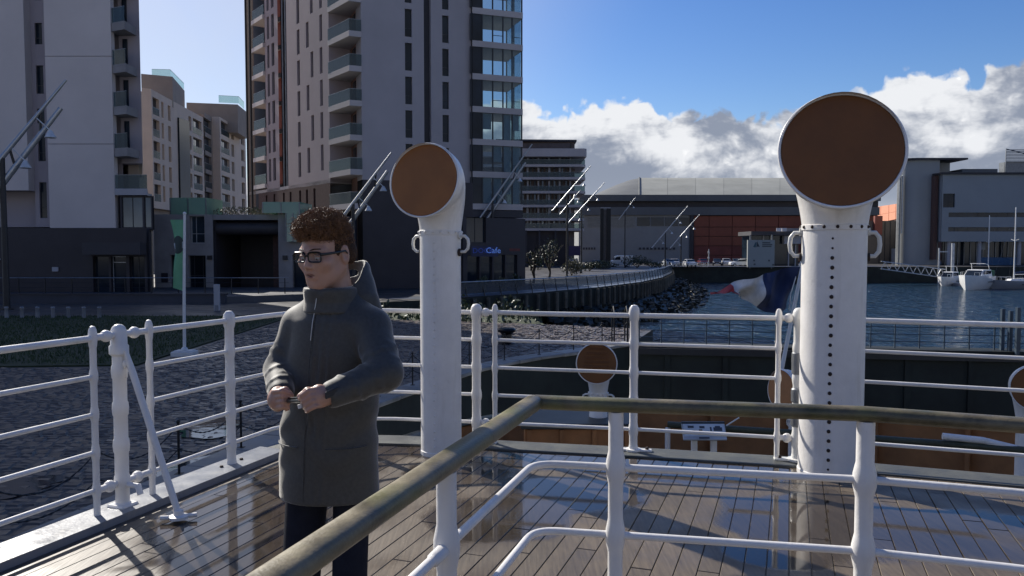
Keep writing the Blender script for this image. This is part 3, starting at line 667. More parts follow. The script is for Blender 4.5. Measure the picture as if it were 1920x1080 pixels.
# cafe frontage under the glazed end
cf = thing('cafe_front', 'dark cafe frontage with blue lettered sign at the foot of the glazed tower end', 'cafe', (XX(920, 74), 74, GZ))
fA, fB = (XX(868, 73.5), 73.5), (XX(985, 78), 78); Lw = (Vector(fB)-Vector(fA)).length
facade(cf, 'shop_wall', fA, fB, GZ, ZG-1.1, [(.5+i*1.5, 1.85+i*1.5, GZ+.3, ZY(478, 75), (('h', .7),), FRAME, GLASSD) for i in range(int((Lw-1)/1.5))]+[(.4, 2.6, ZY(455, 75), ZY(408, 75), (('v', .5),), FRAME, GLASSD)], CHAR2, .3)
core(cf, [(fA[0]+.2, fA[1]+.6), (fB[0]-.2, fB[1]+.6), (fB[0]-.2, fB[1]+6), (fA[0]+.2, fA[1]+6)], GZ, ZG-1.15, CHAR, 'shop_core')
SIGNB = M('blue_sign_board', (.006, .016, .07), .4); 
def emit(name, col, s):
    m = bpy.data.materials.new(name); m.use_nodes = True; b = m.node_tree.nodes['Principled BSDF']; b.inputs['Base Color'].default_value = (*col, 1); b.inputs['Emission Color'].default_value = (*col, 1); b.inputs['Emission Strength'].default_value = s; return m
def lettering(txt, size, mt, parent, pos, rz, name='lettering', ext=.02, tilt=90):
    c = bpy.data.curves.new(name, 'FONT'); c.body = txt; c.size = size; c.extrude = ext; c.resolution_u = 2
    o = bpy.data.objects.new(name, c); COL.objects.link(o); dg_ = bpy.context.evaluated_depsgraph_get(); dg_.update()
    me = bpy.data.meshes.new_from_object(o.evaluated_get(dg_)); bpy.data.objects.remove(o); me.materials.clear(); me.materials.append(mt)
    return inst(name, me, parent, mat4=Matrix.Translation(Vector(pos)-wloc(parent)) @ Euler((R(tilt), 0, rz)).to_matrix().to_4x4())
D = 73.0; mb = MB(); mb.box(XX(884, D), XX(934, D), D-.12, D, ZY(481, D), ZY(461, D)); sg = mb.build('sign_board', SIGNB, cf)
lettering('DOCK', .66, emit('dim_blue_letters', (.02, .06, .35), .12), sg, (XX(886, D), D-.15, ZY(474.5, D)), 0); lettering('Cafe', .74, emit('lit_blue_letters', (.12, .25, .7), .3), sg, (XX(911, D), D-.15, ZY(474.5, D)), 0)
for i, (px, w) in enumerate(((955, 20),)):
    mb = MB(); mb.box(XX(px, 76), XX(px+w, 76), 75.9, 76, ZY(471, 76), ZY(466, 76)); mb.build('red_sign', M('dull_red_sign', (.14, .03, .03), .5), cf)

# ------------------------------------------------------------------ rounded balcony block
D = 165.0; X = lambda px: XX(px, D); Zy = lambda py: ZY(py, D)
bb = thing('balcony_block', 'far block with long white balcony bands and a flat overhanging top storey', 'apartment block', (X(1030), D+8, GZ))
BROWNW = M('brown_timber_wall', (.13, .095, .08), .7, 0, .25, 1)
core(bb, [(X(890), D+2), (X(1068), D+2), (X(1080), D+4.5), (X(1080), D+16), (X(890), D+16)], GZ, Zy(266), BROWNW)
prof = [Zy(y) for y in (430, 411, 386, 360, 334, 310)]
for k, z in enumerate(prof):
    xr = X(1098 if k > 2 else 1096)
    pl = [(X(880), D), (xr-.9, D), (xr, D+1.2), (xr, D+15), (X(880), D+15)]
    b_ = slab(bb, 'balcony', pl, z-.28, z+.22, PANELW2)
    glassrail(b_, [(X(960), D+.1), (xr-.9, D+.1), (xr-.1, D+1.2)], z+.22, 1.0)
    for j in range(15):
        px = 972+j*7.4; w = 3.2 if (j*5+k*3) % 4 else 1.6
        if px > 1074: break
        mb = MB(); mb.box(X(px), X(px+w), D+1.9, D+1.98, z+.25, z+2.5); mb.build('window', GLASSB if (j+k) % 3 == 0 else GLASSD, bb)
    for j in range(6):
        px = 968+j*20; mb = MB(); mb.box(X(px), X(px)+.35, D+1.2, D+1.9, z+.23, z+2.4); mb.build('fin', CONCL, bb)
pl = [(X(880), D-.6), (X(1099)-.5, D-.6), (X(1099), D), (X(1099), D+15), (X(880), D+15)]
slab(bb, 'roof_band', pl, Zy(294), Zy(279), PANELW2)
mb = MB(); mb.prism([(X(940), D+2.5), (X(1078), D+2.5), (X(1078), D+13), (X(940), D+13)], Zy(279), Zy(263)); mb.build('penthouse', BROWNW, bb)
for j in range(8): mb = MB(); mb.box(X(980+j*12), X(988+j*12), D+2.42, D+2.49, Zy(278), Zy(265.5)); mb.build('window', GLASSD, bb)
mb = MB(); mb.prism([(X(930), D+1), (X(1082), D+2), (X(1082), D+14), (X(930), D+14)], Zy(263)+.02, Zy(259.5)); mb.build('roof', CHAR, bb)
mb = MB(); mb.box(X(981), X(1064), D+1.2, D+1.9, GZ, Zy(432)); mb.build('ground_floor', CHAR2, bb)
mb = MB(); mb.box(X(1066), X(1088), D-.6, D+.4, Zy(479), Zy(461)); mb.build('shop_sign', M('purple_sign', (.05, .03, .09), .5), bb)
mb = MB(); mb.box(X(1067), X(1083), D-.6, D+.4, Zy(493), Zy(485)); mb.build('shop_window', M('pale_shop_window', (.4, .4, .5), .4), bb)
for px in (985, 1010, 1040, 1062):
    mb = MB(); mb.box(X(px), X(px+3), D, D+.6, GZ, Zy(432)); mb.build('column', CHAR, bb)

# ------------------------------------------------------------------ arena
D = 212.0
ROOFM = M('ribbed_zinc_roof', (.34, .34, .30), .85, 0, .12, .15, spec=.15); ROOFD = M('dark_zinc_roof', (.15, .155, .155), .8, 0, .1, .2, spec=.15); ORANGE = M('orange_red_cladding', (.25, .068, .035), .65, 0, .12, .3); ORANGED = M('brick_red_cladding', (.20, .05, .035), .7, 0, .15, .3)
ar = thing('arena', 'long low arena with a curved pale roof and orange-red panelled wall across the water', 'arena', (X(1330), D+20, GZ))
xr = X(1640)
mb = MB()
RT = ZY(335.5, D+46)-ZY(377, D)
def roofp(x, a, k=1.0): return (x*(1+48*a/(math.pi/2)/D), D-2+48*a/(math.pi/2), Zy(377)+RT*k*math.sin(a))
def roofring(x, k=1.0, n=14): return [roofp(x, math.pi/2*i/n, k) for i in range(n+1)]
def sheet(mb, rings):
    n = len(rings[0]); vs = [p for r in rings for p in r]; mb.add(vs, [(i*n+j, (i+1)*n+j, (i+1)*n+j+1, i*n+j+1) for i in range(len(rings)-1) for j in range(n-1)])
seams = [1196, 1248, 1300, 1352, 1404, 1456, 1508, 1560, 1612, 1640]
for a, b in zip(seams, seams[1:]):
    mb = MB(); sheet(mb, [roofring(X(a)+.03), roofring(X(b)-.03)]); mb.build('roof_sheet', ROOFM, ar, 40)
mb = MB(); sheet(mb, [roofring(X(1197), .985), roofring(X(1640), .985)]); mb.build('roof_deck', ROOFD, ar, 40)
hip = [(1090, .16), (1105, .32), (1120, .5), (1150, .74), (1175, .91), (1196, .995)]
mb = MB(); sheet(mb, [roofring(X(px), k, 10) for px, k in hip]); mb.build('hipped_roof_end', ROOFD, ar, 40)
mb = MB(); mb.tube([roofp(X(1196), math.pi/2*i/10, 1.01) for i in range(11)], .25, 6); mb.build('roof_rib', ROOFD, ar)
mb = MB(); mb.box(X(1084), xr, D-3, D+1, Zy(378), Zy(366.5)); mb.build('eaves_band', ROOFD, ar)
mb = MB(); mb.box(X(1090), xr, D-1.5, D+30, Zy(389), Zy(378)-.02); mb.build('dark_band', CHAR2, ar)  # recessed dark cladding below the eaves
mb = MB(); mb.box(X(1086), xr, D-2.4, D+30, Zy(404), Zy(389)-.02); mb.build('fascia_band', ROOFD, ar)
mb = MB(); mb.box(X(1084), X(1297), D-1.8, D+30, GZ, Zy(404)-.02); mb.build('grey_wall', M('pale_grey_cladding', (.26, .26, .25), .6, 0, .1, .2), ar)
for j in range(13):
    mb = MB(); z = Zy(407+j*1.55); mb.box(X(1100), X(1188), D-1.95, D-1.805, z-.1, z); mb.build('louvre', GREY, ar)
for j in range(4):
    mb = MB(); mb.box(X(1192+j*26), X(1216+j*26), D-1.9, D-1.805, Zy(424), Zy(408)); mb.build('window', GLASSD, ar)
for j in range(10):
    mb = MB(); mb.box(X(1196+j*7), X(1200+j*7), D-1.95, D-1.805, Zy(468), Zy(464)); mb.build('wall_light', CHAR, ar)
for j in range(5):
    mb = MB(); mb.box(X(1092+j*5), X(1095+j*5), D-1.95, D-1.805, Zy(468), Zy(464)); mb.build('wall_light', CHAR, ar)
mb = MB(); mb.box(X(1297), xr, D-1.4, D+30, GZ, Zy(404)-.03); mb.build('orange_backing', BRICKD, ar)
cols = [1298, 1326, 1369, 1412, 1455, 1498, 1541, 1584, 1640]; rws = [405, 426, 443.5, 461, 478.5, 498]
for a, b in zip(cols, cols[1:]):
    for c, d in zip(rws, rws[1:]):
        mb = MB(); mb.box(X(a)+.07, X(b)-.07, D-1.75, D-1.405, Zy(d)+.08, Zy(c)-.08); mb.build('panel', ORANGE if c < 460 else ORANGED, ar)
mb = MB(); mb.box(X(1290), X(1297)-.02, D-2.2, D-1.5, GZ, Zy(404)-.05); mb.build('corner_pier', CHAR2, ar)
mb = MB(); mb.box(X(1320), X(1400), D-2.1, D-1.76, GZ, Zy(492)); mb.build('base_wall', CHAR, ar)

# ------------------------------------------------------------------ office on the right, coral block beyond
D = 178.0
ob = thing('coral_clad_block', 'sunlit coral panelled block rising behind the big ventilator and office', 'building', (X(1660), 240, GZ))
CORAL = M('coral_cladding', (.62, .25, .14), .6, 0, .06, .3)
DA, DB = 330, 236; A_ = Vector((XX(1634, DA), DA, 0)); B_ = Vector((XX(1724, DB), DB, 0)); zA, zB = ZY(389, DA), ZY(375, DB); nC = Vector((-(A_-B_).normalized().y, (A_-B_).normalized().x, 0))
ts = [hit(p, A_, B_) for p in (1634, 1649, 1664, 1677, 1691, 1707, 1724)]
for r0, r1 in ((0, .485), (.495, 1)):
    for q0, q1 in zip(ts, ts[1:]):
        a, b = A_.lerp(B_, q0+.004), A_.lerp(B_, q1-.004); za, zb2 = zA+(zB-zA)*q0, zA+(zB-zA)*q1; f0 = lambda z: 9+(z-9)
        lo = lambda z, r: 11.5+(z-11.5)*r
        mb = MB(); vs = [(a.x, a.y, lo(za, r0)), (b.x, b.y, lo(zb2, r0)), (b.x, b.y, lo(zb2, r1)-.02), (a.x, a.y, lo(za, r1)-.02)]; vs += [(x+.4, y, z) for x, y, z in vs]
        mb.add(vs, [(0, 1, 2, 3), (1, 5, 6, 2), (4, 0, 3, 7), (3, 2, 6, 7), (0, 4, 5, 1), (5, 4, 7, 6)]); mb.build('panel', CORAL, ob)
mb = MB(); vs = [(A_.x+.42, A_.y, GZ), (B_.x+.42, B_.y, GZ), (B_.x+.42, B_.y, zB-.1), (A_.x+.42, A_.y, zA-.1)]; vs += [(x+30, y, z) for x, y, z in vs]
mb.add(vs, [(0, 1, 2, 3), (1, 5, 6, 2), (4, 0, 3, 7), (3, 2, 6, 7), (5, 4, 7, 6)]); mb.build('backing', BRICKD, ob)
D = 190.0
ww = thing('brown_warehouse', 'dull brown windowless shed between the arena and the grey office', 'warehouse', (X(1670), D+4, GZ))
mb = MB(); mb.box(X(1600), X(1700), D, D+14, GZ, ZY(414, D)); mb.build('wall', M('brown_cladding', (.12, .10, .085), .7, 0, .15, .4), ww)
for j in range(5): mb = MB(); mb.box(X(1648+j*10), X(1648+j*10)+.12, D-.15, D-.005, GZ, ZY(415, D)); mb.build('standing_seam', CHAR, ww)
mb = MB(); mb.box(X(1636), X(1650), D-1.0, D-.16, ZY(440, D), ZY(405, D)); mb.build('red_bay', ORANGED, ww)
mb = MB(); mb.box(X(1664), X(1726), D-4, D-2, GZ, ZY(466, D)); tag(mb.build('site_hoarding', CONC), 'low grey hoarding at the foot of the rounded office tower', 'hoarding')
D = 172.0
of = thing('office_building', 'grey office with a rounded stair tower and dark ribbon windows raised on columns', 'office', (X(1800), D+10, GZ))
OFF = M('grey_office_cladding', (.27, .295, .315), .5, .1, .06, .15); OFFT = M('grey_tower_cladding', (.29, .30, .30), .5, .1, .06, .15)
xa, xb = X(1706), X(1772); r_ = 3.4
ring = [(xa+r_-r_*math.cos(a), D+3+r_-r_*math.sin(a)) for a in [math.pi/2*i/8 for i in range(9)]]+[(xb, D+3), (xb, D+16), (XX(1709, D+16), D+16)]
mb = MB(); mb.prism(ring, GZ, ZY(297, D)); mb.build('stair_tower', OFFT, of, 35)
ring2 = [(xa-.5+r_-r_*math.cos(a), D+2.3+r_-r_*math.sin(a)) for a in [math.pi/2*i/8 for i in range(9)]]+[(X(1822), D+2.3), (X(1822), D+17), (XX(1703, D+17), D+17)]
mb = MB(); mb.prism(ring2, ZY(297, D)+.01, ZY(293.5, D)); mb.build('tower_roof', CHAR, of)
mb = MB(); mb.box(xb, X(1815), D+8, D+16, ZY(330, D), ZY(297.5, D)); mb.build('roof_block', OFFT, of)
mb = MB(); mb.box(X(1701), X(1704), D+4, D+5, GZ, ZY(325, D)); mb.build('downpipe', GREY, of)
mb = MB(); mb.box(X(1705.5), X(1707), D+3.8, D+4.2, ZY(437, D), ZY(325, D)); mb.build('downpipe', LGREY, of)
mb = MB(); mb.box(X(1757), X(1763.5), D+1.5, D+3, ZY(487, D), ZY(328, D)); mb.build('corner_fin', BRICKD, of)
fa, fb = (X(1764), D), (X(2060), D); u = lambda p: X(p)-X(1764)
rects = [(u(1766), u(1788), ZY(389, D), ZY(363, D), (('v', .5),)), (u(1918), u(1938), ZY(384, D), ZY(368, D), ())]
for ya, yb in ((407, 398.5), (434, 426)):
    rects.append((u(1777), u(1777)+30, ZY(ya, D), ZY(yb, D), tuple(('v', j/14) for j in range(1, 14))))
facade(of, 'wall', fa, fb, ZY(453, D), ZY(327, D), rects, OFF, .35)
core(of, [(fa[0]+.2, D+.6), (fb[0], D+.6), (fb[0], D+20), (fa[0]+.2, D+20)], ZY(453, D)+.02, ZY(325, D), OFF)
mb = MB(); mb.box(X(1758), fb[0], D-.6, D+20, ZY(326.5, D), ZY(323.5, D)); mb.build('roof_edge', CHAR, of)
mb = MB(); mb.prism([(X(1815), D+3), (X(1882), D+3), (X(1882), D+12), (X(1815), D+12)], ZY(324, D), ZY(314, D)); mb.build('roof_plant', ROOFD, of)
mb = MB(); mb.box(X(1900), X(1960), D+4, D+6, ZY(324, D), ZY(300, D)); mb.build('louvre_screen', GREY, of)
for j in range(9): mb = MB(); mb.box(X(1901), X(1960), D+3.7, D+3.98, ZY(300-j*2.8, D), ZY(300-j*2.8, D)+.16); mb.build('louvre', GREY, of)
mb = MB(); mb.tube([(X(1901), D+3.8, ZY(324, D)), (X(1901), D+3.8, ZY(275, D)), (X(1960), D+3.8, ZY(290, D))], .12, 6); mb.build('screen_frame', GREY, of)
for px in (1783, 1840, 1915): mb = MB(); mb.tube([(X(px), D+.8, GZ), (X(px), D+.8, ZY(453, D))], .42, 12); mb.build('column', CONCL, of, 40)
mb = MB(); mb.box(X(1786), fb[0], D+4, D+4.3, GZ, ZY(453, D)); mb.build('ground_glazing', GLASSD, of)
for j in range(14): mb = MB(); mb.box(X(1790+j*12), X(1790+j*12)+.15, D+3.8, D+3.99, GZ, ZY(453, D)); mb.build('mullion', GREY, of)
for px in (1797, 1857): mb = MB(); mb.box(X(px), X(px+9), D+3.6, D+3.79, ZY(468, D), ZY(455, D)); mb.build('lit_blind', BLIND, of)
mb = MB(); mb.box(X(1853), X(1925), D+3.2, D+3.55, ZY(499, D), ZY(483, D)); mb.build('blue_screen', M('blue_screen_panel', (.015, .10, .24), .5), of)
# ------------------------------------------------------------------ quayside furniture
# retaining wall and handrail before the left buildings
rw = thing('retaining_wall', 'low dark retaining wall with capping in front of the left buildings', 'wall', (-30, 53, GZ))
mb = MB(); mb.box(-60, XX(420, 53), 53, 53.4, GZ-.1, ZY(553, 53)); mb.build('wall', M('dark_blue_stone', (.05, .052, .065), .7, 0, .2, .6, .2, 5), rw)
mb = MB(); mb.box(-60.05, XX(420, 53)+.05, 52.92, 53.48, ZY(553, 53)+.002, ZY(553, 53)+.1); mb.build('capping', CHAR, rw)
hr = thing('terrace_railing', 'thin dark handrail on posts along the terrace before the left tower', 'railing', (-30, 57, GZ))
zr = ZY(521, 57); x0, x1 = -58, XX(540, 57)
mb = MB(); mb.tube([(x0, 57, zr), (x1, 57, zr)], .035, 6); mb.build('rail', GREY, hr)
for z in (.35, .7): mb = MB(); mb.tube([(x0, 57, zr-z), (x1, 57, zr-z)], .012, 5); mb.build('wire', DARK, hr)
k = x0
while k < x1: mb = MB(); mb.box(k-.03, k+.03, 56.97, 57.03, GZ, zr); mb.build('post', DARK, hr); k += 1.9
mb = MB(); mb.prism([(-60, 53.3), (XX(420, 53), 53.3), (XX(640, 58), 58), (XX(640, 66), 66.5), (-60, 66.5)], GZ-.05, GZ+.45, bottom=False); tag(mb.build('terrace_paving', M('terrace_paving', (.07, .07, .075), .6, 0, .2, .7)), kind='structure')
# short posts at the lawn's far edge
POSTM = M('grey_short_post', (.22, .22, .23), .5); lab = ['leftmost short grey post in the row along the lawn', 'second short grey post from left along the lawn', 'third short grey post from left along the lawn', 'middle one of seven short grey posts along the lawn', 'third short grey post from the right end of the lawn row', 'second short grey post from the right end of the lawn row', 'rightmost short grey post in the row along the lawn']
for i, px in enumerate((13, 42, 71, 100, 129, 158, 187)):
    x = XX(px, 42); mb = MB(); mb.lathe([(.11, 0), (.10, .05), (.09, .52), (.105, .54), (.105, .6), (.08, .63), (.001, .64)], (x, 41.8, GZ), 12); tag(mb.build('short_post', POSTM, None, 40), lab[i], 'post', 'short grey posts along the lawn')
t = thing('information_post', 'narrow pale upright sign post beyond the lawn, right of the banner', 'sign', (XX(405, 47), 47, GZ))
mb = MB(); x = XX(405, 47); mb.box(x-.16, x+.16, 46.9, 47.1, GZ, ZY(533, 47)); mb.build('pillar', CONCL, t, bevel=.02); mb = MB(); mb.box(x-.1, x+.1, 46.86, 46.895, ZY(590, 47), ZY(572, 47)); mb.build('panel', POSTM, t)
# banner flag
D = 27.3; bx = XX(342, D)
bf = thing('banner_flag', 'tall green banner with dark round emblem on white pole, by the lawn', 'banner', (bx, D, GZ))
mb = MB(); mb.box(bx-.36, bx+.36, D-.3, D+.3, GZ+.0, GZ+.17); mb.prism([(bx-.3, D-.24), (bx+.3, D-.24), (bx+.3, D+.24), (bx-.3, D+.24)], GZ+.171, GZ+.2); mb.lathe([(.12, .2), (.11, .26), (.05, .32)], (bx, D, GZ), 12); mb.build('base', WHITE, bf, bevel=.025)
z1 = ZY(402, D); mb = MB(); mb.tube([(bx, D, GZ+.25), (bx+.03, D, (GZ+z1)/2), (bx+.1, D, z1)], [.055, .05, .042], 10); mb.ball((bx+.1, D, z1+.03), .06, 10, 6); mb.build('pole', WHITE, bf, 50)
BANG = M('green_banner_cloth', (.16, .40, .22), .7, 0, .12, 3); BAND_ = M('dark_banner_print', (.03, .045, .04), .7); BANW = M('white_banner_print', (.4, .45, .45), .7)
def cloth(mb, f, nu, nv):
    vs = [f(i/nu, j/nv) for j in range(nv+1) for i in range(nu+1)]
    mb.add(vs, [(j*(nu+1)+i, j*(nu+1)+i+1, (j+1)*(nu+1)+i+1, (j+1)*(nu+1)+i) for j in range(nv) for i in range(nu)]); return mb
def bclo(u, v, off=0):
    yy = 412+v*128; xl = np.interp(yy, [412, 430, 470, 490, 520, 538], [319, 323, 329, 327, 326, 325]); xr_ = np.interp(yy, [412, 540], [349, 344.5]); px = xl+(xr_-xl)*u
    p = P(px, yy+(0 if v < .95 else u*6), D); return Vector((p.x, D-off+.05*math.sin(u*5+v*6)*(1-u), p.z))
mb = MB(); cloth(mb, bclo, 10, 30); b_ = mb.build('banner_cloth', BANG, bf, 60)
def ellp(px, py, ru, rv, off, mt, nm, sh=0, t0=0, t1=2*math.pi):
    vs = []
    for q in range(5):
        for i in range(25):
            a = t0+(t1-t0)*i/24; k = q/4+.001; yy = py+rv*k*math.sin(a); xx = px+ru*k*math.cos(a); xl = np.interp(yy, [412, 430, 470, 490, 520, 538], [319, 323, 329, 327, 326, 325]); xr_ = np.interp(yy, [412, 540], [349, 344.5])
            vs.append(bclo(min(1, max(0, (xx-xl)/(xr_-xl))), (yy-412)/128, off))
    mb = MB(); mb.add(vs, [(q*25+i, q*25+i+1, q*25+26+i, q*25+25+i) for q in range(4) for i in range(24)]); return mb.build(nm, mt, b_)
ellp(334, 459, 11, 17, .012, BAND_, 'emblem'); 
mb = MB(); mb.add([bclo((px-328)/20, (py-412)/128, .022) for px, py in ((326, 456), (344, 453), (344, 465), (327, 467))], [(0, 3, 2, 1)]); mb.build('emblem_bar', BANW, b_)
# mooring bollard on the quay
q = G(950, 645, GZ); t = thing('mooring_bollard', 'black iron mooring bollard with a wide cap on wet setts', 'bollard', (q.x, q.y, GZ))
mb = MB(); mb.lathe([(.34, 0), (.34, .05), (.22, .1), (.2, .38), (.26, .44), (.34, .48), (.36, .56), (.3, .62), (.001, .64)], (q.x, q.y, GZ), 20); mb.build('bollard_body', M('wet_black_iron', (.012, .012, .013), .25, .3), t, 40)
# chain fence along the dock edge
cfz = thing('chain_fence', 'thin black posts linked by sagging chains round the dry dock edge', 'chain fence', (-4, 16, GZ))
IRON = M('black_iron', (.012, .012, .013), .5, .2)
pl = [(p+Vector((-d.y, d.x))*.32) for p, d in along(EDGE[1:], 1.75)]
pl = [p for p in pl if p.y > 8]
pm_ = MB(); pm_.tube([(0, 0, 0), (0, 0, .85)], .02, 6); pm_.ball((0, 0, .86), .032, 8, 5); pm_.ball((0, 0, .42), .026, 8, 5); pm_.box(-.06, .06, -.06, .06, 0, .02); pmesh = pm_.mesh('post', IRON, 50)
for a in pl: inst('post', pmesh, cfz, (a.x+4, a.y-16, .06))
for a, b in zip(pl, pl[1:]):
    for zz, sag in ((.82, .3), (.42, .22)):
        pts = []; n = 28
        for i in range(n+1):
            tt = i/n; p = a.lerp(b, tt); pts.append((p.x, p.y, GZ+.06+zz-sag*4*tt*(1-tt)))
        mb = MB(); mb.tube(pts, [.015 if i % 2 else .007 for i in range(n+1)], 5); mb.build('chain', IRON, cfz)
# timber dolphin posts in dock corner
t = thing('dock_ladder', 'black iron ladder hoops at the corner where quay meets dock gate', 'ladder', (4.1, 30.6, GZ))
for dx in (0, .5):
    mb = MB(); mb.tube([(3.9+dx, 30.4, GZ), (3.9+dx, 30.4, GZ+1.25), (3.9+dx, 30.7, GZ+1.45), (3.9+dx, 31.1, GZ+1.25), (3.9+dx, 31.1, GZ)], .03, 6); mb.build('hoop', IRON, t)
for z in (.4, .8, 1.2): mb = MB(); mb.tube([(3.9, 30.4, GZ+z), (4.4, 30.4, GZ+z)], .02, 6); mb.build('rung', IRON, t)

# promenade with railing, piles and stony bank on the far side of the inlet
PROM = [Vector(p) for p in BANK[6:]]
PAVB = M('blue_grey_paving', (.13, .145, .17), .35, 0, .15, .5, .1, 4)
inner = [p+Vector((-3.6, 1.2)) for p in PROM]
mb = MB(); n = len(PROM); vs = [(p.x, p.y, GZ+.02) for p in PROM]+[(p.x, p.y, GZ+.02) for p in inner]; mb.add(vs, [(i, i+1, n+i+1, n+i) for i in range(n-1)]); tag(mb.build('promenade', PAVB), kind='structure')
pr = thing('promenade_railing', 'curving pale metal railing with raked uprights along the riverside promenade', 'railing', (8, 80, GZ))
pts = [p for p, d in along([tuple(p) for p in PROM], .4)]
mb = MB(); mb.tube([(p.x-.05, p.y+.02, GZ+1.15) for p in pts], .05, 6); mb.build('rail', LGREY, pr, 50)
mb = MB(); mb.tube([(p.x+.03, p.y, GZ+.2) for p in pts], .03, 5); mb.build('rail', GREY, pr, 50)
for p, d in along([tuple(p) for p in PROM], 1.9):
    mb = MB(); mb.bar((p.x+.12, p.y-.05, GZ), (p.x-.08, p.y+.03, GZ+1.15), .09, .05); mb.build('post', DARK, pr)
for a, b in zip(pts[::12], pts[12::12]):
    mb = MB(); mb.bar((a.x, a.y, GZ+.66), (b.x, b.y, GZ+.66), .015, .8); mb.build('mesh_panel', glassmat('railing_mesh', (.55, .6, .65), .25, .4) if 'railing_mesh' not in bpy.data.materials else bpy.data.materials['railing_mesh'], pr)
tp = thing('timber_piles', 'row of weathered timber piles under the promenade edge', 'piles', (8, 80, WZ))
PILE = M('weathered_pile', (.10, .09, .07), .8, 0, .4, 2)
for p, d in along([tuple(p) for p in PROM], 1.5):
    o_ = Vector((d.y, -d.x)); mb = MB(); mb.tube([(p.x+o_.x*.25, p.y+o_.y*.25, WZ-1), (p.x+o_.x*.25, p.y+o_.y*.25, GZ-.1)], .16, 7); mb.build('pile', PILE, tp, 50)
rk = random.Random(9); mb = MB(); ROCK = M('wet_dark_rock', (.018, .02, .015), .6, 0, .4, 1.5)
slope = MB(); vs = []
for p in [Vector(p) for p in PROM[2:]]: vs += [(p.x, p.y, WZ+1.5), (p.x+4.5, p.y-1.5, WZ-.1)]
slope.add(vs, [(2*i, 2*i+1, 2*i+3, 2*i+2) for i in range(len(vs)//2-1)]); tag(slope.build('river_bank', ROCK), kind='structure')
for p, d in along([tuple(p) for p in PROM[2:]], .45):
    o_ = Vector((d.y, -d.x))
    for k in range(7):
        s_ = rk.uniform(.12, .3); c = p+o_*(k*.8+rk.uniform(0, .8)); z = WZ+1.25-k*.24+rk.uniform(-.2, .2)
        mb.obox((c.x, c.y, z), Vector((rk.uniform(.5, 1), rk.uniform(-.5, .5), rk.uniform(-.3, .3)))*s_, Vector((rk.uniform(-.5, .5), rk.uniform(.5, 1), rk.uniform(-.3, .3)))*s_, Vector((rk.uniform(-.3, .3), rk.uniform(-.3, .3), .7))*s_)
tag(mb.build('rock_armour', ROCK), kind='stuff')
# planting bed and hump at the back of the setts
mb = MB(); rs = random.Random(12)
for i in range(60): leafmass(mb, (rs.uniform(-9.5, 1), rs.uniform(41.5, 55), GZ+rs.uniform(-1, .2)), (1.2, 1.2, .5), 30, .16, rs)
tag(mb.build('bank_vegetation', LEAF), kind='stuff')
bed = MB(); bed.prism([(-11.5, 44.3), (-6, 41.2), (.8, 39), (2, 44), (0, 56), (-6, 56.8), (-11.8, 51.8)], WZ, GZ-.6, bottom=False); tag(bed.build('muddy_bank', GRASS2), kind='structure')

# shrubs / small trees
def shrub(px, D_, r, h, n, label, mt=LEAF, cat='shrub', seed=1, trunk=.0, base=GZ):
    rs = random.Random(seed); x = XX(px, D_); t = thing('tree' if trunk else 'shrub', label, cat, (x, D_, base))
    mb = MB()
    if trunk: mb.tube([(x, D_, base), (x+.1, D_, base+trunk*.6), (x+.05, D_, base+trunk+h*.4)], [.16, .12, .05], 7)
    for k in range(16 if trunk else 5):
        a = rs.uniform(0, 6.28); mb.tube([(x, D_, base+trunk*.8), (x+math.cos(a)*r*.4, D_+math.sin(a)*r*.4, base+trunk+h*.5), (x+math.cos(a)*r*.8, D_+math.sin(a)*r*.8, base+trunk+h*.8)], [.06, .04, .015], 5)
    mb.build('trunk' if trunk else 'stem', BARK, t)
    mb = MB()
    for k in range(9): leafmass(mb, (x+rs.uniform(-.6, .6)*r, D_+rs.uniform(-.6, .6)*r, base+trunk+h*(.3+.5*rs.random())), (r*.5, r*.5, h*.32), n//9, .17, rs)
    mb.build('crown', mt, t); return t
shrub(1030, 96, 2.1, 3.6, 330, 'sparse nearly bare tree on a thin trunk before the far balcony block', cat='tree', seed=3, trunk=1.2)
shrub(1000, 84, 1.2, 3.0, 200, 'slim bare-branched tree close to the cafe frontage', cat='tree', seed=4, trunk=.9)
shrub(1072, 108, 1.7, 2.2, 700, 'rounded shrub with dry leaf tips beside the purple shop sign', LEAFD, seed=5)
shrub(1195, 150, 3.0, 2.2, 700, 'low dark shrub just right of the white van', seed=6)
shrub(1130, 142, 3.4, 1.4, 600, 'broad low planting at the foot of the black totem', seed=7)
shrub(1105, 128, 2.2, 1.5, 500, 'low dark shrub between promenade and black totem', seed=8)
shrub(1222, 150, 2.2, 1.2, 400, 'small low shrub left of the twin dark mast posts', seed=10)
for i, (px, D_) in enumerate(((905, 68), (940, 70), (968, 73))):
    shrub(px, D_, .6, 1.2, 260, ('potted shrub under the blue lettered cafe sign', 'middle potted shrub along the cafe frontage', 'potted shrub at the right end of the cafe frontage')[i], LEAFD if i == 1 else LEAF, seed=20+i)

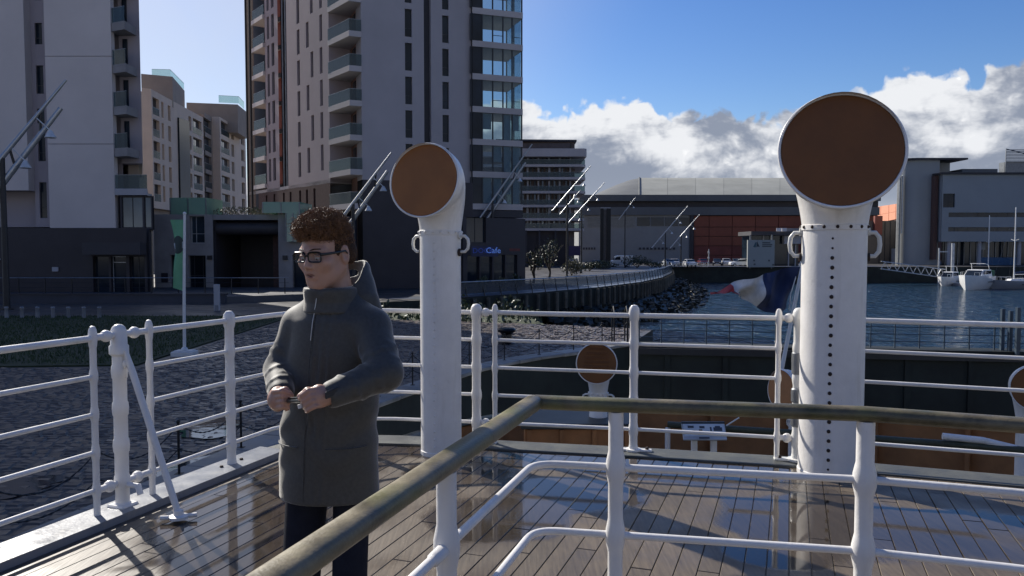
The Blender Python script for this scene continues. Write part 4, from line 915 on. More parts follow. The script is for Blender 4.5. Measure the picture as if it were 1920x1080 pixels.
# leaning mast lights
MASTM = M('brushed_mast_steel', (.42, .43, .44), .35, .6, .1, 1)
LAMPW = M('pale_lamp_head', (.62, .62, .60), .35, .1)
def mast(tip, foot, D_, zpost, label, r=.11, twin=True, dd=0.0, heads=2):
    """vertical post carrying a long leaning spar (tip / foot = photo columns and rows) with hanging lamps"""
    a, b = P(*tip, D_), P(*foot, D_); b.y += dd; c = a.lerp(b, .62)
    t = thing('mast_light', label, 'street light', (c.x, c.y, GZ), 'leaning mast lights on the quay')
    mb = MB(); mb.tube([(c.x, c.y, GZ), (c.x, c.y, c.z)], [r*1.3, r*1.0], 8); mb.lathe([(r*2.4, 0), (r*2.4, .06), (r*1.5, .1)], (c.x, c.y, GZ), 10); mb.build('post', DARK, t, 50)
    mb = MB(); mb.tube([b, c, a], [r*.9, r*1.05, r*.5], 8); mb.build('spar', MASTM, t, 50)
    if twin:
        o_ = Vector((r*3.2, .3, -r*3)); a2 = a.lerp(b, .16)+o_; b2 = b+o_*1.3
        mb = MB(); mb.tube([b2, a2], [r*1.5, r*1.0], 8); mb.build('spar', MASTM, t, 50)
        for q in (.25, .55): mb = MB(); mb.tube([a.lerp(b, q), a2.lerp(b2, q)], r*.5, 6); mb.build('strut', DARK, t)
    for k in range(heads):
        p = a.lerp(b, .32+.24*k)+Vector((r*7, -.1, -r*6)); q = a.lerp(b, .30+.24*k)
        mb = MB(); mb.tube([q, p+Vector((0, 0, r*1.5))], r*.25, 5); mb.lathe([(r*.6, r*1.6), (r*.9, r*1.2), (r*2.2, -r*1.2), (r*2.0, -r*1.4), (r*.3, -r*1.0)], (p.x, p.y, p.z), 12); mb.build('lamp_head', LAMPW, t, 50)
    return t
mast((124, 150), (-30, 390), 49, 5, 'large leaning twin-spar mast light against the left tower', .15, True, -2, 2)
mast((734, 286), (618, 440), 62, 5, 'leaning twin-spar mast light behind the smaller ventilator', .13, True, 0, 2)
mast((998, 270), (878, 440), 76, 5, 'leaning twin-spar mast light before the glazed tower end', .11, True, 0, 2)
mast((1108, 311), (1036, 395), 104, 4, 'bright leaning mast light highest against the balcony block end', .10, False, 0, 2)
mast((1088, 357), (1050, 402), 116, 4, 'short leaning mast light just below the bright one at the balcony block', .09, False, 0, 1)
mast((1134, 342), (1064, 420), 118, 4, 'leaning mast light crossing left end of the arena roof', .10, False, 0, 3)
mast((1192, 370), (1160, 412), 150, 4, 'small leaning mast light above the black totem', .09, False, 0, 1)
mast((1290, 386), (1222, 465), 148, 4, 'leaning mast light with post, left of the pair before grey arena wall', .11, False, 0, 3)
mast((1312, 402), (1256, 466), 158, 4, 'leaning mast light with post, beside the left end of orange panels', .11, False, 0, 3)

# black totem, van, cars, kiosk, quay rail
t = thing('black_totem', 'tall black rectangular totem with pale top edge before the arena', 'sign', (XX(1134, 150), 150, GZ))
for a, b in ((1125.5, 1131), (1137, 1144.5)): mb = MB(); mb.box(XX(a, 150), XX(b, 150), 149.6, 150.4, GZ, ZY(391, 150)); mb.build('upright', IRON, t)
mb = MB(); mb.box(XX(1131, 150), XX(1137, 150), 149.8, 150.2, GZ, ZY(394, 150)); mb.build('panel', M('grey_brown_panel', (.10, .085, .075), .6), t)
mb = MB(); mb.box(XX(1126, 150), XX(1144, 150), 149.55, 150.45, ZY(391, 150)+.01, ZY(389, 150)); mb.build('cap', CONCL, t)
TYRE = M('tyre_rubber', (.015, .015, .015), .8); LAMPR = M('red_tail_lamp', (.25, .01, .01), .3); LAMPC = M('clear_headlamp', (.7, .7, .68), .15)
def vehicle(px, D_, col, label, rz, kind='car', cat='car'):
    x = XX(px, D_); t = thing('parked_car' if kind == 'car' else 'delivery_van', label, cat, (x, D_, GZ), 'cars parked on the far quay' if kind == 'car' else None)
    body = [(-2.1, .35), (-2.12, .75), (-1.95, .92), (-1.15, 1.0), (-.45, 1.45), (.75, 1.5), (1.6, 1.05), (2.05, .98), (2.12, .6), (2.08, .32)] if kind == 'car' else [(-2.4, .35), (-2.42, .8), (-2.2, 1.1), (-1.5, 1.35), (-.95, 2.1), (-.6, 2.25), (2.4, 2.25), (2.45, 1.2), (2.42, .35)]
    cab = [(-1.05, 1.02), (-.47, 1.39), (.68, 1.43), (1.35, 1.05)] if kind == 'car' else [(-1.42, 1.4), (-.97, 2.0), (-.2, 2.05), (-.2, 1.4)]
    Rm = Matrix.Rotation(rz, 4, 'Z'); wd = .86 if kind == 'car' else .95
    def part(nm, mb, mt, par=t, sm=30, bev=0):
        me = mb.mesh(nm, mt, sm)
        me.transform(Rm); return inst(nm, me, par)
    mb = MB(); rings = []
    for y, s_ in ((-wd, .93), (-wd*.8, 1), (wd*.8, 1), (wd, .93)): rings.append([(p[0]*s_, y*(1 if p[1] < 1.0 else .9), p[1]*(1 if s_ == 1 else .985)) for p in body])
    mb.loft(rings); part('body', mb, M(f'car_paint_{label[:6]}_{px}', col, .25, .2, .03, 1, spec=.6))
    for s_ in (-1, 1):
        mb = MB(); y = s_*(wd*.9+.004); mb.add([(p[0], y, p[1]) for p in cab]+[(p[0], y-.02*s_, p[1]) for p in cab], [(0, 1, 2, 3), (4, 7, 6, 5), (0, 4, 5, 1), (1, 5, 6, 2), (2, 6, 7, 3), (3, 7, 4, 0)]); part('side_window', mb, GLASSD)
        for wx in (-1.35, 1.35):
            mb = MB(); mb.disc((wx, s_*(wd-.06), .32), (0, 1, 0), .32, .2, 18); w = part('wheel', mb, TYRE); mb = MB(); mb.disc((wx, s_*(wd+.05), .32), (0, 1, 0), .19, .03, 12); part('rim', mb, LGREY, w)
        mb = MB(); mb.box(-2.13, -2.0, s_*.62-.16, s_*.62+.16, .66, .8); part('headlight', mb, LAMPC)
        mb = MB(); mb.box(2.02 if kind == 'car' else 2.38, 2.13 if kind == 'car' else 2.46, s_*.68-.12, s_*.68+.12, .72, .9); part('tail_light', mb, LAMPR)
    for (xa, za, xb, zb) in ([(-1.13, 1.02, -.48, 1.43), (.8, 1.47, 1.55, 1.07)] if kind == 'car' else [(-1.5, 1.37, -.97, 2.07)]):
        mb = MB(); mb.quad((xa-.02, -.7, za+.02), (xa-.02, .7, za+.02), (xb-.02 if xa < 0 else xb+.02, .66, zb+.02), (xb-.02 if xa < 0 else xb+.02, -.66, zb+.02)); part('windscreen', mb, GLASSD)
    mb = MB(); mb.box(-2.16, -2.1, -.3, .3, .42, .54); part('number_plate', mb, LAMPC)
    return t
vehicle(1163, 156, (.62, .62, .62), 'white van parked just right of the black totem', R(8), 'van', 'van')
cars = [(1118, 148, (.03, .03, .035), 'dark car parked left of the black totem', 80), (1254, 160, (.5, .5, .5), 'pale car end-on between the two leaning mast posts', 95), (1265, 163, (.45, .46, .48), 'silver car right of the first leaning mast post', 85), (1293, 158, (.7, .7, .7), 'white car facing the water at left end of the orange wall', 92), (1345, 168, (.04, .04, .05), 'black hatchback first in the row left of the white kiosk', 75), (1362, 169, (.55, .56, .58), 'silver car second in the row left of the white kiosk', 80),
        (1381, 168, (.10, .11, .13), 'dark grey car third in the row before the white kiosk', 80), (1395, 170, (.5, .5, .5), 'grey car parked hard against the white kiosk, behind', 80), (1388, 160, (.75, .75, .75), 'long white car side-on nearest the quay edge before kiosk', 3), (1318, 170, (.16, .03, .03), 'dark red car alone beneath the orange panels', 85)]
for px, D_, c, lb, a in cars: vehicle(px, D_, c, lb, R(a))
t = thing('kiosk_hoarding', 'square off-white hoarding with blue sail emblem and lines of lettering', 'hoarding', (XX(1427, 157), 157, GZ)); D = 157
mb = MB(); mb.box(XX(1402, D), XX(1452.5, D), D, D+.5, ZY(501, D), ZY(450, D)); mb.build('board', M('off_white_board', (.33, .34, .32), .6, 0, .05, .5), t)
TEAL = M('teal_print', (.03, .10, .13), .5); NAVY = M('navy_print', (.012, .03, .05), .5); TXT = M('grey_print', (.10, .11, .11), .6)
f = lambda px, py: (XX(px, D), D-.02, ZY(py, D))
mb = MB(); mb.add([f(1412, 463), f(1417, 464), f(1418.5, 454), f(1416, 454.5)], [(0, 1, 2, 3)]); mb.build('emblem_sail', TEAL, t)
mb = MB(); mb.add([f(1418, 464), f(1421, 462), f(1424.5, 463.5), f(1420.5, 454.5), f(1419.5, 451)], [(0, 1, 2, 3, 4)]); mb.build('emblem_sail', NAVY, t)
for k, (w, y) in enumerate(((15, 455), (19, 458.6), (17.5, 462))):
    mb = MB(); mb.box(XX(1429, D), XX(1429+w, D), D-.02, D-.003, ZY(y+1.2, D), ZY(y-1.2, D)); mb.build('print_line', TXT, t)
for px, py in ((1414, 488), (1415, 495), (1442, 488), (1450, 496)): mb = MB(); mb.box(XX(px, D)-.15, XX(px, D)+.2, D-.05, D-.003, ZY(py+2, D), ZY(py-1, D)); mb.build('fixing', TXT, t)
for px in (1408, 1449): mb = MB(); mb.box(XX(px, D)-.1, XX(px, D)+.1, D+.51, D+.7, GZ-.3, ZY(440, D)); mb.build('support', GREY, t)
t = thing('ticket_pavilion', 'small dark glazed pavilion with a flat canopy behind the off-white hoarding', 'pavilion', (XX(1450, 166), 166, GZ)); D = 166
mb = MB(); mb.box(XX(1412, D), XX(1500, D), D+1, D+8, GZ, ZY(442, D)); mb.build('glazed_wall', GLASSD, t)
mb = MB(); mb.box(XX(1404, D), XX(1498, D), D-1.5, D+8, ZY(441.5, D), ZY(434, D)); mb.build('canopy', CHAR, t)
mb = MB(); mb.box(XX(1469, D), XX(1500, D), D-.5, D+.9, ZY(457, D), ZY(442, D)); mb.build('fascia', CONCL, t)
mb = MB(); mb.box(XX(1472, D), XX(1512, D), D-.2, D+5, ZY(434, D)+.01, ZY(428, D)); mb.build('roof_box', CONC, t)
for px in (1408, 1432, 1446, 1480, 1493): mb = MB(); mb.box(XX(px, D), XX(px, D)+.25, D+.7, D+.95, GZ, ZY(442, D)); mb.build('column', CONCL, t)
for px in (1450, 1460): mb = MB(); mb.box(XX(px, D), XX(px+9, D), D-1.8, D-1.7, ZY(434, D), ZY(428, D)); mb.build('sign_panel', M(f'white_sign_{px}', (.7, .66, .66), .5), t)
t = thing('quay_railing', 'low pale railing with close uprights on the far quay edge', 'railing', (XX(1275, 156), 156.5, GZ))
for px in range(1235, 1330, 4): mb = MB(); x = XX(px, 156.5); mb.box(x-.05, x+.05, 156.45, 156.55, GZ, GZ+.9); mb.build('post', LGREY, t)
mb = MB(); mb.tube([(XX(1234, 156.5), 156.5, GZ+.9), (XX(1330, 156.5), 156.5, GZ+.9)], .05, 6); mb.build('rail', LGREY, t)
mb = MB(); mb.box(XX(1236, 158), XX(1640, 158), 157.4, 158, GZ, GZ+.12); tag(mb.build('quay_kerb', CONCL), kind='structure')
mb = MB(); mb.tube([(XX(1329, 160), 160, GZ), (XX(1329, 160), 160, ZY(467, 160))], .1, 8); mb.lathe([(.16, 0), (.2, .3), (.14, .5)], (XX(1329, 160), 160, ZY(476, 160)), 8); mb.lathe([(.16, 0), (.2, .3), (.14, .5)], (XX(1329, 160), 160, ZY(486, 160)), 8); tag(mb.build('signal_post', LGREY), 'slender pale signal post with two drums before the orange wall', 'post')

# gangway, pontoon and boats
gw = thing('gangway', 'grey lattice footbridge sloping down from far quay to the boats', 'gangway', (XX(1705, 150), 150, WZ)); D = 148
tops = [(1652, 490), (1772, 505)]; bots = [(1652, 504), (1772, 521)]
for yo in (0, 1.5):
    A0, A1, B0, B1 = [P(px, py, D+yo) for px, py in (*tops, *bots)]
    for a, b, nm in ((A0, A1, 'top_chord'), (B0, B1, 'bottom_chord')): mb = MB(); mb.tube([a, b], .1, 6); mb.build(nm, LGREY, gw)
    for k in range(16):
        a = B0.lerp(B1, k/16) if k % 2 == 0 else A0.lerp(A1, k/16); b = A0.lerp(A1, (k+1)/16) if k % 2 == 0 else B0.lerp(B1, (k+1)/16)
        mb = MB(); mb.tube([a, b], .07, 5); mb.build('lattice_bar', LGREY, gw)
A0, B0, B1 = P(1652, 504, D), P(1652, 504, D), P(1772, 521, D); mb = MB(); mb.add([B0, B1, B1+Vector((0, 1.5, 0)), B0+Vector((0, 1.5, 0))], [(0, 1, 2, 3)]); mb.build('deck', GREY, gw)
mb = MB(); mb.box(XX(1772, D), XX(1990, D), 143, 146, WZ-.2, WZ+.5); tag(mb.build('pontoon', CONC), 'grey floating pontoon behind the moored boats', 'pontoon')
for k, px in enumerate((1761, 1787)):
    mb = MB(); x = XX(px, 156); mb.tube([(x, 156, WZ-1), (x, 156, ZY((465, 456)[k], 156))], (.15, .3)[k], 10)
    if k == 0: mb.box(x, x+1.7, 155.9, 156.1, ZY(473, 156), ZY(471, 156))
    tag(mb.build('mooring_pile', LGREY), ('thin mooring pile with a short arm above the gangway', 'thick pale mooring pile at the foot of the gangway')[k], 'pile')
HULLW = M('white_gelcoat', (.8, .8, .78), .2, 0, .04, 1); HULLG = M('grey_gelcoat', (.30, .31, .33), .3, 0, .05, 1); NAVYH = M('navy_stripe', (.02, .03, .07), .35); GREENC = M('green_canvas', (.03, .12, .06), .8)
def hull(mb, L_, B_, H, sheer=.35, n=12, tr=.75):
    rings = []
    for i in range(n+1):
        s_ = i/n; b = B_/2*(tr+(1-tr)*min(1, s_*2.2)) if s_ < .5 else B_/2*math.sqrt(max(0, 1-((s_-.5)/.5)**2.2)); b = max(b, .02); x = -L_/2+L_*s_; h = H+sheer*s_**2; k = .55-.5*max(0, s_-.6)
        rings.append([(x+.5*s_*s_, -b, h), (x+.25*s_*s_, -b*.92, h*.45), (x, -b*k, -.15), (x, b*k, -.15), (x+.25*s_*s_, b*.92, h*.45), (x+.5*s_*s_, b, h)])
    mb.loft(rings)
def boat(px, py, L_, B_, H, rz, label, hm, kind):
    q = G(px, py, WZ); t = thing('motor_boat' if kind != 'yacht' else 'sailing_yacht', label, 'boat', (q.x, q.y, WZ)); Rm = Matrix.Rotation(rz, 4, 'Z')
    def part(nm, mb, mt, par=t, sm=35): me = mb.mesh(nm, mt, sm); me.transform(Rm); return inst(nm, me, par)
    mb = MB(); hull(mb, L_, B_, H); part('hull', mb, hm)
    mb = MB(); 
    for s_ in (-1, 1): mb.bar((-L_/2+.1, s_*(B_/2*.86+.02), H*.55), (L_*.05, s_*(B_/2*.99+.02), H*.6), .04, .14)
    part('rubbing_strake', mb, NAVYH)
    if kind == 'cruiser':
        mb = MB(); mb.loft([[(-L_*.3, -B_*.36, z0) if 0 else (x, y, z) for x, y, z in r] for r in [[(-L_*.3, -B_*.38, H), (L_*.22, -B_*.34, H), (L_*.22, B_*.34, H), (-L_*.3, B_*.38, H)], [(-L_*.28, -B_*.34, H+1.15), (L_*.06, -B_*.3, H+1.15), (L_*.06, B_*.3, H+1.15), (-L_*.28, B_*.34, H+1.15)]]]); cb = part('cabin', mb, HULLW)
        for s_ in (-1, 1):
            for k in range(3): mb = MB(); x = -L_*.25+k*L_*.12; mb.box(x, x+L_*.1, s_*B_*.365-.02, s_*B_*.365+.02, H+.45, H+.95); part('window', mb, GLASSD, cb)
        mb = MB(); mb.add([(L_*.20, -B_*.3, H+.2), (L_*.20, B_*.3, H+.2), (L_*.085, B_*.28, H+1.05), (L_*.085, -B_*.28, H+1.05)], [(0, 1, 2, 3)]); part('windscreen', mb, GLASSD, cb)
        mb = MB()
        for s_ in (-1, 1): mb.tube([(-L_*.2, s_*B_*.34, H+1.1), (-L_*.16, s_*B_*.32, H+2.0), (-L_*.05, s_*B_*.28, H+2.15)], .05, 6)
        mb.tube([(-L_*.05, -B_*.28, H+2.15), (-L_*.05, B_*.28, H+2.15)], .05, 6); part('radar_arch', mb, HULLW)
        mb = MB(); mb.box(-L_*.44, -L_*.3, -B_*.36, B_*.36, H+.02, H+1.0); part('cockpit_canopy', mb, GREENC)
        for s_ in (-.25, .25): mb = MB(); mb.box(-L_/2-.03, -L_/2+.05, s_*B_-.25, s_*B_+.25, H*.45, H*.75); part('stern_window', mb, NAVYH)
    else:
        mb = MB(); mb.loft([[(-L_*.15, -B_*.3, H), (L_*.22, -B_*.22, H), (L_*.22, B_*.22, H), (-L_*.15, B_*.3, H)], [(-L_*.13, -B_*.26, H+.5), (L_*.16, -B_*.16, H+.45), (L_*.16, B_*.16, H+.45), (-L_*.13, B_*.26, H+.5)]]); cb = part('cabin', mb, HULLW)
        if kind == 'yacht':
            hm_ = 12.5; mb = MB(); mb.tube([(L_*.08, 0, H), (L_*.08, 0, H+hm_)], [.11, .08], 8); part('mast', mb, HULLW); mb = MB(); mb.tube([(L_*.07, 0, H+1.2), (-L_*.35, 0, H+1.25)], .08, 6); part('boom', mb, HULLW)
            mb = MB(); mb.tube([(L_*.06, -.02, H+1.4), (-L_*.15, 0, H+1.5), (-L_*.33, 0, H+1.42)], [.2, .24, .12], 8); part('furled_sail', mb, NAVYH)
            for e in ((L_*.5, 0), (-L_*.48, 0), (L_*.06, B_*.45), (L_*.06, -B_*.45)): mb = MB(); mb.tube([(e[0], e[1], H), (L_*.08, 0, H+hm_-.2)], .012, 4); part('stay', mb, GREY)
            for s_ in (-1, 1): mb = MB(); mb.tube([(L_*.08, 0, H+hm_*.55), (L_*.08, s_*.9, H+hm_*.57)], .03, 5); part('spreader', mb, HULLW)
    mb = MB()
    for s_ in (-1, 1):
        for k in range(5): x = L_*(.02+.1*k); y = s_*B_/2*.9*math.sqrt(max(.02, 1-(max(0, x/L_)*2)**2.2)); mb.tube([(x, y, H), (x, y, H+.75)], .025, 5)
        mb.tube([(L_*(.02+.1*k), s_*B_/2*.9*math.sqrt(max(.02, 1-(max(0, .02+.1*k)*2)**2.2)), H+.75) for k in range(5)], .025, 5)
    part('pulpit_rail', mb, LGREY); return t
boat(1779, 535, 6.6, 2.8, 1.35, R(222), 'small white cabin boat nearest the foot of the gangway', HULLW, 'cruiser')
boat(1830, 542, 9.5, 4.0, 2.1, R(222), 'larger white cabin cruiser with arched radar frame beside small boat', HULLW, 'cruiser')
boat(1908, 541, 9.5, 3.0, 1.2, R(188), 'grey sailing yacht with tall bare mast at right edge of water', HULLG, 'yacht')
t = boat(1858, 527, 9, 2.9, 1.1, R(185), 'yacht with green canvas and second mast, behind the white cruiser', HULLG, 'yacht')
t = boat(1822, 521, 7, 2.4, .9, R(185), 'small sailing boat with short mast hidden behind the white cruiser', HULLW, 'yacht')
for ch in t.children: ch.scale = (1, 1, .72)
# ------------------------------------------------------------------ the ship: upper deck
SA = R(19.2); ua = Vector((math.sin(SA), math.cos(SA), 0)); va = Vector((math.cos(SA), -math.sin(SA), 0))   # aft along the ship, across to starboard
def SH(u, v, z=0): p = ua*u+va*v; return Vector((p.x, p.y, z))
RAILP = [(-4.05, 0.0), (-3.02, 2.95), (-2.37, 4.80), (-2.04, 5.75), (-1.88, 6.2), (-1.74, 6.44), (-1.5, 6.58), (-1.25, 6.62), (-.97, 6.60), (-.29, 6.47), (.17, 6.36), (.95, 6.2), (2.0, 5.94), (2.6, 5.74), (3.46, 5.42), (4.6, 4.9), (6.2, 4.0)]
def offs(pts, o):
    out = []
    for i, p in enumerate(pts):
        a = Vector(pts[max(0, i-1)]); b = Vector(pts[min(len(pts)-1, i+1)]); t = (b-a).normalized(); out.append(Vector(p)+Vector((t.y, -t.x))*o)
    return out
outer = offs(RAILP, -.12); inner_ = offs(RAILP, .16)
def deckmat():
    m = M('wet_deck_planks', (.128, .100, .070), .5, 0, .24, 1.3, .25, 60, .5, stretch=(1, 1, 1)); nt = m.node_tree; L = nt.links.new; b = nt.nodes['Principled BSDF']
    src = nt.nodes.new('ShaderNodeNewGeometry').outputs['Position']
    def nz(scale, detail=4, rot=None, st=(1, 1, 1), dist=0):
        mp = nt.nodes.new('ShaderNodeMapping'); L(src, mp.inputs[0]); mp.inputs['Scale'].default_value = st
        if rot: mp.vector_type = 'POINT'; mp.inputs['Rotation'].default_value = (0, 0, rot)
        n = nt.nodes.new('ShaderNodeTexNoise'); n.inputs['Scale'].default_value = scale; n.inputs['Detail'].default_value = detail; n.inputs['Distortion'].default_value = dist; L(mp.outputs[0], n.inputs['Vector']); return n.outputs['Fac']
    def mr(v, a, b_, c, d, sm=True):
        n = nt.nodes.new('ShaderNodeMapRange'); n.interpolation_type = 'SMOOTHSTEP' if sm else 'LINEAR'; L(v, n.inputs[0])
        for i, q in enumerate((a, b_, c, d)): n.inputs[i+1].default_value = q
        return n.outputs[0]
    def mt_(op, a, b_):
        n = nt.nodes.new('ShaderNodeMath'); n.operation = op; n.use_clamp = True
        for i, q in enumerate((a, b_)):
            if hasattr(q, 'links'): L(q, n.inputs[i])
            else: n.inputs[i].default_value = q
        return n.outputs[0]
    # standing water: soft patches broken by noise; one wide patch darkens the aft strip
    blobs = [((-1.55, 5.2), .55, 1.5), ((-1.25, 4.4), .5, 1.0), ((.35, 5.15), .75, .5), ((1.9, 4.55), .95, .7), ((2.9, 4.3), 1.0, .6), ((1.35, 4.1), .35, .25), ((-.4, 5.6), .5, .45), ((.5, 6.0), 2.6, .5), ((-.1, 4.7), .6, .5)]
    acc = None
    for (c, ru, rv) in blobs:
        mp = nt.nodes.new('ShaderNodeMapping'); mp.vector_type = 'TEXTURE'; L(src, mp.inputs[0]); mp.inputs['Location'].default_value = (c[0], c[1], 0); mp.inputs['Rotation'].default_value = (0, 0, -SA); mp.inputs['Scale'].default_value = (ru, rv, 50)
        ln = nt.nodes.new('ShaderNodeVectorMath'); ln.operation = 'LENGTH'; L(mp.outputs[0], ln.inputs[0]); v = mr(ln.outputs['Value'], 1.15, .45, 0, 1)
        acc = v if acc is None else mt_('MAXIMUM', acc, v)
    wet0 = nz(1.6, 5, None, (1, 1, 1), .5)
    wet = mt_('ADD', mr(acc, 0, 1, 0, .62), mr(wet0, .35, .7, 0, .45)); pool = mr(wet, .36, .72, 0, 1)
    grain = nz(22, 5, SA, (3.0, .18, 1)); damp = mr(nz(2.3, 5), .3, .65, .34, .56)
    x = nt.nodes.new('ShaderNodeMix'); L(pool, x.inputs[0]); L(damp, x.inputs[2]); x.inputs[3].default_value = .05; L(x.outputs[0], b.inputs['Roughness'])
    c = nt.nodes.new('ShaderNodeMix'); c.data_type = 'RGBA'; c.blend_type = 'MULTIPLY'; c.inputs[0].default_value = .55; L(b.inputs['Base Color'].links[0].from_socket, c.inputs[6])
    rp = nt.nodes.new('ShaderNodeValToRGB'); L(grain, rp.inputs[0]); rp.color_ramp.elements[0].position = .3; rp.color_ramp.elements[0].color = (.45, .42, .4, 1); rp.color_ramp.elements[1].position = .65; rp.color_ramp.elements[1].color = (1.15, 1.12, 1.05, 1); L(rp.outputs[0], c.inputs[7])
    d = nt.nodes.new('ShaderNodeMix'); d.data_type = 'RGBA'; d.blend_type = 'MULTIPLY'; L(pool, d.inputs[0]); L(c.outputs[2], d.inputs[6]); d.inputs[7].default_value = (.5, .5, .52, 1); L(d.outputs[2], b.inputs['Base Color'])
    bp = [n for n in nt.nodes if n.type == 'BUMP'][0]; L(mr(pool, 0, 1, .30, .015, False), bp.inputs['Strength']); L(grain, bp.inputs['Height']); bp.inputs['Distance'].default_value = .004
    return m
DECKM = deckmat(); SEAM = M('deck_caulking', (.075, .064, .053), .4); MARG = paintmat('margin_shaded_white_paint', (.20, .21, .23), .9); MARGG = M('grey_margin_paint', (.075, .078, .072), .6, 0, .25, 3, .15, 30, rvar=.15)
dk = thing('deck', None, None, SH(3.5, -1, 0)); dk['kind'] = 'structure'
# dark bed below the planks shows in the seams
ob_ = [(p.x, p.y) for p in outer]+[(6.2, -6), (-6.2, -6)]
mb = MB(); mb.prism(ob_, -.35, -.012); mb.build('deck_bed', SEAM, dk)
def u_end(v):
    """distance aft where the plank row at v meets the margin"""
    best = 99
    for a, b in zip(inner_[3:], inner_[4:]):
        q = []
        for p in (a, b): w = Vector((p.x, p.y, 0)); q.append((w.dot(ua), w.dot(va)))
        (u0, v0), (u1, v1) = q
        if min(v0, v1) <= v <= max(v0, v1) and abs(v1-v0) > 1e-6: best = min(best, u0+(u1-u0)*(v-v0)/(v1-v0))
    return best
def v_left(u):
    pts = [(Vector((p.x, p.y, 0)).dot(ua), Vector((p.x, p.y, 0)).dot(va)) for p in inner_[:6]]
    return float(np.interp(u, [p[0] for p in pts], [p[1] for p in pts]))
PW = .107; row = 0; pk = random.Random(5); v = -3.62
while v < 2.55:
    u = -1.6-pk.uniform(0, 2.2); e0, e1 = u_end(v), u_end(v+PW-.0035); e0 = min(e0, 7.4); e1 = min(e1, 7.4)
    if v < -3.0: pass
    while u < max(e0, e1)-.05:
        l = pk.uniform(1.9, 2.7); ue = u+l
        a0, a1 = min(ue-.005, e0), min(ue-.005, e1)
        if max(a0, a1) > -1.5 and u < 7 and max(a0, a1) > u+.05:
            w = PW-.0035; h = pk.uniform(-.0012, .0012); b = .0025; o_ = SH(u, v)
            uu = [(u, v), (a0, v), (a1, v+w), (u, v+w)]; ui = [(u+b, v+b), (a0-b, v+b), (a1-b, v+w-b), (u+b, v+w-b)]
            mb = MB(); mb.add([SH(*q, -.03) for q in uu]+[SH(*q, h-.003) for q in uu]+[SH(*q, h) for q in ui], [(0, 1, 5, 4), (1, 2, 6, 5), (2, 3, 7, 6), (3, 0, 4, 7), (4, 5, 9, 8), (5, 6, 10, 9), (6, 7, 11, 10), (7, 4, 8, 11), (8, 9, 10, 11)][::1])
            if SH(1, 0).cross(SH(0, 1)).z < 0: mb.f = [f_[::-1] for f_ in mb.f]
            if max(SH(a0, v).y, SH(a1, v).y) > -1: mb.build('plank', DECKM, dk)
        u = ue
    v += PW
# raised margin round the deck edge (port-side white darkened for shade and wet, worn grey aft)
def strip(pa, pb, z0, z1, mt_, nm):
    mb = MB(); n = len(pa); vs = []
    for a, b in zip(pa, pb): vs += [(a.x, a.y, z0), (a.x, a.y, z1-.004), (a.x, a.y, z1), (b.x, b.y, z1), (b.x, b.y, z0)]
    fs = []
    for i in range(n-1):
        for k in range(4): fs.append((i*5+k, i*5+k+1, (i+1)*5+k+1, (i+1)*5+k))
    mb.add(vs, fs); return mb.build(nm, mt_, dk)
strip(outer[:5], offs(RAILP, .13)[:5], -.3, .035, MARG, 'margin_plate'); strip(outer[4:], inner_[4:], -.3, .012, MARGG, 'margin_plate')

# ------------------------------------------------------------------ white deck railings
HZ = (.18, .405, .63, .855, 1.08)
def along_d(a, b, px): q = hit(px, a, b); return (a[0]+(b[0]-a[0])*q, a[1]+(b[1]-a[1])*q)
def post(par, p, r, h, mt_=WHITE, joints=HZ, cap=True, foot=None, name='post'):
    mb = MB(); x, y = p; pr_ = [(r, .03)]; bu = 1.2 if r > .025 else 1.32
    for z in joints[:-1] if cap else joints: pr_ += [(r, z-.05), (r*1.06, z-.04), (r*bu*.985, z-.018), (r*bu, z), (r*bu*.985, z+.018), (r*1.06, z+.04), (r, z+.05)]
    pr_ += [(r, h-.06), (r*1.18, h-.045), (r*1.34, h-.015), (r*1.36, h+.012), (r*1.15, h+.045), (r*.7, h+.065), (.001, h+.07)]
    mb.lathe(pr_, (x, y, 0), 20); o = mb.build(name, mt_, par, 40)
    if foot:
        mb = MB(); mb.lathe([(r*1.05, .012), (r*1.9, .014), (r*1.9, .03), (r*1.15, .034), (r*1.05, .06)], (x, y, 0), 20); f_ = mb.build('foot', mt_, o, 40)
        for s_ in (-1, 1):
            mb = MB(); mb.obox((x+s_*foot.x*r*3.0, y+s_*foot.y*r*3.0, .02), foot*(r*1.6), Vector((-foot.y, foot.x, 0))*(r*.9), (0, 0, .009)); lg = mb.build('foot_lug', mt_, o, bevel=.004)
            mb = MB(); mb.lathe([(.014, .029), (.014, .045), (.009, .048), (.001, .048)], (x+s_*foot.x*r*3.4, y+s_*foot.y*r*3.4, 0), 6); mb.build('bolt', RUST, o)
    return o
def rails(par, pts, hz=HZ, mt_=WHITE, r=.0145, rt=.0195, n=8):
    for i, z in enumerate(hz):
        mb = MB(); mb.tube([(p[0], p[1], z+.004*math.sin(7*i+k)) for k, p in enumerate(pts)], rt if i == len(hz)-1 else r, 10); mb.build('top_rail' if i == len(hz)-1 else 'rail', mt_, par, 60)
def knuckle(par, a, b, z, mt_=WHITE):
    mb = MB(); mb.tube([(*a, z), (*b, z)], .02, 10); m_ = ((a[0]+b[0])/2, (a[1]+b[1])/2, z); mb.ball(m_, .036, 14, 8); mb.build('hinge_knuckle', mt_, par, 60)
A_, B_ = RAILP[0], RAILP[2]
g1 = thing('deck_railing', 'white five-bar railing panel running off the left edge, hinged to thick post', 'railing', (-3.0, 3.0, 0))
ldir = (Vector(RAILP[2])-Vector(RAILP[1])).normalized(); thin1 = tuple(Vector(RAILP[2])-ldir*.19)
post(g1, thin1, .019, 1.08, joints=HZ, name='end_post'); rails(g1, [RAILP[0], RAILP[1], thin1])
post(g1, RAILP[1], .031, 1.08, name='post')
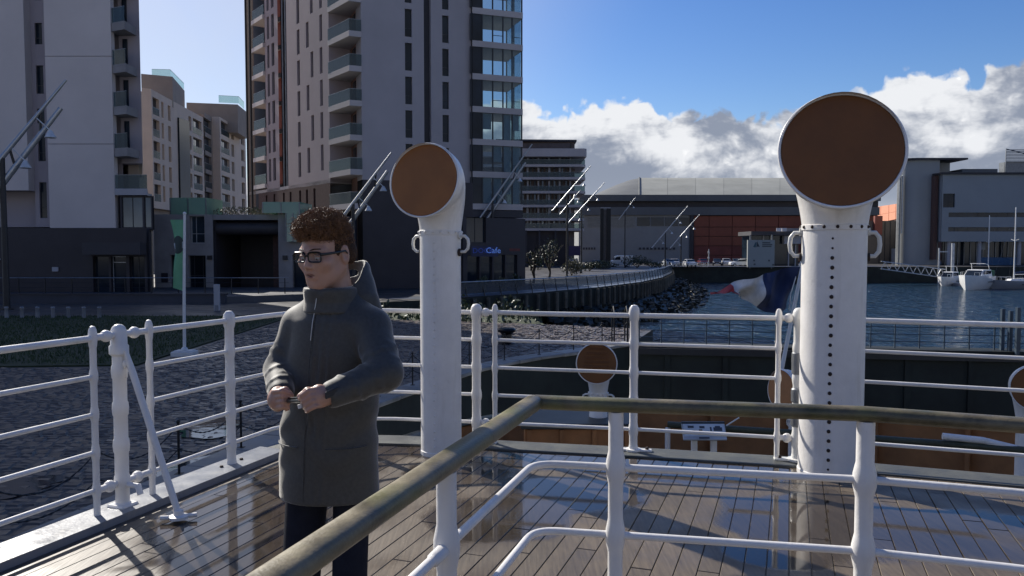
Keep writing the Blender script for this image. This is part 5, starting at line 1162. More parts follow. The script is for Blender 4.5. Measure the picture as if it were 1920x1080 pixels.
g2 = thing('swivel_post', 'thick white ringed post with slanting stay, between two left railing panels', 'post', (*RAILP[2], 0))
bx, by = RAILP[2]; mb = MB()
pr_ = [(.05, 0.03), (.05, .05), (.041, .06)]
for z in HZ[:-1]: pr_ += [(.040, z-.045), (.045, z-.035), (.048, z), (.045, z+.035), (.040, z+.045)]
pr_ += [(.041, .95), (.056, .965), (.056, 1.01), (.048, 1.02), (.047, 1.10), (.036, 1.125), (.02, 1.14), (.001, 1.143)]
mb.lathe(pr_, (bx, by, 0), 22); mb.build('post', WHITE, g2, 40)
mb = MB(); mb.obox((bx, by, .03), ldir.to_3d()*.065, Vector((-ldir.y, ldir.x, 0))*.065, (0, 0, .02)); mb.build('foot', WHITE, g2, bevel=.008)
foot = Vector((-1.955, 4.62, .02)); sd = (foot-Vector((bx, by, 0))); sd.z = 0; sd.normalize(); top_ = Vector((bx, by, .985))+sd*.055
mb = MB(); mb.tube([top_, top_.lerp(foot, .05)+Vector((0, 0, .0)), top_.lerp(foot, .12), foot+Vector((0, 0, .02))], [.013, .016, .0205, .0195], 12); mb.build('stay', WHITE, g2, 50)
mb = MB(); mb.lathe([(.012, -.006), (.055, -.004), (.055, .012), (.03, .018), (.026, .045), (.012, .05)], foot, 16)
for s_ in (-1, 1): mb.tube([foot+Vector((s_*.05, .02*s_, .006)), foot+Vector((s_*.095, .03*s_, .008))], .014, 8)
mb.build('stay_foot', WHITE2, g2, 50)
mb = MB(); mb.tube([top_+Vector((0, 0, .0)), top_+Vector((.0, 0, -.06))], .011, 8); mb.ball(top_+Vector((0, 0, -.08)), .02, 10, 6, 1.5); mb.build('locking_pin', WHITE, g2, 50)
mb = MB(); mb.tube([Vector((bx, by, .17))+sd*.05, Vector((bx, by, .17))+sd*.13, Vector((bx, by, .12))+sd*.15], .018, 8); mb.build('lug', WHITE2, g2, 50)
thin2 = tuple(Vector(RAILP[2])+ldir*.24)
for z in (HZ[0], HZ[-1]): knuckle(g2, thin1, RAILP[2], z); knuckle(g2, RAILP[2], thin2, z)
g3 = thing('deck_railing', 'white railing passing behind the man from thick post round to the small ventilator', 'railing', (-1.8, 6, 0))
p893 = along_d(RAILP[8], RAILP[9], 893); lp = [thin2, RAILP[3], RAILP[4], RAILP[5], RAILP[6], RAILP[7], RAILP[8], p893]
post(g3, thin2, .019, 1.08, name='end_post'); post(g3, RAILP[3], .032, 1.08, foot=ldir.to_3d()); post(g3, RAILP[6], .032, 1.08, foot=Vector((1, 0, 0))); rails(g3, lp)
g4 = thing('swivel_post', 'white post with ball knuckles just right of the small ventilator', 'post', (*p893, 0)); post(g4, p893, .036, 1.08, foot=Vector((1, -.2, 0)))
thin3 = along_d(RAILP[9], RAILP[10], 928); thin4 = along_d(RAILP[11], RAILP[12], 1462); p1184 = RAILP[11]; p1495 = along_d(RAILP[11], RAILP[12], 1500)
for z in (HZ[0], HZ[-1]): knuckle(g4, p893, thin3, z)
g5 = thing('deck_railing', 'white railing panel across the stern between the two ventilators, rust specks on bottom bar', 'railing', (*p1184, 0))
post(g5, thin3, .019, 1.08, name='end_post'); post(g5, p1184, .032, 1.09, foot=Vector((.96, -.2, 0))); post(g5, thin4, .019, 1.08, name='end_post'); rails(g5, [thin3, RAILP[10], p1184, thin4], mt_=WHITE2)
g6 = thing('swivel_post', 'white post bound with grey tape, half hidden by the large ventilator', 'post', (*p1495, 0)); post(g6, p1495, .036, 1.09, CREAMW, foot=Vector((.96, -.2, 0)))
for z0, z1 in ((.66, .83), (.45, .56), (.27, .36)): mb = MB(); mb.lathe([(.037, z0), (.0475, z0+.01), (.0475, (z0+z1)/2), (.049, (z0+z1)/2+.01), (.0475, z1-.01), (.037, z1)], (*p1495, 0), 18); mb.build('tape_wrap', GREY, g6, 40)
for z in (HZ[0], HZ[-1]): knuckle(g6, thin4, p1495, z, WHITE2)
g7 = thing('deck_railing', 'white railing panel running off right edge beyond the large ventilator', 'railing', (3.0, 5.6, 0))
rails(g7, [p1495, RAILP[13], RAILP[14], RAILP[15], RAILP[16]]); post(g7, RAILP[15], .032, 1.08, foot=Vector((.9, -.4, 0)))

# ------------------------------------------------------------------ timber handrail in the foreground
TIM = M('weathered_handrail', (.070, .058, .030), .40, 0, .3, 7, .10, 120, .45, col2=(.25, .205, .12), stretch=(1, 1, 1), rvar=.12)
def algae(m):
    nt = m.node_tree; L = nt.links.new; b = nt.nodes['Principled BSDF']; src = nt.nodes.new('ShaderNodeNewGeometry').outputs['Position']
    n = nt.nodes.new('ShaderNodeTexNoise'); n.inputs['Scale'].default_value = 6; n.inputs['Detail'].default_value = 6; L(src, n.inputs['Vector'])
    r = nt.nodes.new('ShaderNodeMapRange'); L(n.outputs['Fac'], r.inputs[0]); r.inputs[1].default_value = .45; r.inputs[2].default_value = .68; r.inputs[4].default_value = .75
    x = nt.nodes.new('ShaderNodeMix'); x.data_type = 'RGBA'; L(r.outputs[0], x.inputs[0]); L(b.inputs['Base Color'].links[0].from_socket, x.inputs[6]); x.inputs[7].default_value = (.13, .13, .04, 1); L(x.outputs[2], b.inputs['Base Color'])
algae(TIM)
hrl = thing('timber_handrail', 'weathered mossy timber handrail on white posts bending across the foreground', 'railing', (.08, 2.62, 0))
c0 = Vector((.075, 2.63, 1.09)); near = Vector((-.71, .10, 1.09)); rt1 = Vector((1.09, 2.44, 1.09)); rt2 = Vector((1.47, 2.31, 1.085)); rt3 = Vector((2.5, 1.9, 1.08))
def oval(mb, pts, w, h, n=18):
    rings = []
    for i, p in enumerate(pts):
        a = pts[max(0, i-1)]; b = pts[min(len(pts)-1, i+1)]; t = (b-a).normalized(); s_ = t.cross(Vector((0, 0, 1))).normalized(); k = 1.0
        if 0 < i < len(pts)-1: k = 1/max(.6, math.sqrt((1+(p-a).normalized().dot((b-p).normalized()))/2))
        ring = []
        for j in range(n):
            an = 2*math.pi*j/n; cx, sx = math.cos(an), math.sin(an); e = .8
            ring.append(p+s_*(w/2*k*math.copysign(abs(cx)**e, cx))+Vector((0, 0, h/2*math.copysign(abs(sx)**e, sx))))
        rings.append(ring)
    mb.loft(rings)
def subdiv(a, b, n): return [a.lerp(b, i/n) for i in range(n+1)]
mb = MB(); oval(mb, subdiv(near, c0, 14), .068, .046); mb.build('hand_rail', TIM, hrl, 50)
mb = MB(); oval(mb, [c0+(c0-near).normalized()*0.004]+subdiv(c0, rt1, 10)[1:]+subdiv(rt1, rt2, 3)[1:]+subdiv(rt2, rt3, 4)[1:], .068, .046); mb.build('hand_rail', TIM, hrl, 50)
IH = (.20, .43, .66, .885)
ins = Vector((.0, -.03, 0))
pA = near.lerp(c0, .705); pB = c0.lerp(rt1, .26); pC = rt1.copy(); pD = near.lerp(c0, .12); pE = rt3.copy()
for p in (pA, pB, pC, pD, pE):
    mb = MB(); r = .0245 if p is not pC else .027; pr_ = [(r*1.9, .002), (r*1.9, .018), (r, .022)]
    for z in IH: pr_ += [(r, z-.055), (r*1.10, z-.043), (r*1.30, z-.018), (r*1.33, z), (r*1.30, z+.018), (r*1.10, z+.043), (r, z+.055)]
    pr_ += [(r, 1.068)]
    mb.lathe(pr_, (p.x, p.y, 0), 22); mb.build('post', WHITE, hrl, 40)
for z in IH:
    c = Vector((c0.x, c0.y, z)); a = Vector((near.x, near.y, z)); b = Vector((rt1.x, rt1.y, z)); b2 = Vector((rt3.x, rt3.y, z))
    d1 = (a-c).normalized(); d2 = (b-c).normalized(); pts = [a]
    for i in range(9):
        q = i/8; pts.append((c+d1*.09)*(1-q)**2+c*2*q*(1-q)+(c+d2*.09)*q*q)
    pts += [b, Vector((rt2.x, rt2.y, z)), b2]; mb = MB(); mb.tube(pts, .0125, 12); mb.build('rail', WHITE, hrl, 60)
mb = MB(); mb.tube([Vector((pA.x, pA.y, .903-.02))+(near-c0).normalized()*.02*k for k in (0, 2, 4, 4.6)], [.019, .018, .0175, .013], 12); mb.build('rail_sleeve', WHITE, hrl, 60)

# ------------------------------------------------------------------ ventilators
def ventilator(label, base, rs_, zn, moff, zc, R_, face, pitch, slats=False, group=None, holes=True, facemat=BROWNP, zb=0, hn=25):
    bx, by = base; t = thing('ventilator', label, 'ventilator', (bx, by, zb), group)
    f = Vector((face[0], face[1], 0)).normalized(); n = (f*math.cos(pitch)+Vector((0, 0, math.sin(pitch)))).normalized(); side = Vector((-f.y, f.x, 0))
    mb = MB(); mb.lathe([(rs_*1.03, zb+.0), (rs_*1.03, zb+.03), (rs_, zb+.035), (rs_, zn-.02)], (bx, by, 0), 40); mb.build('shaft', WHITE, t, 40)
    mb = MB(); mb.lathe([(rs_, zn-.024), (rs_*1.035, zn-.02), (rs_*1.035, zn+.014), (rs_, zn+.018)], (bx, by, 0), 40); mb.build('neck_flange', WHITE2, t, 30)
    mb = MB()
    for k in range(16 if holes else 10):
        a = 2*math.pi*k/(16 if holes else 10)+.1; mb.ball((bx+math.cos(a)*rs_*1.03, by+math.sin(a)*rs_*1.03, zn), .0125, 8, 5)
    mb.build('flange_bolts', RUST if rs_ > .18 else WHITE2, t, 50)
    m_ = Vector((bx, by, zc))+f*moff
    P0 = Vector((bx, by, zn)); P1 = Vector((bx, by, zn+(zc-zn)*.75))-f*rs_*.1; P2 = m_-n*(R_*.75)-f*0+Vector((0, 0, R_*.12)); P3 = m_
    rings = []; nn = 15; ns = 44
    for i in range(nn+1):
        q = i/nn; c = P0*(1-q)**3+P1*3*q*(1-q)**2+P2*3*q*q*(1-q)+P3*q**3; tg = ((P1-P0)*3*(1-q)**2+(P2-P1)*6*q*(1-q)+(P3-P2)*3*q*q).normalized()
        v_ = side.cross(tg).normalized(); r_ = rs_*1.0+(R_*.985-rs_)*min(1, (q*1.22))**1.15; r_ = min(r_, R_*.985)
        rings.append([c+side*(r_*math.cos(2*math.pi*j/ns))+v_*(-r_*math.sin(2*math.pi*j/ns)) for j in range(ns)])
    mb = MB(); mb.loft(rings, False); mb.build('cowl', WHITE, t, 70)
    v_ = side.cross(n).normalized()
    mb = MB(); mb.tube([m_+side*(R_*math.cos(2*math.pi*j/56))+v_*(R_*math.sin(2*math.pi*j/56)) for j in range(56)], R_*.028, 8, closed=True); mb.build('rim', WHITE, t, 60)
    mb = MB(); mb.disc(m_-n*.004, n, R_*.965, .02, 56); dsc = mb.build('cover_panel', facemat, t, 30)
    if slats:
        for k in range(7):
            h = (k-1.6)*.052; w = math.sqrt(max(0, 1-(h/(R_*.9))**2))*R_*.62; mb = MB(); c = m_+v_*(-h if v_.z < 0 else h)*1.0+n*.014; mb.obox(c, side*w, v_*.012+n*.008, n*.004); mb.build('slat', facemat, dsc)
    if holes:
        mb = MB(); hd = Vector((0-bx, -by, 0)).normalized(); a0 = math.atan2(hd.y, hd.x)+(-.05 if rs_ > .18 else -.33)
        for k in range(hn):
            z = zb+.08+(zn-.08-zb-.08)*k/(hn-1); a = a0+random.uniform(-.008, .008); c = Vector((bx+math.cos(a)*rs_, by+math.sin(a)*rs_, z)); mb.ball(c, random.choice((.0145, .0135, .0125, .0145, .008)) if rs_ > .18 else .008, 8, 5)
        mb.build('rivet_row', RUST if rs_ > .18 else WHITE2, t, 50)
    for s_ in (-1, 1):
        hs = rs_*.9; c = Vector((bx, by, zn-hs*.62))+side*(s_*rs_); e = side*s_; z_ = Vector((0, 0, 1))
        mb = MB(); mb.tube([c+z_*hs*.42, c+e*.05+z_*hs*.42, c+e*.075+z_*hs*.25, c+e*.08, c+e*.075-z_*hs*.25, c+e*.05-z_*hs*.42, c-z_*hs*.42], .0155 if rs_ > .18 else .012, 10); hnd = mb.build('handle', CREAMW, t, 60)
        for q in (.46, -.46): mb = MB(); mb.disc(c+z_*hs*q+e*.008, e, .03, .016, 14); mb.build('handle_boss', RUST if q < 0 else CREAMW, hnd, 30)
    return t
FWD = (-.33, -.94)
ventilator('smaller white cowl ventilator with brown round cover, right of the man', (-.553, 6.19), .158, 1.72, .27, 2.10, .277, (-.36, -.93), R(10), hn=27, facemat=BROWNL)
bigv = ventilator('largest white cowl ventilator with dark brown round cover, on right side of deck', (2.26, 5.62), .215, 1.745, .32, 2.245, .392, (-.27, -.96), R(13), hn=25)
ht = thing('deck_hatch', 'low brown deck hatch with a dark lid under the small slatted ventilator', 'hatch', (.9, 9.8, -1.9))
mb = MB(); mb.box(XX(985, 9.3), XX(1188, 9.3), 9.3, 10.3, -1.9, -.52); mb.build('coaming', BUFF, ht)
mb = MB(); mb.box(XX(985, 9.3)-.05, XX(1188, 9.3)+.05, 9.24, 10.36, -.517, -.45); mb.build('lid', M('dark_hatch_lid', (.05, .055, .05), .5), ht, bevel=.01)
for k in range(4): x = XX(985, 9.3)+.05+k*.38; mb = MB(); mb.box(x-.025, x+.025, 9.26, 9.298, -1.9, -.53); mb.build('stiffener', BUFF, ht)
ventilator('small slatted cowl ventilator on a brown hatch, beyond the stern railing', (1.05, 9.65), .108, -.16, .25, .235, .24, (-.2, -.98), R(6), True, holes=False, zb=-.449)
ventilator('small lower deck ventilator with buff cover, half hidden by the largest one', (3.36, 9.3), .108, -.42, .25, -.04, .235, (-.93, -.36), R(6), False, holes=False, zb=-1.9, facemat=BUFF)
ventilator('small lower deck ventilator whose rim just enters the right edge', (5.66, 8.7), .11, -.3, .25, .11, .245, (-.3, -.95), R(6), False, holes=False, zb=-1.9)

# ------------------------------------------------------------------ stern below: lower deck, bulwark, handrail, notice stand, ensign
sh = thing('ship_stern', 'buff brown bulwark and lower deck curving round the stern, below the white rails', 'ship', (2.5, 9.5, -1.9))
bw = [Vector(p) for p in ((-2.4, 7.4), (-1.9, 9.2), (-1.1, 10.8), (.2, 12.0), (1.8, 12.6), (3.6, 12.6), (5.3, 12.0), (6.9, 10.9), (8.2, 9.4), (9.2, 7.4), (9.9, 4.5))]
sm_ = []
for i in range(len(bw)-1):
    p0, p1, p2, p3 = bw[max(0, i-1)], bw[i], bw[i+1], bw[min(len(bw)-1, i+2)]
    for k in range(6):
        q = k/6; sm_.append(.5*((2*p1)+(p2-p0)*q+(2*p0-5*p1+4*p2-p3)*q*q+(3*p1-p0-3*p2+p3)*q**3))
ps_ = along([tuple(p) for p in sm_], 1.22); BT = -.93
mb = MB(); mb.prism([(p.x, p.y) for p in sm_]+[(9.9, 3), (-2.4, 3)], -2.1, -1.9); mb.build('lower_deck', MARGG, sh)
for (p, d), (q, d2) in zip(ps_, ps_[1:]):
    nn = Vector((-d.y, d.x)); c = (p+q)/2; mb = MB(); ax = (q-p)/2*.985; mb.obox((c.x, c.y, (BT-1.9)/2), (ax.x, ax.y, 0), (nn.x*.02, nn.y*.02, 0), (0, 0, (BT+1.9)/2)); mb.build('bulwark_panel', BUFF, sh)
    mb = MB(); mb.obox((p.x+d.y*.09, p.y-d.x*.09, (BT-1.9)/2), (d.x*.03, d.y*.03, 0), (d.y*.08, -d.x*.08, 0), (0, 0, (BT+1.88)/2)); mb.build('stiffener', BUFF, sh)
mb = MB(); mb.tube([(p.x, p.y, BT+.04) for p in sm_], .11, 8, sq=.4, up=(0, 0, 1)); mb.build('cap_rail', TIM, sh, 50)
mb = MB(); mb.prism([(p.x, p.y) for p in offs([tuple(q) for q in sm_], -.12)]+[(9.9, 3), (-2.4, 3)], -9.5, -2.12, top=False); mb.build('hull', CHAR, sh)
hz_ = thing('lower_handrail', 'dark mossy timber handrail on the lower deck, low behind the stern rails', 'railing', (2.5, 9, -1.9))
lp = [Vector(p) for p in ((1.75, 8.9, -.38), (2.2, 8.75, -.38), (3.6, 8.3, -.38), (4.7, 7.9, -.38), (6.0, 7.3, -.38))]
mb = MB(); oval(mb, lp, .085, .07); mb.build('hand_rail', M('dark_mossy_timber', (.045, .05, .03), .6, 0, .3, 6, .2, 40), hz_, 50)
for p in lp[::2]: mb = MB(); mb.tube([(p.x, p.y, -1.9), (p.x, p.y, -.42)], .03, 10); mb.build('post', WHITE, hz_, 50)
# life rope end / white curved rail at right
mb = MB(); mb.tube([(4.35, 8.0, -.30), (4.7, 7.9, -.32), (4.95, 7.8, -.37), (5.1, 7.75, -.43), (5.2, 7.7, -.55)], .035, 10); tag(mb.build('curved_pipe', WHITE, None, 50), 'short white curved pipe over the lower handrail at far right', 'pipe')
ns = thing('notice_stand', 'sloping white notice board on two legs behind the stern rail', 'notice board', (2.05, 8.5, -1.9))
a, b = XX(1283, 8.5), XX(1365, 8.5); zt_, zb_ = ZY(796, 8.5), ZY(823, 8.5); sl_ = Vector((0, .12, zt_-zb_)); 
mb = MB(); mb.obox(((a+b)/2, 8.5, (zt_+zb_)/2), ((b-a)/2, 0, 0), sl_/2, Vector((0, zt_-zb_, -.12)).normalized()*.012); mb.build('board', LGREY, ns, bevel=.004)
INK = M('dark_print', (.05, .06, .08), .6); PALE = M('pale_notice_sheet', (.52, .58, .64), .35)
nf = Vector((0, -(zt_-zb_), .12)).normalized()
def onb(u, v, o=.016): return Vector((a+(b-a)*u, 8.5, (zt_+zb_)/2))+sl_*(v-.5)+nf*o
mb = MB(); mb.quad(onb(.03, .2), onb(.97, .2), onb(.97, .93), onb(.03, .93)); mb.build('notice_sheet', PALE, ns)
for (u0, u1, v0, v1) in ((.13, .27, .68, .82), (.40, .52, .66, .80), (.38, .46, .52, .6), (.64, .68, .5, .74), (.72, .92, .5, .72), (.76, .88, .72, .80), (.36, .6, .05, .15), (.1, .3, .5, .53), (.1, .3, .42, .45)): mb = MB(); mb.quad(onb(u0, v0, .018), onb(u1, v0, .018), onb(u1, v1, .018), onb(u0, v1, .018)); mb.build('print', INK, ns)
mb = MB(); mb.bar(onb(0, 1.02, .01), onb(1, 1.02, .01), .03, .02); mb.build('top_edge', NAVY, ns)
for px in (1306, 1343): x = XX(px, 8.55); mb = MB(); mb.box(x-.03, x+.03, 8.53, 8.58, -1.9, zb_+.03); mb.build('leg', WHITE, ns)
mb = MB(); mb.tube([P(1362, 798, 8.52), P(1386, 783, 8.52)], .008, 6); mb.build('bracket', CREAMW, ns)
# ensign on its leaning staff
FD = 12.3
fl = thing('tricolour_flag', 'tattered blue white and red flag streaming left behind the large ventilator', 'flag', (4.4, FD, -.9))
ST0, ST1 = P(1450, 770, 12.2), P(1528, 380, 13.0)
mb = MB(); mb.tube([ST0, ST1], [.035, .025], 10); mb.ball(ST1, .05, 10, 6); mb.build('flag_staff', CREAMW, fl, 50)
hoist = [(1508, 470), (1499, 498), (1492, 520), (1482, 552), (1480, 582)]
mb = MB(); mb.tube([P(px, py, FD+.05) for px, py in ((1516, 455), *hoist)], .008, 6); mb.build('halyard', CREAMW, fl)
topc = [(1500, 500), (1470, 504), (1444, 512), (1420, 518), (1398, 524), (1372, 536), (1345, 545), (1331, 546)]
botc = [(1480, 581), (1455, 586), (1433, 584), (1412, 568), (1394, 562), (1384, 549), (1360, 552), (1334, 552)]
def fp(u, v):
    s_ = u*(len(topc)-1); i = min(int(s_), len(topc)-2); q = s_-i
    a = Vector(topc[i]).lerp(Vector(topc[i+1]), q); b = Vector(botc[i]).lerp(Vector(botc[i+1]), q); c = a.lerp(b, v)
    rag = 0
    p = P(c.x+3*math.sin(v*7+u*9)*u*(1-.6*v), c.y+2.5*math.sin(u*16+v*3)*u, FD); p.y += .16*math.sin(u*11+v*2.5)+.06*math.sin(u*23-v*5)+.08*math.sin(v*6+u*4)*(u > .3); return p
for nm, u0, u1, mt_ in (('blue_band', 0, .36, M('navy_flag_cloth', (.018, .028, .075), .8, 0, .12, 6)), ('white_band', .36, .70, M('white_flag_cloth', (.55, .54, .52), .85, 0, .15, 8)), ('red_band', .70, 1, M('red_flag_cloth', (.36, .03, .035), .8, 0, .2, 8))):
    mb = MB(); nu, nv = 26, 16; rg = random.Random(3)
    vs = [fp(u0+(u1-u0)*i/nu, j/nv) for j in range(nv+1) for i in range(nu+1)]; fs = []
    for j in range(nv):
        for i in range(nu):
            uu = u0+(u1-u0)*i/nu; vv = j/nv
            if uu > .8 and .32 < vv < .7 and math.sin(uu*30+vv*4) > -.2: continue
            if .52 < uu < .72 and vv > .78+.12*math.sin(uu*60): continue
            if uu > .74 and uu < .86 and vv > .62: continue
            fs.append((j*(nu+1)+i, j*(nu+1)+i+1, (j+1)*(nu+1)+i+1, (j+1)*(nu+1)+i))
    mb.add(vs, fs); mb.build(nm, mt_, fl, 70)
# ------------------------------------------------------------------ the man
class SDF:
    def __init__(s, lo, hi, h):
        s.h = h; s.lo = np.array(lo, float); n = np.ceil((np.array(hi)-s.lo)/h).astype(int)+1
        s.ax = [s.lo[i]+h*np.arange(n[i]) for i in range(3)]; s.V = np.full(n, .06, np.float32)
    def win(s, lo, hi, pad):
        sl = []
        for i in range(3):
            a = max(0, int((lo[i]-pad-s.lo[i])/s.h)); b = min(len(s.ax[i]), int((hi[i]+pad-s.lo[i])/s.h)+2); sl.append(slice(a, max(a+1, b)))
        return tuple(sl), s.ax[0][sl[0]][:, None, None], s.ax[1][sl[1]][None, :, None], s.ax[2][sl[2]][None, None, :]
    def put(s, w, d, k, op):
        a = s.V[w]
        if op == 'u':
            h = np.clip(.5+.5*(a-d)/k, 0, 1); s.V[w] = a*(1-h)+d*h-k*h*(1-h)
        else:
            h = np.clip(.5-.5*(a+d)/k, 0, 1); s.V[w] = a*(1-h)-d*h+k*h*(1-h)
    def cone(s, a, b, r1, r2, k=.01, op='u'):
        a, b = np.array(a, float), np.array(b, float); m = max(r1, r2)
        w, x, y, z = s.win(np.minimum(a, b)-m, np.maximum(a, b)+m, k+.05); ba = b-a; l2 = max(1e-9, ba @ ba)
        t = np.clip(((x-a[0])*ba[0]+(y-a[1])*ba[1]+(z-a[2])*ba[2])/l2, 0, 1)
        d = np.sqrt((x-a[0]-t*ba[0])**2+(y-a[1]-t*ba[1])**2+(z-a[2]-t*ba[2])**2)-(r1+(r2-r1)*t); s.put(w, d, k, op)
    def chain(s, pts, rs, k=.01):
        for i in range(len(pts)-1): s.cone(pts[i], pts[i+1], rs[i], rs[i+1], k)
    def ell(s, c, r, k=.01, Rm=None, op='u'):
        c = np.array(c, float); r = np.array(r, float); m = r.max(); w, x, y, z = s.win(c-m, c+m, k+.05); q = [x-c[0], y-c[1], z-c[2]]
        if Rm is not None: q = [Rm[0][i]*q[0]+Rm[1][i]*q[1]+Rm[2][i]*q[2] for i in range(3)]
        k0 = np.sqrt((q[0]/r[0])**2+(q[1]/r[1])**2+(q[2]/r[2])**2); k1 = np.sqrt((q[0]/r[0]**2)**2+(q[1]/r[1]**2)**2+(q[2]/r[2]**2)**2)+1e-9
        s.put(w, k0*(k0-1)/k1, k, op)
    def box(s, c, r, rad, k=.008, Rm=None, op='u'):
        c = np.array(c, float); m = np.linalg.norm(r)+rad; w, x, y, z = s.win(c-m, c+m, k+.03); q = [x-c[0], y-c[1], z-c[2]]
        if Rm is not None: q = [Rm[0][i]*q[0]+Rm[1][i]*q[1]+Rm[2][i]*q[2] for i in range(3)]
        q = [np.abs(q[i])-r[i] for i in range(3)]; d = np.sqrt(sum(np.maximum(e, 0)**2 for e in q))+np.minimum(np.maximum(np.maximum(q[0], q[1]), q[2]), 0)-rad; s.put(w, d, k, op)
    def column(s, zs, cx, cy, a, b, yaw, k=.02, p=2.3, op='u', warp=None):
        """stack of rounded elliptical sections; a across, b fore-and-aft, yaw turns them"""
        m = max(max(a), max(b)); w, x, y, z = s.win((min(cx)-m, min(cy)-m, min(zs)), (max(cx)+m, max(cy)+m, max(zs)), .05)
        zz = np.clip(z, min(zs), max(zs)); f = lambda v: np.interp(zz.ravel(), zs, v).reshape(zz.shape)
        X, Y = x-f(cx), y-f(cy); c, s_ = math.cos(yaw), math.sin(yaw); U, Wd = X*c+Y*s_, -X*s_+Y*c; A, B = f(a), f(b)
        if warp: A, B = A+warp(U, Wd, z), B+warp(U, Wd, z)
        rr = (np.abs(U/A)**p+np.abs(Wd/B)**p)**(1/p); d = (rr-1)*np.minimum(A, B); d = np.maximum(d, np.maximum(min(zs)-z, z-max(zs))); s.put(w, d, k, op)
    def mesh(s):
        V = s.V; n = V.shape; ins = V < 0
        c = [ins[i:n[0]-1+i, j:n[1]-1+j, k:n[2]-1+k] for i in (0, 1) for j in (0, 1) for k in (0, 1)]
        cnt = sum(x.astype(np.int8) for x in c); act = (cnt > 0) & (cnt < 8); I, J, K = np.nonzero(act); idx = np.full(act.shape, -1, np.int64); idx[I, J, K] = np.arange(len(I))
        P_ = np.zeros((len(I), 3)); N_ = np.zeros(len(I))
        for ax in range(3):
            o = [q for q in range(3) if q != ax]
            for a in (0, 1):
                for b in (0, 1):
                    of = [0, 0, 0]; of[o[0]] = a; of[o[1]] = b; v0 = V[I+of[0], J+of[1], K+of[2]]; of2 = list(of); of2[ax] = 1; v1 = V[I+of2[0], J+of2[1], K+of2[2]]
                    cr = (v0 < 0) != (v1 < 0); t = np.where(cr, v0/np.where(cr, v0-v1, 1), 0); p = np.zeros((len(I), 3)); p[:, ax] = t; p[:, o[0]] = a; p[:, o[1]] = b
                    P_ += p*cr[:, None]; N_ += cr
        P_ = P_/N_[:, None]+np.stack([I, J, K], 1); P_ = P_*s.h+s.lo; F = []
        for ax in range(3):
            sl0 = [slice(None)]*3; sl1 = [slice(None)]*3; sl0[ax] = slice(0, -1); sl1[ax] = slice(1, None); a, b = ins[tuple(sl0)], ins[tuple(sl1)]; cr = a != b; E = np.nonzero(cr); o = [(ax+1) % 3, (ax+2) % 3]
            E = np.stack(E, 1); ok = np.all([(E[:, q] > 0) & (E[:, q] < n[q]-1) for q in o], axis=0); E = E[ok]; fl = a[tuple(E.T)]; q = []
            for d0, d1 in ((-1, -1), (0, -1), (0, 0), (-1, 0)):
                e = E.copy(); e[:, o[0]] += d0; e[:, o[1]] += d1; q.append(idx[tuple(e.T)])
            Q = np.stack(q, 1); Q[~fl] = Q[~fl][:, ::-1]; F.append(Q)
        return P_, np.concatenate(F)
def relax(P_, F, it=2, lam=.5):
    n = len(P_); E = np.concatenate([F[:, [0, 1]], F[:, [1, 2]], F[:, [2, 3]], F[:, [3, 0]]])
    for _ in range(it):
        acc = np.zeros_like(P_); c = np.zeros(n)
        for k in range(3): acc[:, k] = np.bincount(E[:, 0], P_[E[:, 1], k], n)+np.bincount(E[:, 1], P_[E[:, 0], k], n)
        c = np.bincount(E[:, 0], minlength=n)+np.bincount(E[:, 1], minlength=n); P_ = P_*(1-lam)+lam*acc/np.maximum(c, 1)[:, None]
    return P_
def npmesh(name, P_, F, mt_, par):
    o_ = np.array(wloc(par)); me = bpy.data.meshes.new(name); me.from_pydata((P_-o_).tolist(), [], F.tolist()); me.materials.append(mt_)
    me.polygons.foreach_set('use_smooth', [True]*len(me.polygons)); me.update(); return inst(name, me, par)

PD = 2.65
S = lambda px, py, dy=0.: P(px, py, PD+dy)
man = thing('person', 'young man with curly brown hair and glasses in long grey hooded coat', 'person', (-.61, 2.72, 0))
YAW = R(-14)      # body turned to the left of the picture
HYAW, HTILT = R(-29), R(-8)
hf = Vector((math.sin(HYAW)*math.cos(HTILT), -math.cos(HYAW)*math.cos(HTILT), math.sin(HTILT))); hl = Vector((math.cos(HYAW), math.sin(HYAW), 0)); hu = hl.cross(hf)*-1
if hu.z < 0: hu = -hu
HC = S(611, 476)
HS = .93
H = lambda x, y, z: HC+(hl*x+hf*y+hu*z)*HS
HR = np.array([list(hl), list(hf), list(hu)]).T     # columns are head axes
def skinmat():
    m = M('skin', (.45, .26, .19), .40, 0, .1, 14, .08, 260, .5); b = m.node_tree.nodes['Principled BSDF']
    b.inputs['Subsurface Weight'].default_value = .12; b.inputs['Subsurface Radius'].default_value = (1, .35, .2); b.inputs['Subsurface Scale'].default_value = .008; return m
SKIN = skinmat()
# --- arms, hands (joints measured in the picture; dy = nearer or farther than the body axis)
rSh, rEl, rWr = S(564, 609, .08), S(524, 692, .05), S(527, 735, -.10)
lSh, lEl, lWr = S(697, 614, -.02), S(722, 700, -.13), S(618, 741, -.235)
b = SDF((-.98, 2.28, 0), (-.22, 3.02, 1.76), .0036)
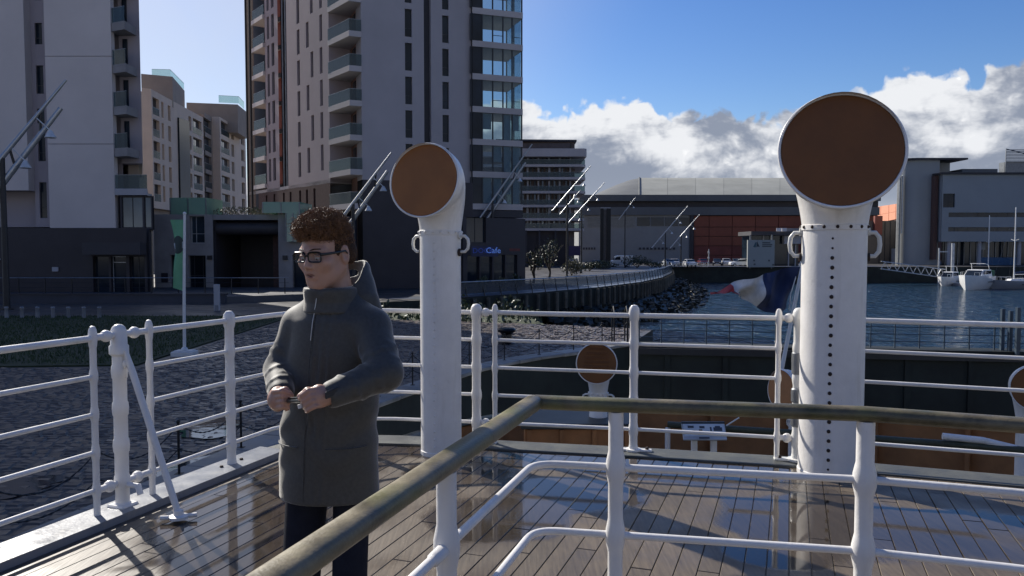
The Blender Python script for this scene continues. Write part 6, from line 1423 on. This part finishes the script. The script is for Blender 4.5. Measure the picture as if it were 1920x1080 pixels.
# head
b.ell(H(0, -.016, .032), (.073, .094, .088), .01, HR); b.ell(H(0, .028, -.035), (.060, .062, .078), .02, HR)
for s_ in (-1, 1):
    b.cone(H(s_*.056, -.012, -.050), H(s_*.024, .052, -.094), .017, .018, .025); b.ell(H(s_*.042, .062, -.022), (.024, .022, .022), .02, HR)
    b.cone(H(s_*.012, .081, .021), H(s_*.047, .066, .021), .011, .010, .014); b.ell(H(s_*.032, .092, .000), (.017, .013, .011), .008, HR, 'd')
    b.ell(H(s_*.012, .094, -.033), (.0078, .009, .007), .006, HR)
    b.ell(H(s_*.077, -.014, -.006), (.008, .019, .031), .006, HR); b.ell(H(s_*.083, -.010, -.002), (.005, .010, .017), .004, HR, 'd')
b.ell(H(0, .062, -.103), (.024, .018, .018), .022, HR)
b.cone(H(0, .082, .012), H(0, .102, -.028), .0072, .0095, .010)
b.cone(H(-.018, .0850, -.0575), H(.018, .0850, -.0575), .0058, .0058, .008); b.cone(H(-.015, .0830, -.070), H(.015, .0830, -.070), .0068, .0068, .008); b.ell(H(0, .094, -.0635), (.021, .009, .0026), .003, HR, 'd')
b.cone(H(0, -.025, -.05), S(632, 566, .04), .052, .058, .02)
# trunk and limbs under the clothes
b.cone(S(632, 612, .05), S(622, 840, .05), .085, .09, .04); b.cone(rSh.lerp(lSh, .08), rSh.lerp(lSh, .92), .045, .045, .04)
for A_, E_, W_ in ((rSh, rEl, rWr), (lSh, lEl, lWr)): b.cone(A_, E_, .048, .038, .02); b.cone(E_, W_, .038, .026, .015)
rHip, rKn, rAn = S(578, 890, .11), S(562, 1120, .07), S(566, 1335, .10)
lHip, lKn, lAn = S(660, 890, .09), S(655, 1120, .01), S(655, 1338, .04)
for A_, E_, W_ in ((rHip, rKn, rAn), (lHip, lKn, lAn)): b.cone(A_, E_, .06, .05, .02); b.cone(E_, W_, .05, .036, .02)
# right hand: closed round the near end of the pen, back of the hand to the left
rp = S(521, 748, -.15); b.ell(rp, (.027, .036, .040), .012); b.cone(rWr, rp, .026, .03, .015)
for i in range(4):
    z = i*9.6; k0, k1, k2, k3 = S(513+i*1.5, 735+z, -.172), S(528+i*.6, 733+z*1.02, -.196), S(541-i*.6, 738+z*.94, -.182), S(537-i*.5, 741+z*.92, -.160)
    b.chain([k0, k1, k2, k3], [.0092, .0086, .0078, .0070], .0018)
b.chain([S(524, 734, -.15), S(535, 732, -.165), S(546, 741, -.172)], [.014, .0115, .009], .006)
# left hand: fingers laid across, tips on the pen
lp_ = S(599, 743, -.25); b.ell(lp_, (.030, .022, .036), .012); b.cone(lWr, lp_, .026, .028, .015)
for i in range(4):
    z = i*9.6; k0, k1, k2, k3 = S(594+i*2, 731+z*.98, -.262), S(578+i*4, 733+z, -.284), S(566+i*4, 742+z*.92, -.282), S(563+i*4, 750+z*.74, -.262)
    b.chain([k0, k1, k2, k3], [.0092, .0086, .0078, .0070], .0018)
b.chain([S(596, 734, -.24), S(577, 733, -.245), S(562, 743, -.255)], [.014, .0115, .009], .006)
Pv, F = b.mesh(); Pv = relax(Pv, F, 1, .35); npmesh('body', Pv, F, SKIN, man)
# lips, brows, eyes
LIP = M('lips', (.24, .095, .078), .45, 0, .08, 20); HAIRM = M('dark_brown_hair', (.045, .021, .011), .6, 0, .5, 40, spec=.2); BLK = M('black_acetate', (.008, .008, .009), .25)
mb = MB(); mb.tube([H(x, .0915-abs(x)*.12, -.0585+.002*math.cos(x*150)) for x in np.linspace(-.021, .021, 9)], [.0008, .0022, .0030, .0032, .0030, .0032, .0030, .0022, .0008], 8, sq=.7); mb.tube([H(x, .0898-abs(x)*.12, -.0695) for x in np.linspace(-.018, .018, 7)], [.0008, .0028, .0036, .0040, .0036, .0028, .0008], 8, sq=.8); mb.build('lips', LIP, man, 80)
LIP2 = M('mouth_line', (.06, .02, .018), .5, 0, .05, 20)
mb = MB(); mb.tube([H(x, .0920-abs(x)*.12, -.0638) for x in np.linspace(-.021, .021, 7)], [.0005, .0009, .0012, .0013, .0012, .0009, .0005], 6); mb.build('mouth', LIP2, man, 80)
EYEW = M('eye_white', (.55, .52, .5), .2); IRIS = M('dark_iris', (.02, .014, .01), .15)
for s_ in (-1, 1):
    mb = MB(); mb.ball(H(s_*.032, .0735, .000), .0120, 14, 9); e_ = mb.build('eye', EYEW, man, 80)
    mb = MB(); mb.ball(H(s_*.0322, .0800, -.0045), .0056, 10, 6); mb.build('iris', IRIS, e_, 80)
    mb = MB(); mb.tube([H(s_*(.032+q*.015), .0845-abs(q)*.005, .0035+.0010*(1-q*q)) for q in (-1, -.6, -.2, .2, .6, 1)], [.002, .004, .0048, .0048, .004, .002], 8); mb.build('eyelid', SKIN, man, 80)
    mb = MB(); mb.tube([H(s_*.012, .0910, .024), H(s_*.028, .0875, .029), H(s_*.046, .0760, .028), H(s_*.054, .066, .022)], [.0032, .0036, .0032, .001], 6, sq=.6); mb.build('eyebrow', HAIRM, man, 80)
# glasses
gls = MB()
for s_ in (-1, 1):
    cx = s_*.034; ring = []
    for k in range(32):
        an = 2*math.pi*k/32; c, q = math.cos(an), math.sin(an); e = .45; x = .0265*math.copysign(abs(c)**e, c); z = .0165*math.copysign(abs(q)**e, q)*(1.08 if q > 0 else .95)
        ring.append(H(cx+x, .0985-.64*(cx+x)**2-abs(cx+x)*.06, .001+z))
    gls.tube(ring, .0026, 6, closed=True); gls.tube([r_ for r_ in ring if (r_-H(cx, .1, .006)).dot(hu) > 0.006], .0036, 6)
    gls.tube([H(s_*.061, .0925, .011), H(s_*.070, .082, .011), H(s_*.080, .03, .010), H(s_*.0815, -.012, .009), H(s_*.081, -.03, -.008)], [.0042, .0038, .003, .0028, .002], 6, sq=1.3)
gls.tube([H(-.008, .0980, .006), H(0, .1000, .008), H(.008, .0980, .006)], .0028, 6); gl_ = gls.build('glasses', BLK, man, 60)
LENS = glassmat('spectacle_lens', (.95, .96, .96), .035)
for s_ in (-1, 1):
    cx = s_*.034; ring = []
    for k in range(24):
        an = 2*math.pi*k/24; c, q = math.cos(an), math.sin(an); x = .0255*math.copysign(abs(c)**.45, c); z = .0158*math.copysign(abs(q)**.45, q)
        ring.append(H(cx+x, .0980-.64*(cx+x)**2-abs(cx+x)*.06, .001+z))
    mb = MB(); mb.add(ring+[r_+hf*.0012 for r_ in ring], [tuple(range(24)), tuple(range(24, 48))[::-1]]); mb.build('lens', LENS, gl_)
# curly hair: a dark mass under a few thousand springy curls
hb = SDF((-.85, 2.35, 1.4), (-.35, 2.95, 1.9), .005)
hb.ell(H(0, -.018, .042), (.075, .089, .084), .012, HR); hb.ell(H(0, .056, .088), (.056, .044, .034), .025, HR); hb.ell(H(0, -.005, .100), (.058, .062, .046), .03, HR)
hb.box(H(0, .13, -.045), (.12, .09, .083), .005, .01, HR, 'd'); hb.ell(H(0, .09, .030), (.060, .05, .030), .008, HR, 'd'); hb.box(H(0, .05, -.06), (.11, .060, .062), .004, .01, HR, 'd'); hb.ell(H(0, -.02, -.10), (.1, .12, .055), .01, HR, 'd')
for s_ in (-1, 1): hb.ell(H(s_*.085, -.01, -.012), (.022, .026, .036), .006, HR, 'd')
for s_ in (-1, 1): hb.ell(H(s_*.068, .014, .022), (.009, .015, .026), .008, HR); hb.ell(H(s_*.064, -.055, .0), (.013, .034, .042), .012, HR)
Pv, F = hb.mesh(); npmesh('hair', Pv, F, HAIRM, man)
hp = Pv; fc_ = F
cen = hp[fc_].mean(1); e1 = hp[fc_[:, 2]]-hp[fc_[:, 0]]; e2 = hp[fc_[:, 3]]-hp[fc_[:, 1]]; nr = np.cross(e1, e2); nr /= np.linalg.norm(nr, axis=1)[:, None]+1e-9
hrs = random.Random(21); mb = MB(); HCn = np.array(HC)
loc = (cen-HCn) @ HR; outw = np.einsum('ij,ij->i', nr, cen-HCn) > 0
cand = [i for i in range(len(cen)) if outw[i]]
for _ in range(6500):
    i = hrs.choice(cand); c = Vector(cen[i]); n_ = Vector(nr[i]); lx, ly, lz = loc[i]
    top = max(0, min(1, (lz-.02)/.08)); fr = max(0, min(1, (ly+.02)/.08)); L_ = .004+.015*top+.010*top*fr
    if hrs.random() < .06: L_ *= 1.5
    if lz < .01: L_ = .005
    h_ = Vector((hrs.uniform(-1, 1), hrs.uniform(-1, 1), hrs.uniform(-1, 1))); tx = n_.cross(h_).normalized(); ty = n_.cross(tx)
    dr = (n_+tx*hrs.uniform(-.5, .9)+hf*.35*top+Vector((0, 0, -.25))).normalized(); tx = dr.cross(h_).normalized(); ty = dr.cross(tx)
    rad = hrs.uniform(.003, .0075)*(.4+.6*top); turns = hrs.uniform(1.0, 2.0)*(.4+.6*top); ph = hrs.uniform(0, 6.28); pts = []; m_ = 9 if top > .2 else 4
    for k in range(m_+1):
        q = k/m_; a = ph+turns*6.28*q; pts.append(c-n_*.004+dr*(L_*q)+tx*(rad*min(1, q*3)*(math.cos(a)))+ty*(rad*min(1, q*3)*math.sin(a)))
    w_ = hrs.uniform(.0006, .0012); mb.tube(pts, [w_*(1.1-.6*k/m_) for k in range(m_+1)], 3, cap=False)
mb.build('curls', M('sun_lightened_curls', (.19, .095, .045), .5, 0, .5, 60, spec=.3), man, 80)  # curl colour lightened to paint in sun on the hair
# --- coat
def coatmat(nm, c):
    m = M(nm, c, .62, 0, .18, 90, .10, 800, .5, detail=3); b = m.node_tree.nodes['Principled BSDF']; b.inputs['Sheen Weight'].default_value = .75; b.inputs['Sheen Roughness'].default_value = .35; b.inputs['Sheen Tint'].default_value = (.9, .88, .84, 1); return m
COAT = coatmat('grey_wool_coat', (.052, .050, .045)); COATL = coatmat('coat_lining', (.020, .020, .022)); CUFF = coatmat('dark_cuff_strap', (.02, .02, .022))
co = SDF((-1.0, 2.28, .70), (-.2, 3.05, 1.56), .0052)
cz = [.755, .80, .95, 1.10, 1.25, 1.36, 1.42, 1.47]
ctr = [S(617, 940, .06), S(617, 915, .06), S(618, 832, .05), S(622, 748, .05), S(627, 662, .05), S(630, 600, .05), S(630, 566, .05), S(630, 545, .045)]
zf = lambda p: p
cxs = [p.x for p in ctr]; cys = [p.y for p in ctr]
fold = lambda U, Wd, z: .004*np.sin(26*U+9*z+2*np.sin(11*z))*np.clip((1.25-z)/.3, 0, 1)+.0035*np.sin(34*z+14*U-8*Wd)*np.clip(1-np.abs(z-1.1)/.35, 0, 1)+.003*np.sin(60*z+22*U+3*np.sin(25*U))*np.clip(1-np.abs(z-1.02)/.25, 0, 1)
co.column(cz, cxs, cys, [.172, .172, .168, .160, .162, .146, .095, .075], [.138, .137, .132, .128, .126, .112, .085, .072], YAW, .02, 2.25, warp=fold)
co.cone(rSh, lSh, .05, .05, .05); co.cone(S(612, 566, .05), rSh, .05, .054, .035); co.cone(S(645, 566, .05), lSh, .05, .054, .035)
def sleeve(A_, E_, W_, rs):
    A_, E_, W_ = Vector(A_), Vector(E_), Vector(W_); co.cone(A_, E_, rs[0], rs[1], .022); co.cone(E_, W_, rs[1], rs[2], .018)
    for X0, X1, r0, r1, n, am in ((A_, E_, rs[0], rs[1], 5, .004), (E_, W_, rs[1], rs[2], 6, .006)):     # creases round the bent elbow and cuff
        for k in range(n):
            q = .45+.5*k/n if X0 is A_ else .05+.85*k/n; c = X0.lerp(X1, q); ax = (X1-X0).normalized(); sd_ = ax.cross(Vector((0, 0, 1))).normalized(); up_ = ax.cross(sd_); ph = k*2.1; rr_ = r0+(r1-r0)*q-.004
            pts = [c+(sd_*math.cos(ph+a)+up_*math.sin(ph+a))*(rr_-.001)+ax*(.012*math.sin(a*1.3)) for a in (0, .6, 1.2, 1.8, 2.4)]
            for u_, v_ in zip(pts, pts[1:]): co.cone(u_, v_, .0075, .0075, .009)
sleeve(rSh, rEl, rWr.lerp(rEl, -.05), (.060, .050, .041)); sleeve(lSh, lEl, lWr.lerp(lEl, .06), (.062, .056, .043))
# cuff openings
for W_, E_, r_ in ((rWr, rEl, .037), (lWr, lEl, .037)):
    d_ = (Vector(W_)-Vector(E_)).normalized(); co.cone(Vector(W_)+d_*.004, Vector(W_)+d_*.06, r_-.006, r_-.002, .003, 'd')
# front of the body: placket, pocket flaps
bfw = Vector((math.sin(YAW), -math.cos(YAW), 0)); bl = Vector((math.cos(YAW), math.sin(YAW), 0)); BR = np.array([list(bl), list(bfw), [0, 0, 1]]).T
def front(u, z, o=0):
    cx_, cy_ = np.interp(z, cz, cxs), np.interp(z, cz, cys); a_ = np.interp(z, cz, [.172, .172, .168, .160, .162, .146, .095, .075]); b_ = np.interp(z, cz, [.138, .137, .132, .128, .126, .112, .085, .072]); e = 2.25
    v = b_*max(.05, 1-(abs(u)/a_)**e)**(1/e); return Vector((cx_, cy_, z))+bl*u+bfw*(v+o)
for k in range(26):
    z = .77+k*.0265; p, q = front(-.012, z), front(-.012, z+.0265)
    for u_ in (-.012, .016, .042): co.cone(front(u_, z, -.002), front(u_, z+.0265, -.002), .0065, .0065, .004)
# hem thickness: hollow underside
co.column([.72, .80], [cxs[0]]*2, [cys[0]]*2, [.160, .160], [.126, .126], YAW, .006, 2.25, 'd')
Pv, F = co.mesh(); Pv = relax(Pv, F, 2, .45); npmesh('coat', Pv, F, COAT, man)
# stand collar and hood
cl = SDF((-.85, 2.4, 1.38), (-.35, 3.0, 1.66), .0045)
nk = [S(628, 575, .035), S(624, 552, .03), S(620, 531, .02)]
cl.column([1.385, 1.42, 1.458, 1.470], [nk[0].x, nk[1].x, nk[2].x, nk[2].x], [nk[0].y, nk[1].y, nk[2].y, nk[2].y], [.108, .094, .090, .088], [.098, .088, .086, .084], YAW, .01, 2.1)
cl.column([1.40, 1.52], [nk[1].x, nk[2].x], [nk[1].y, nk[2].y], [.076, .079], [.072, .076], YAW, .006, 2.1, 'd')
cl.cone(S(592, 560, -.08), S(602, 520, -.075), .012, .030, .008, 'd')
Pv, F = cl.mesh(); Pv = relax(Pv, F, 1, .4); npmesh('collar', Pv, F, COAT, man)
hd = SDF((-.75, 2.45, 1.30), (-.25, 3.1, 1.70), .0045)
hc = S(655, 552, .10)
hd.ell(hc, (.088, .09, .092), .02); hd.cone(S(674, 508, .10), S(684, 560, .05), .036, .045, .03); hd.cone(S(640, 575, .13), S(690, 588, .06), .05, .05, .03); hd.cone(S(655, 500, .15), S(676, 503, .12), .022, .030, .02)
hd.ell(S(646, 515, .08), (.062, .085, .075), .008, None, 'd'); hd.cone(S(655, 497, .09), S(625, 470, .03), .05, .09, .008, 'd')
Pv, F = hd.mesh(); Pv = relax(Pv, F, 2, .45); npmesh('hood', Pv, F, COAT, man)
# placket edge, front seam, pocket welts and flap seams
SEAMC = coatmat('coat_seam', (.028, .029, .030))
for u_, o_, r_ in ((-.022, .0045, .0018),):
    mb = MB(); mb.tube([front(u_, .77+k*.033, o_) for k in range(21)], r_, 6); mb.build('placket_seam', SEAMC, man, 80)
for u_ in (.105, -.105):
    mb = MB(); mb.tube([front(u_-.055+.11*k/8, .948, .0035) for k in range(9)], .0022, 6); mb.build('pocket_seam', SEAMC, man, 80)
LITEDGE = M('lit_placket_edge', (.5, .5, .48), .5)  # pale line painted in for the sunlit edge of the placket
mb = MB(); mb.tube([front(-.026, 1.30+k*.02, .004) for k in range(5)]+[S(594, 556, -.055), S(590, 545, -.05)], .0016, 6); mb.build('lit_placket_edge', LITEDGE, man, 80)
# pocket and cuff tabs
mb = MB(); p = Vector(lWr).lerp(Vector(lEl), .10); d_ = (Vector(lEl)-Vector(lWr)).normalized(); mb.obox(p+Vector((.0, -.045, .008)), d_*.022, Vector((0, 0, .012)), Vector((0, -.004, 0))); mb.build('cuff_strap', CUFF, man, bevel=.003)
# --- trousers and shoes
tr = SDF((-1.0, 2.4, .02), (-.2, 3.1, .98), .0065)
for A_, E_, W_, k in ((rHip, rKn, rAn, 1), (lHip, lKn, lAn, 2)):
    tr.cone(A_-Vector((0, 0, .01)), E_, (.074, .064)[k-1], (.064, .058)[k-1], .02); tr.cone(E_, W_, .067, .055, .03)
    for j in range(5):
        c = Vector(E_)+Vector((0, 0, .06-.035*j)); tr.cone(c+Vector((-.05, -.045, .01*(-1)**j)), c+Vector((.03, -.062, -.008*(-1)**j)), .008, .006, .012)
    for j in range(3): c = Vector(W_)+Vector((0, 0, -.0+.035*j)); tr.cone(c+Vector((-.05, -.03, 0)), c+Vector((.04, -.045, .012)), .012, .010, .012)
tr.cone(rHip+Vector((0, 0, .05)), lHip+Vector((0, 0, .05)), .07, .07, .02)
Pv, F = tr.mesh(); Pv = relax(Pv, F, 2, .45); npmesh('trousers', Pv, F, M('navy_trousers', (.012, .014, .024), .85, 0, .15, 30, .2, 300, .2), man)
for W_, nm in ((rAn, 'r'), (lAn, 'l')):
    s2 = SDF((W_.x-.25, W_.y-.3, -.005), (W_.x+.15, W_.y+.15, .14), .006); fx = Vector((math.sin(R(-30)), -math.cos(R(-30)), 0)); h_ = Vector((W_.x, W_.y, 0))
    s2.cone(h_-fx*.05+Vector((0, 0, .045)), h_+fx*.06+Vector((0, 0, .05)), .042, .045, .02); s2.cone(h_+fx*.06+Vector((0, 0, .042)), h_+fx*.16+Vector((0, 0, .036)), .042, .034, .02); s2.cone(h_+Vector((0, 0, .06)), h_+Vector((0, 0, .12)), .048, .046, .02)
    Pv, F = s2.mesh(); Pv[:, 2] = np.maximum(Pv[:, 2], .003); npmesh('shoe', Pv, F, M('black_shoe_leather_'+nm, (.012, .012, .012), .4), man)
# what he holds
pen = thing('vape_pen', 'small dark metal stick with pale cap held between his two hands', 'vape pen', S(552, 748, -.24))
e0, e1 = S(541, 752, -.195), S(566, 751, -.268)
mb = MB(); mb.tube([e0, e1], [.0075, .0075], 12); mb.build('barrel', M('gunmetal', (.07, .075, .07), .3, .6), pen, 40)
mb = MB(); mb.tube([e0+Vector((0, -.004, .010)), e1+Vector((0, -.004, .010))], .0025, 8); mb.build('clip', BLK, pen, 40)
mb = MB(); mb.tube([S(562, 758, -.272), S(564, 765, -.272)], [.0075, .008], 10); mb.build('cap', M('pale_cap', (.6, .58, .55), .4), pen, 40)
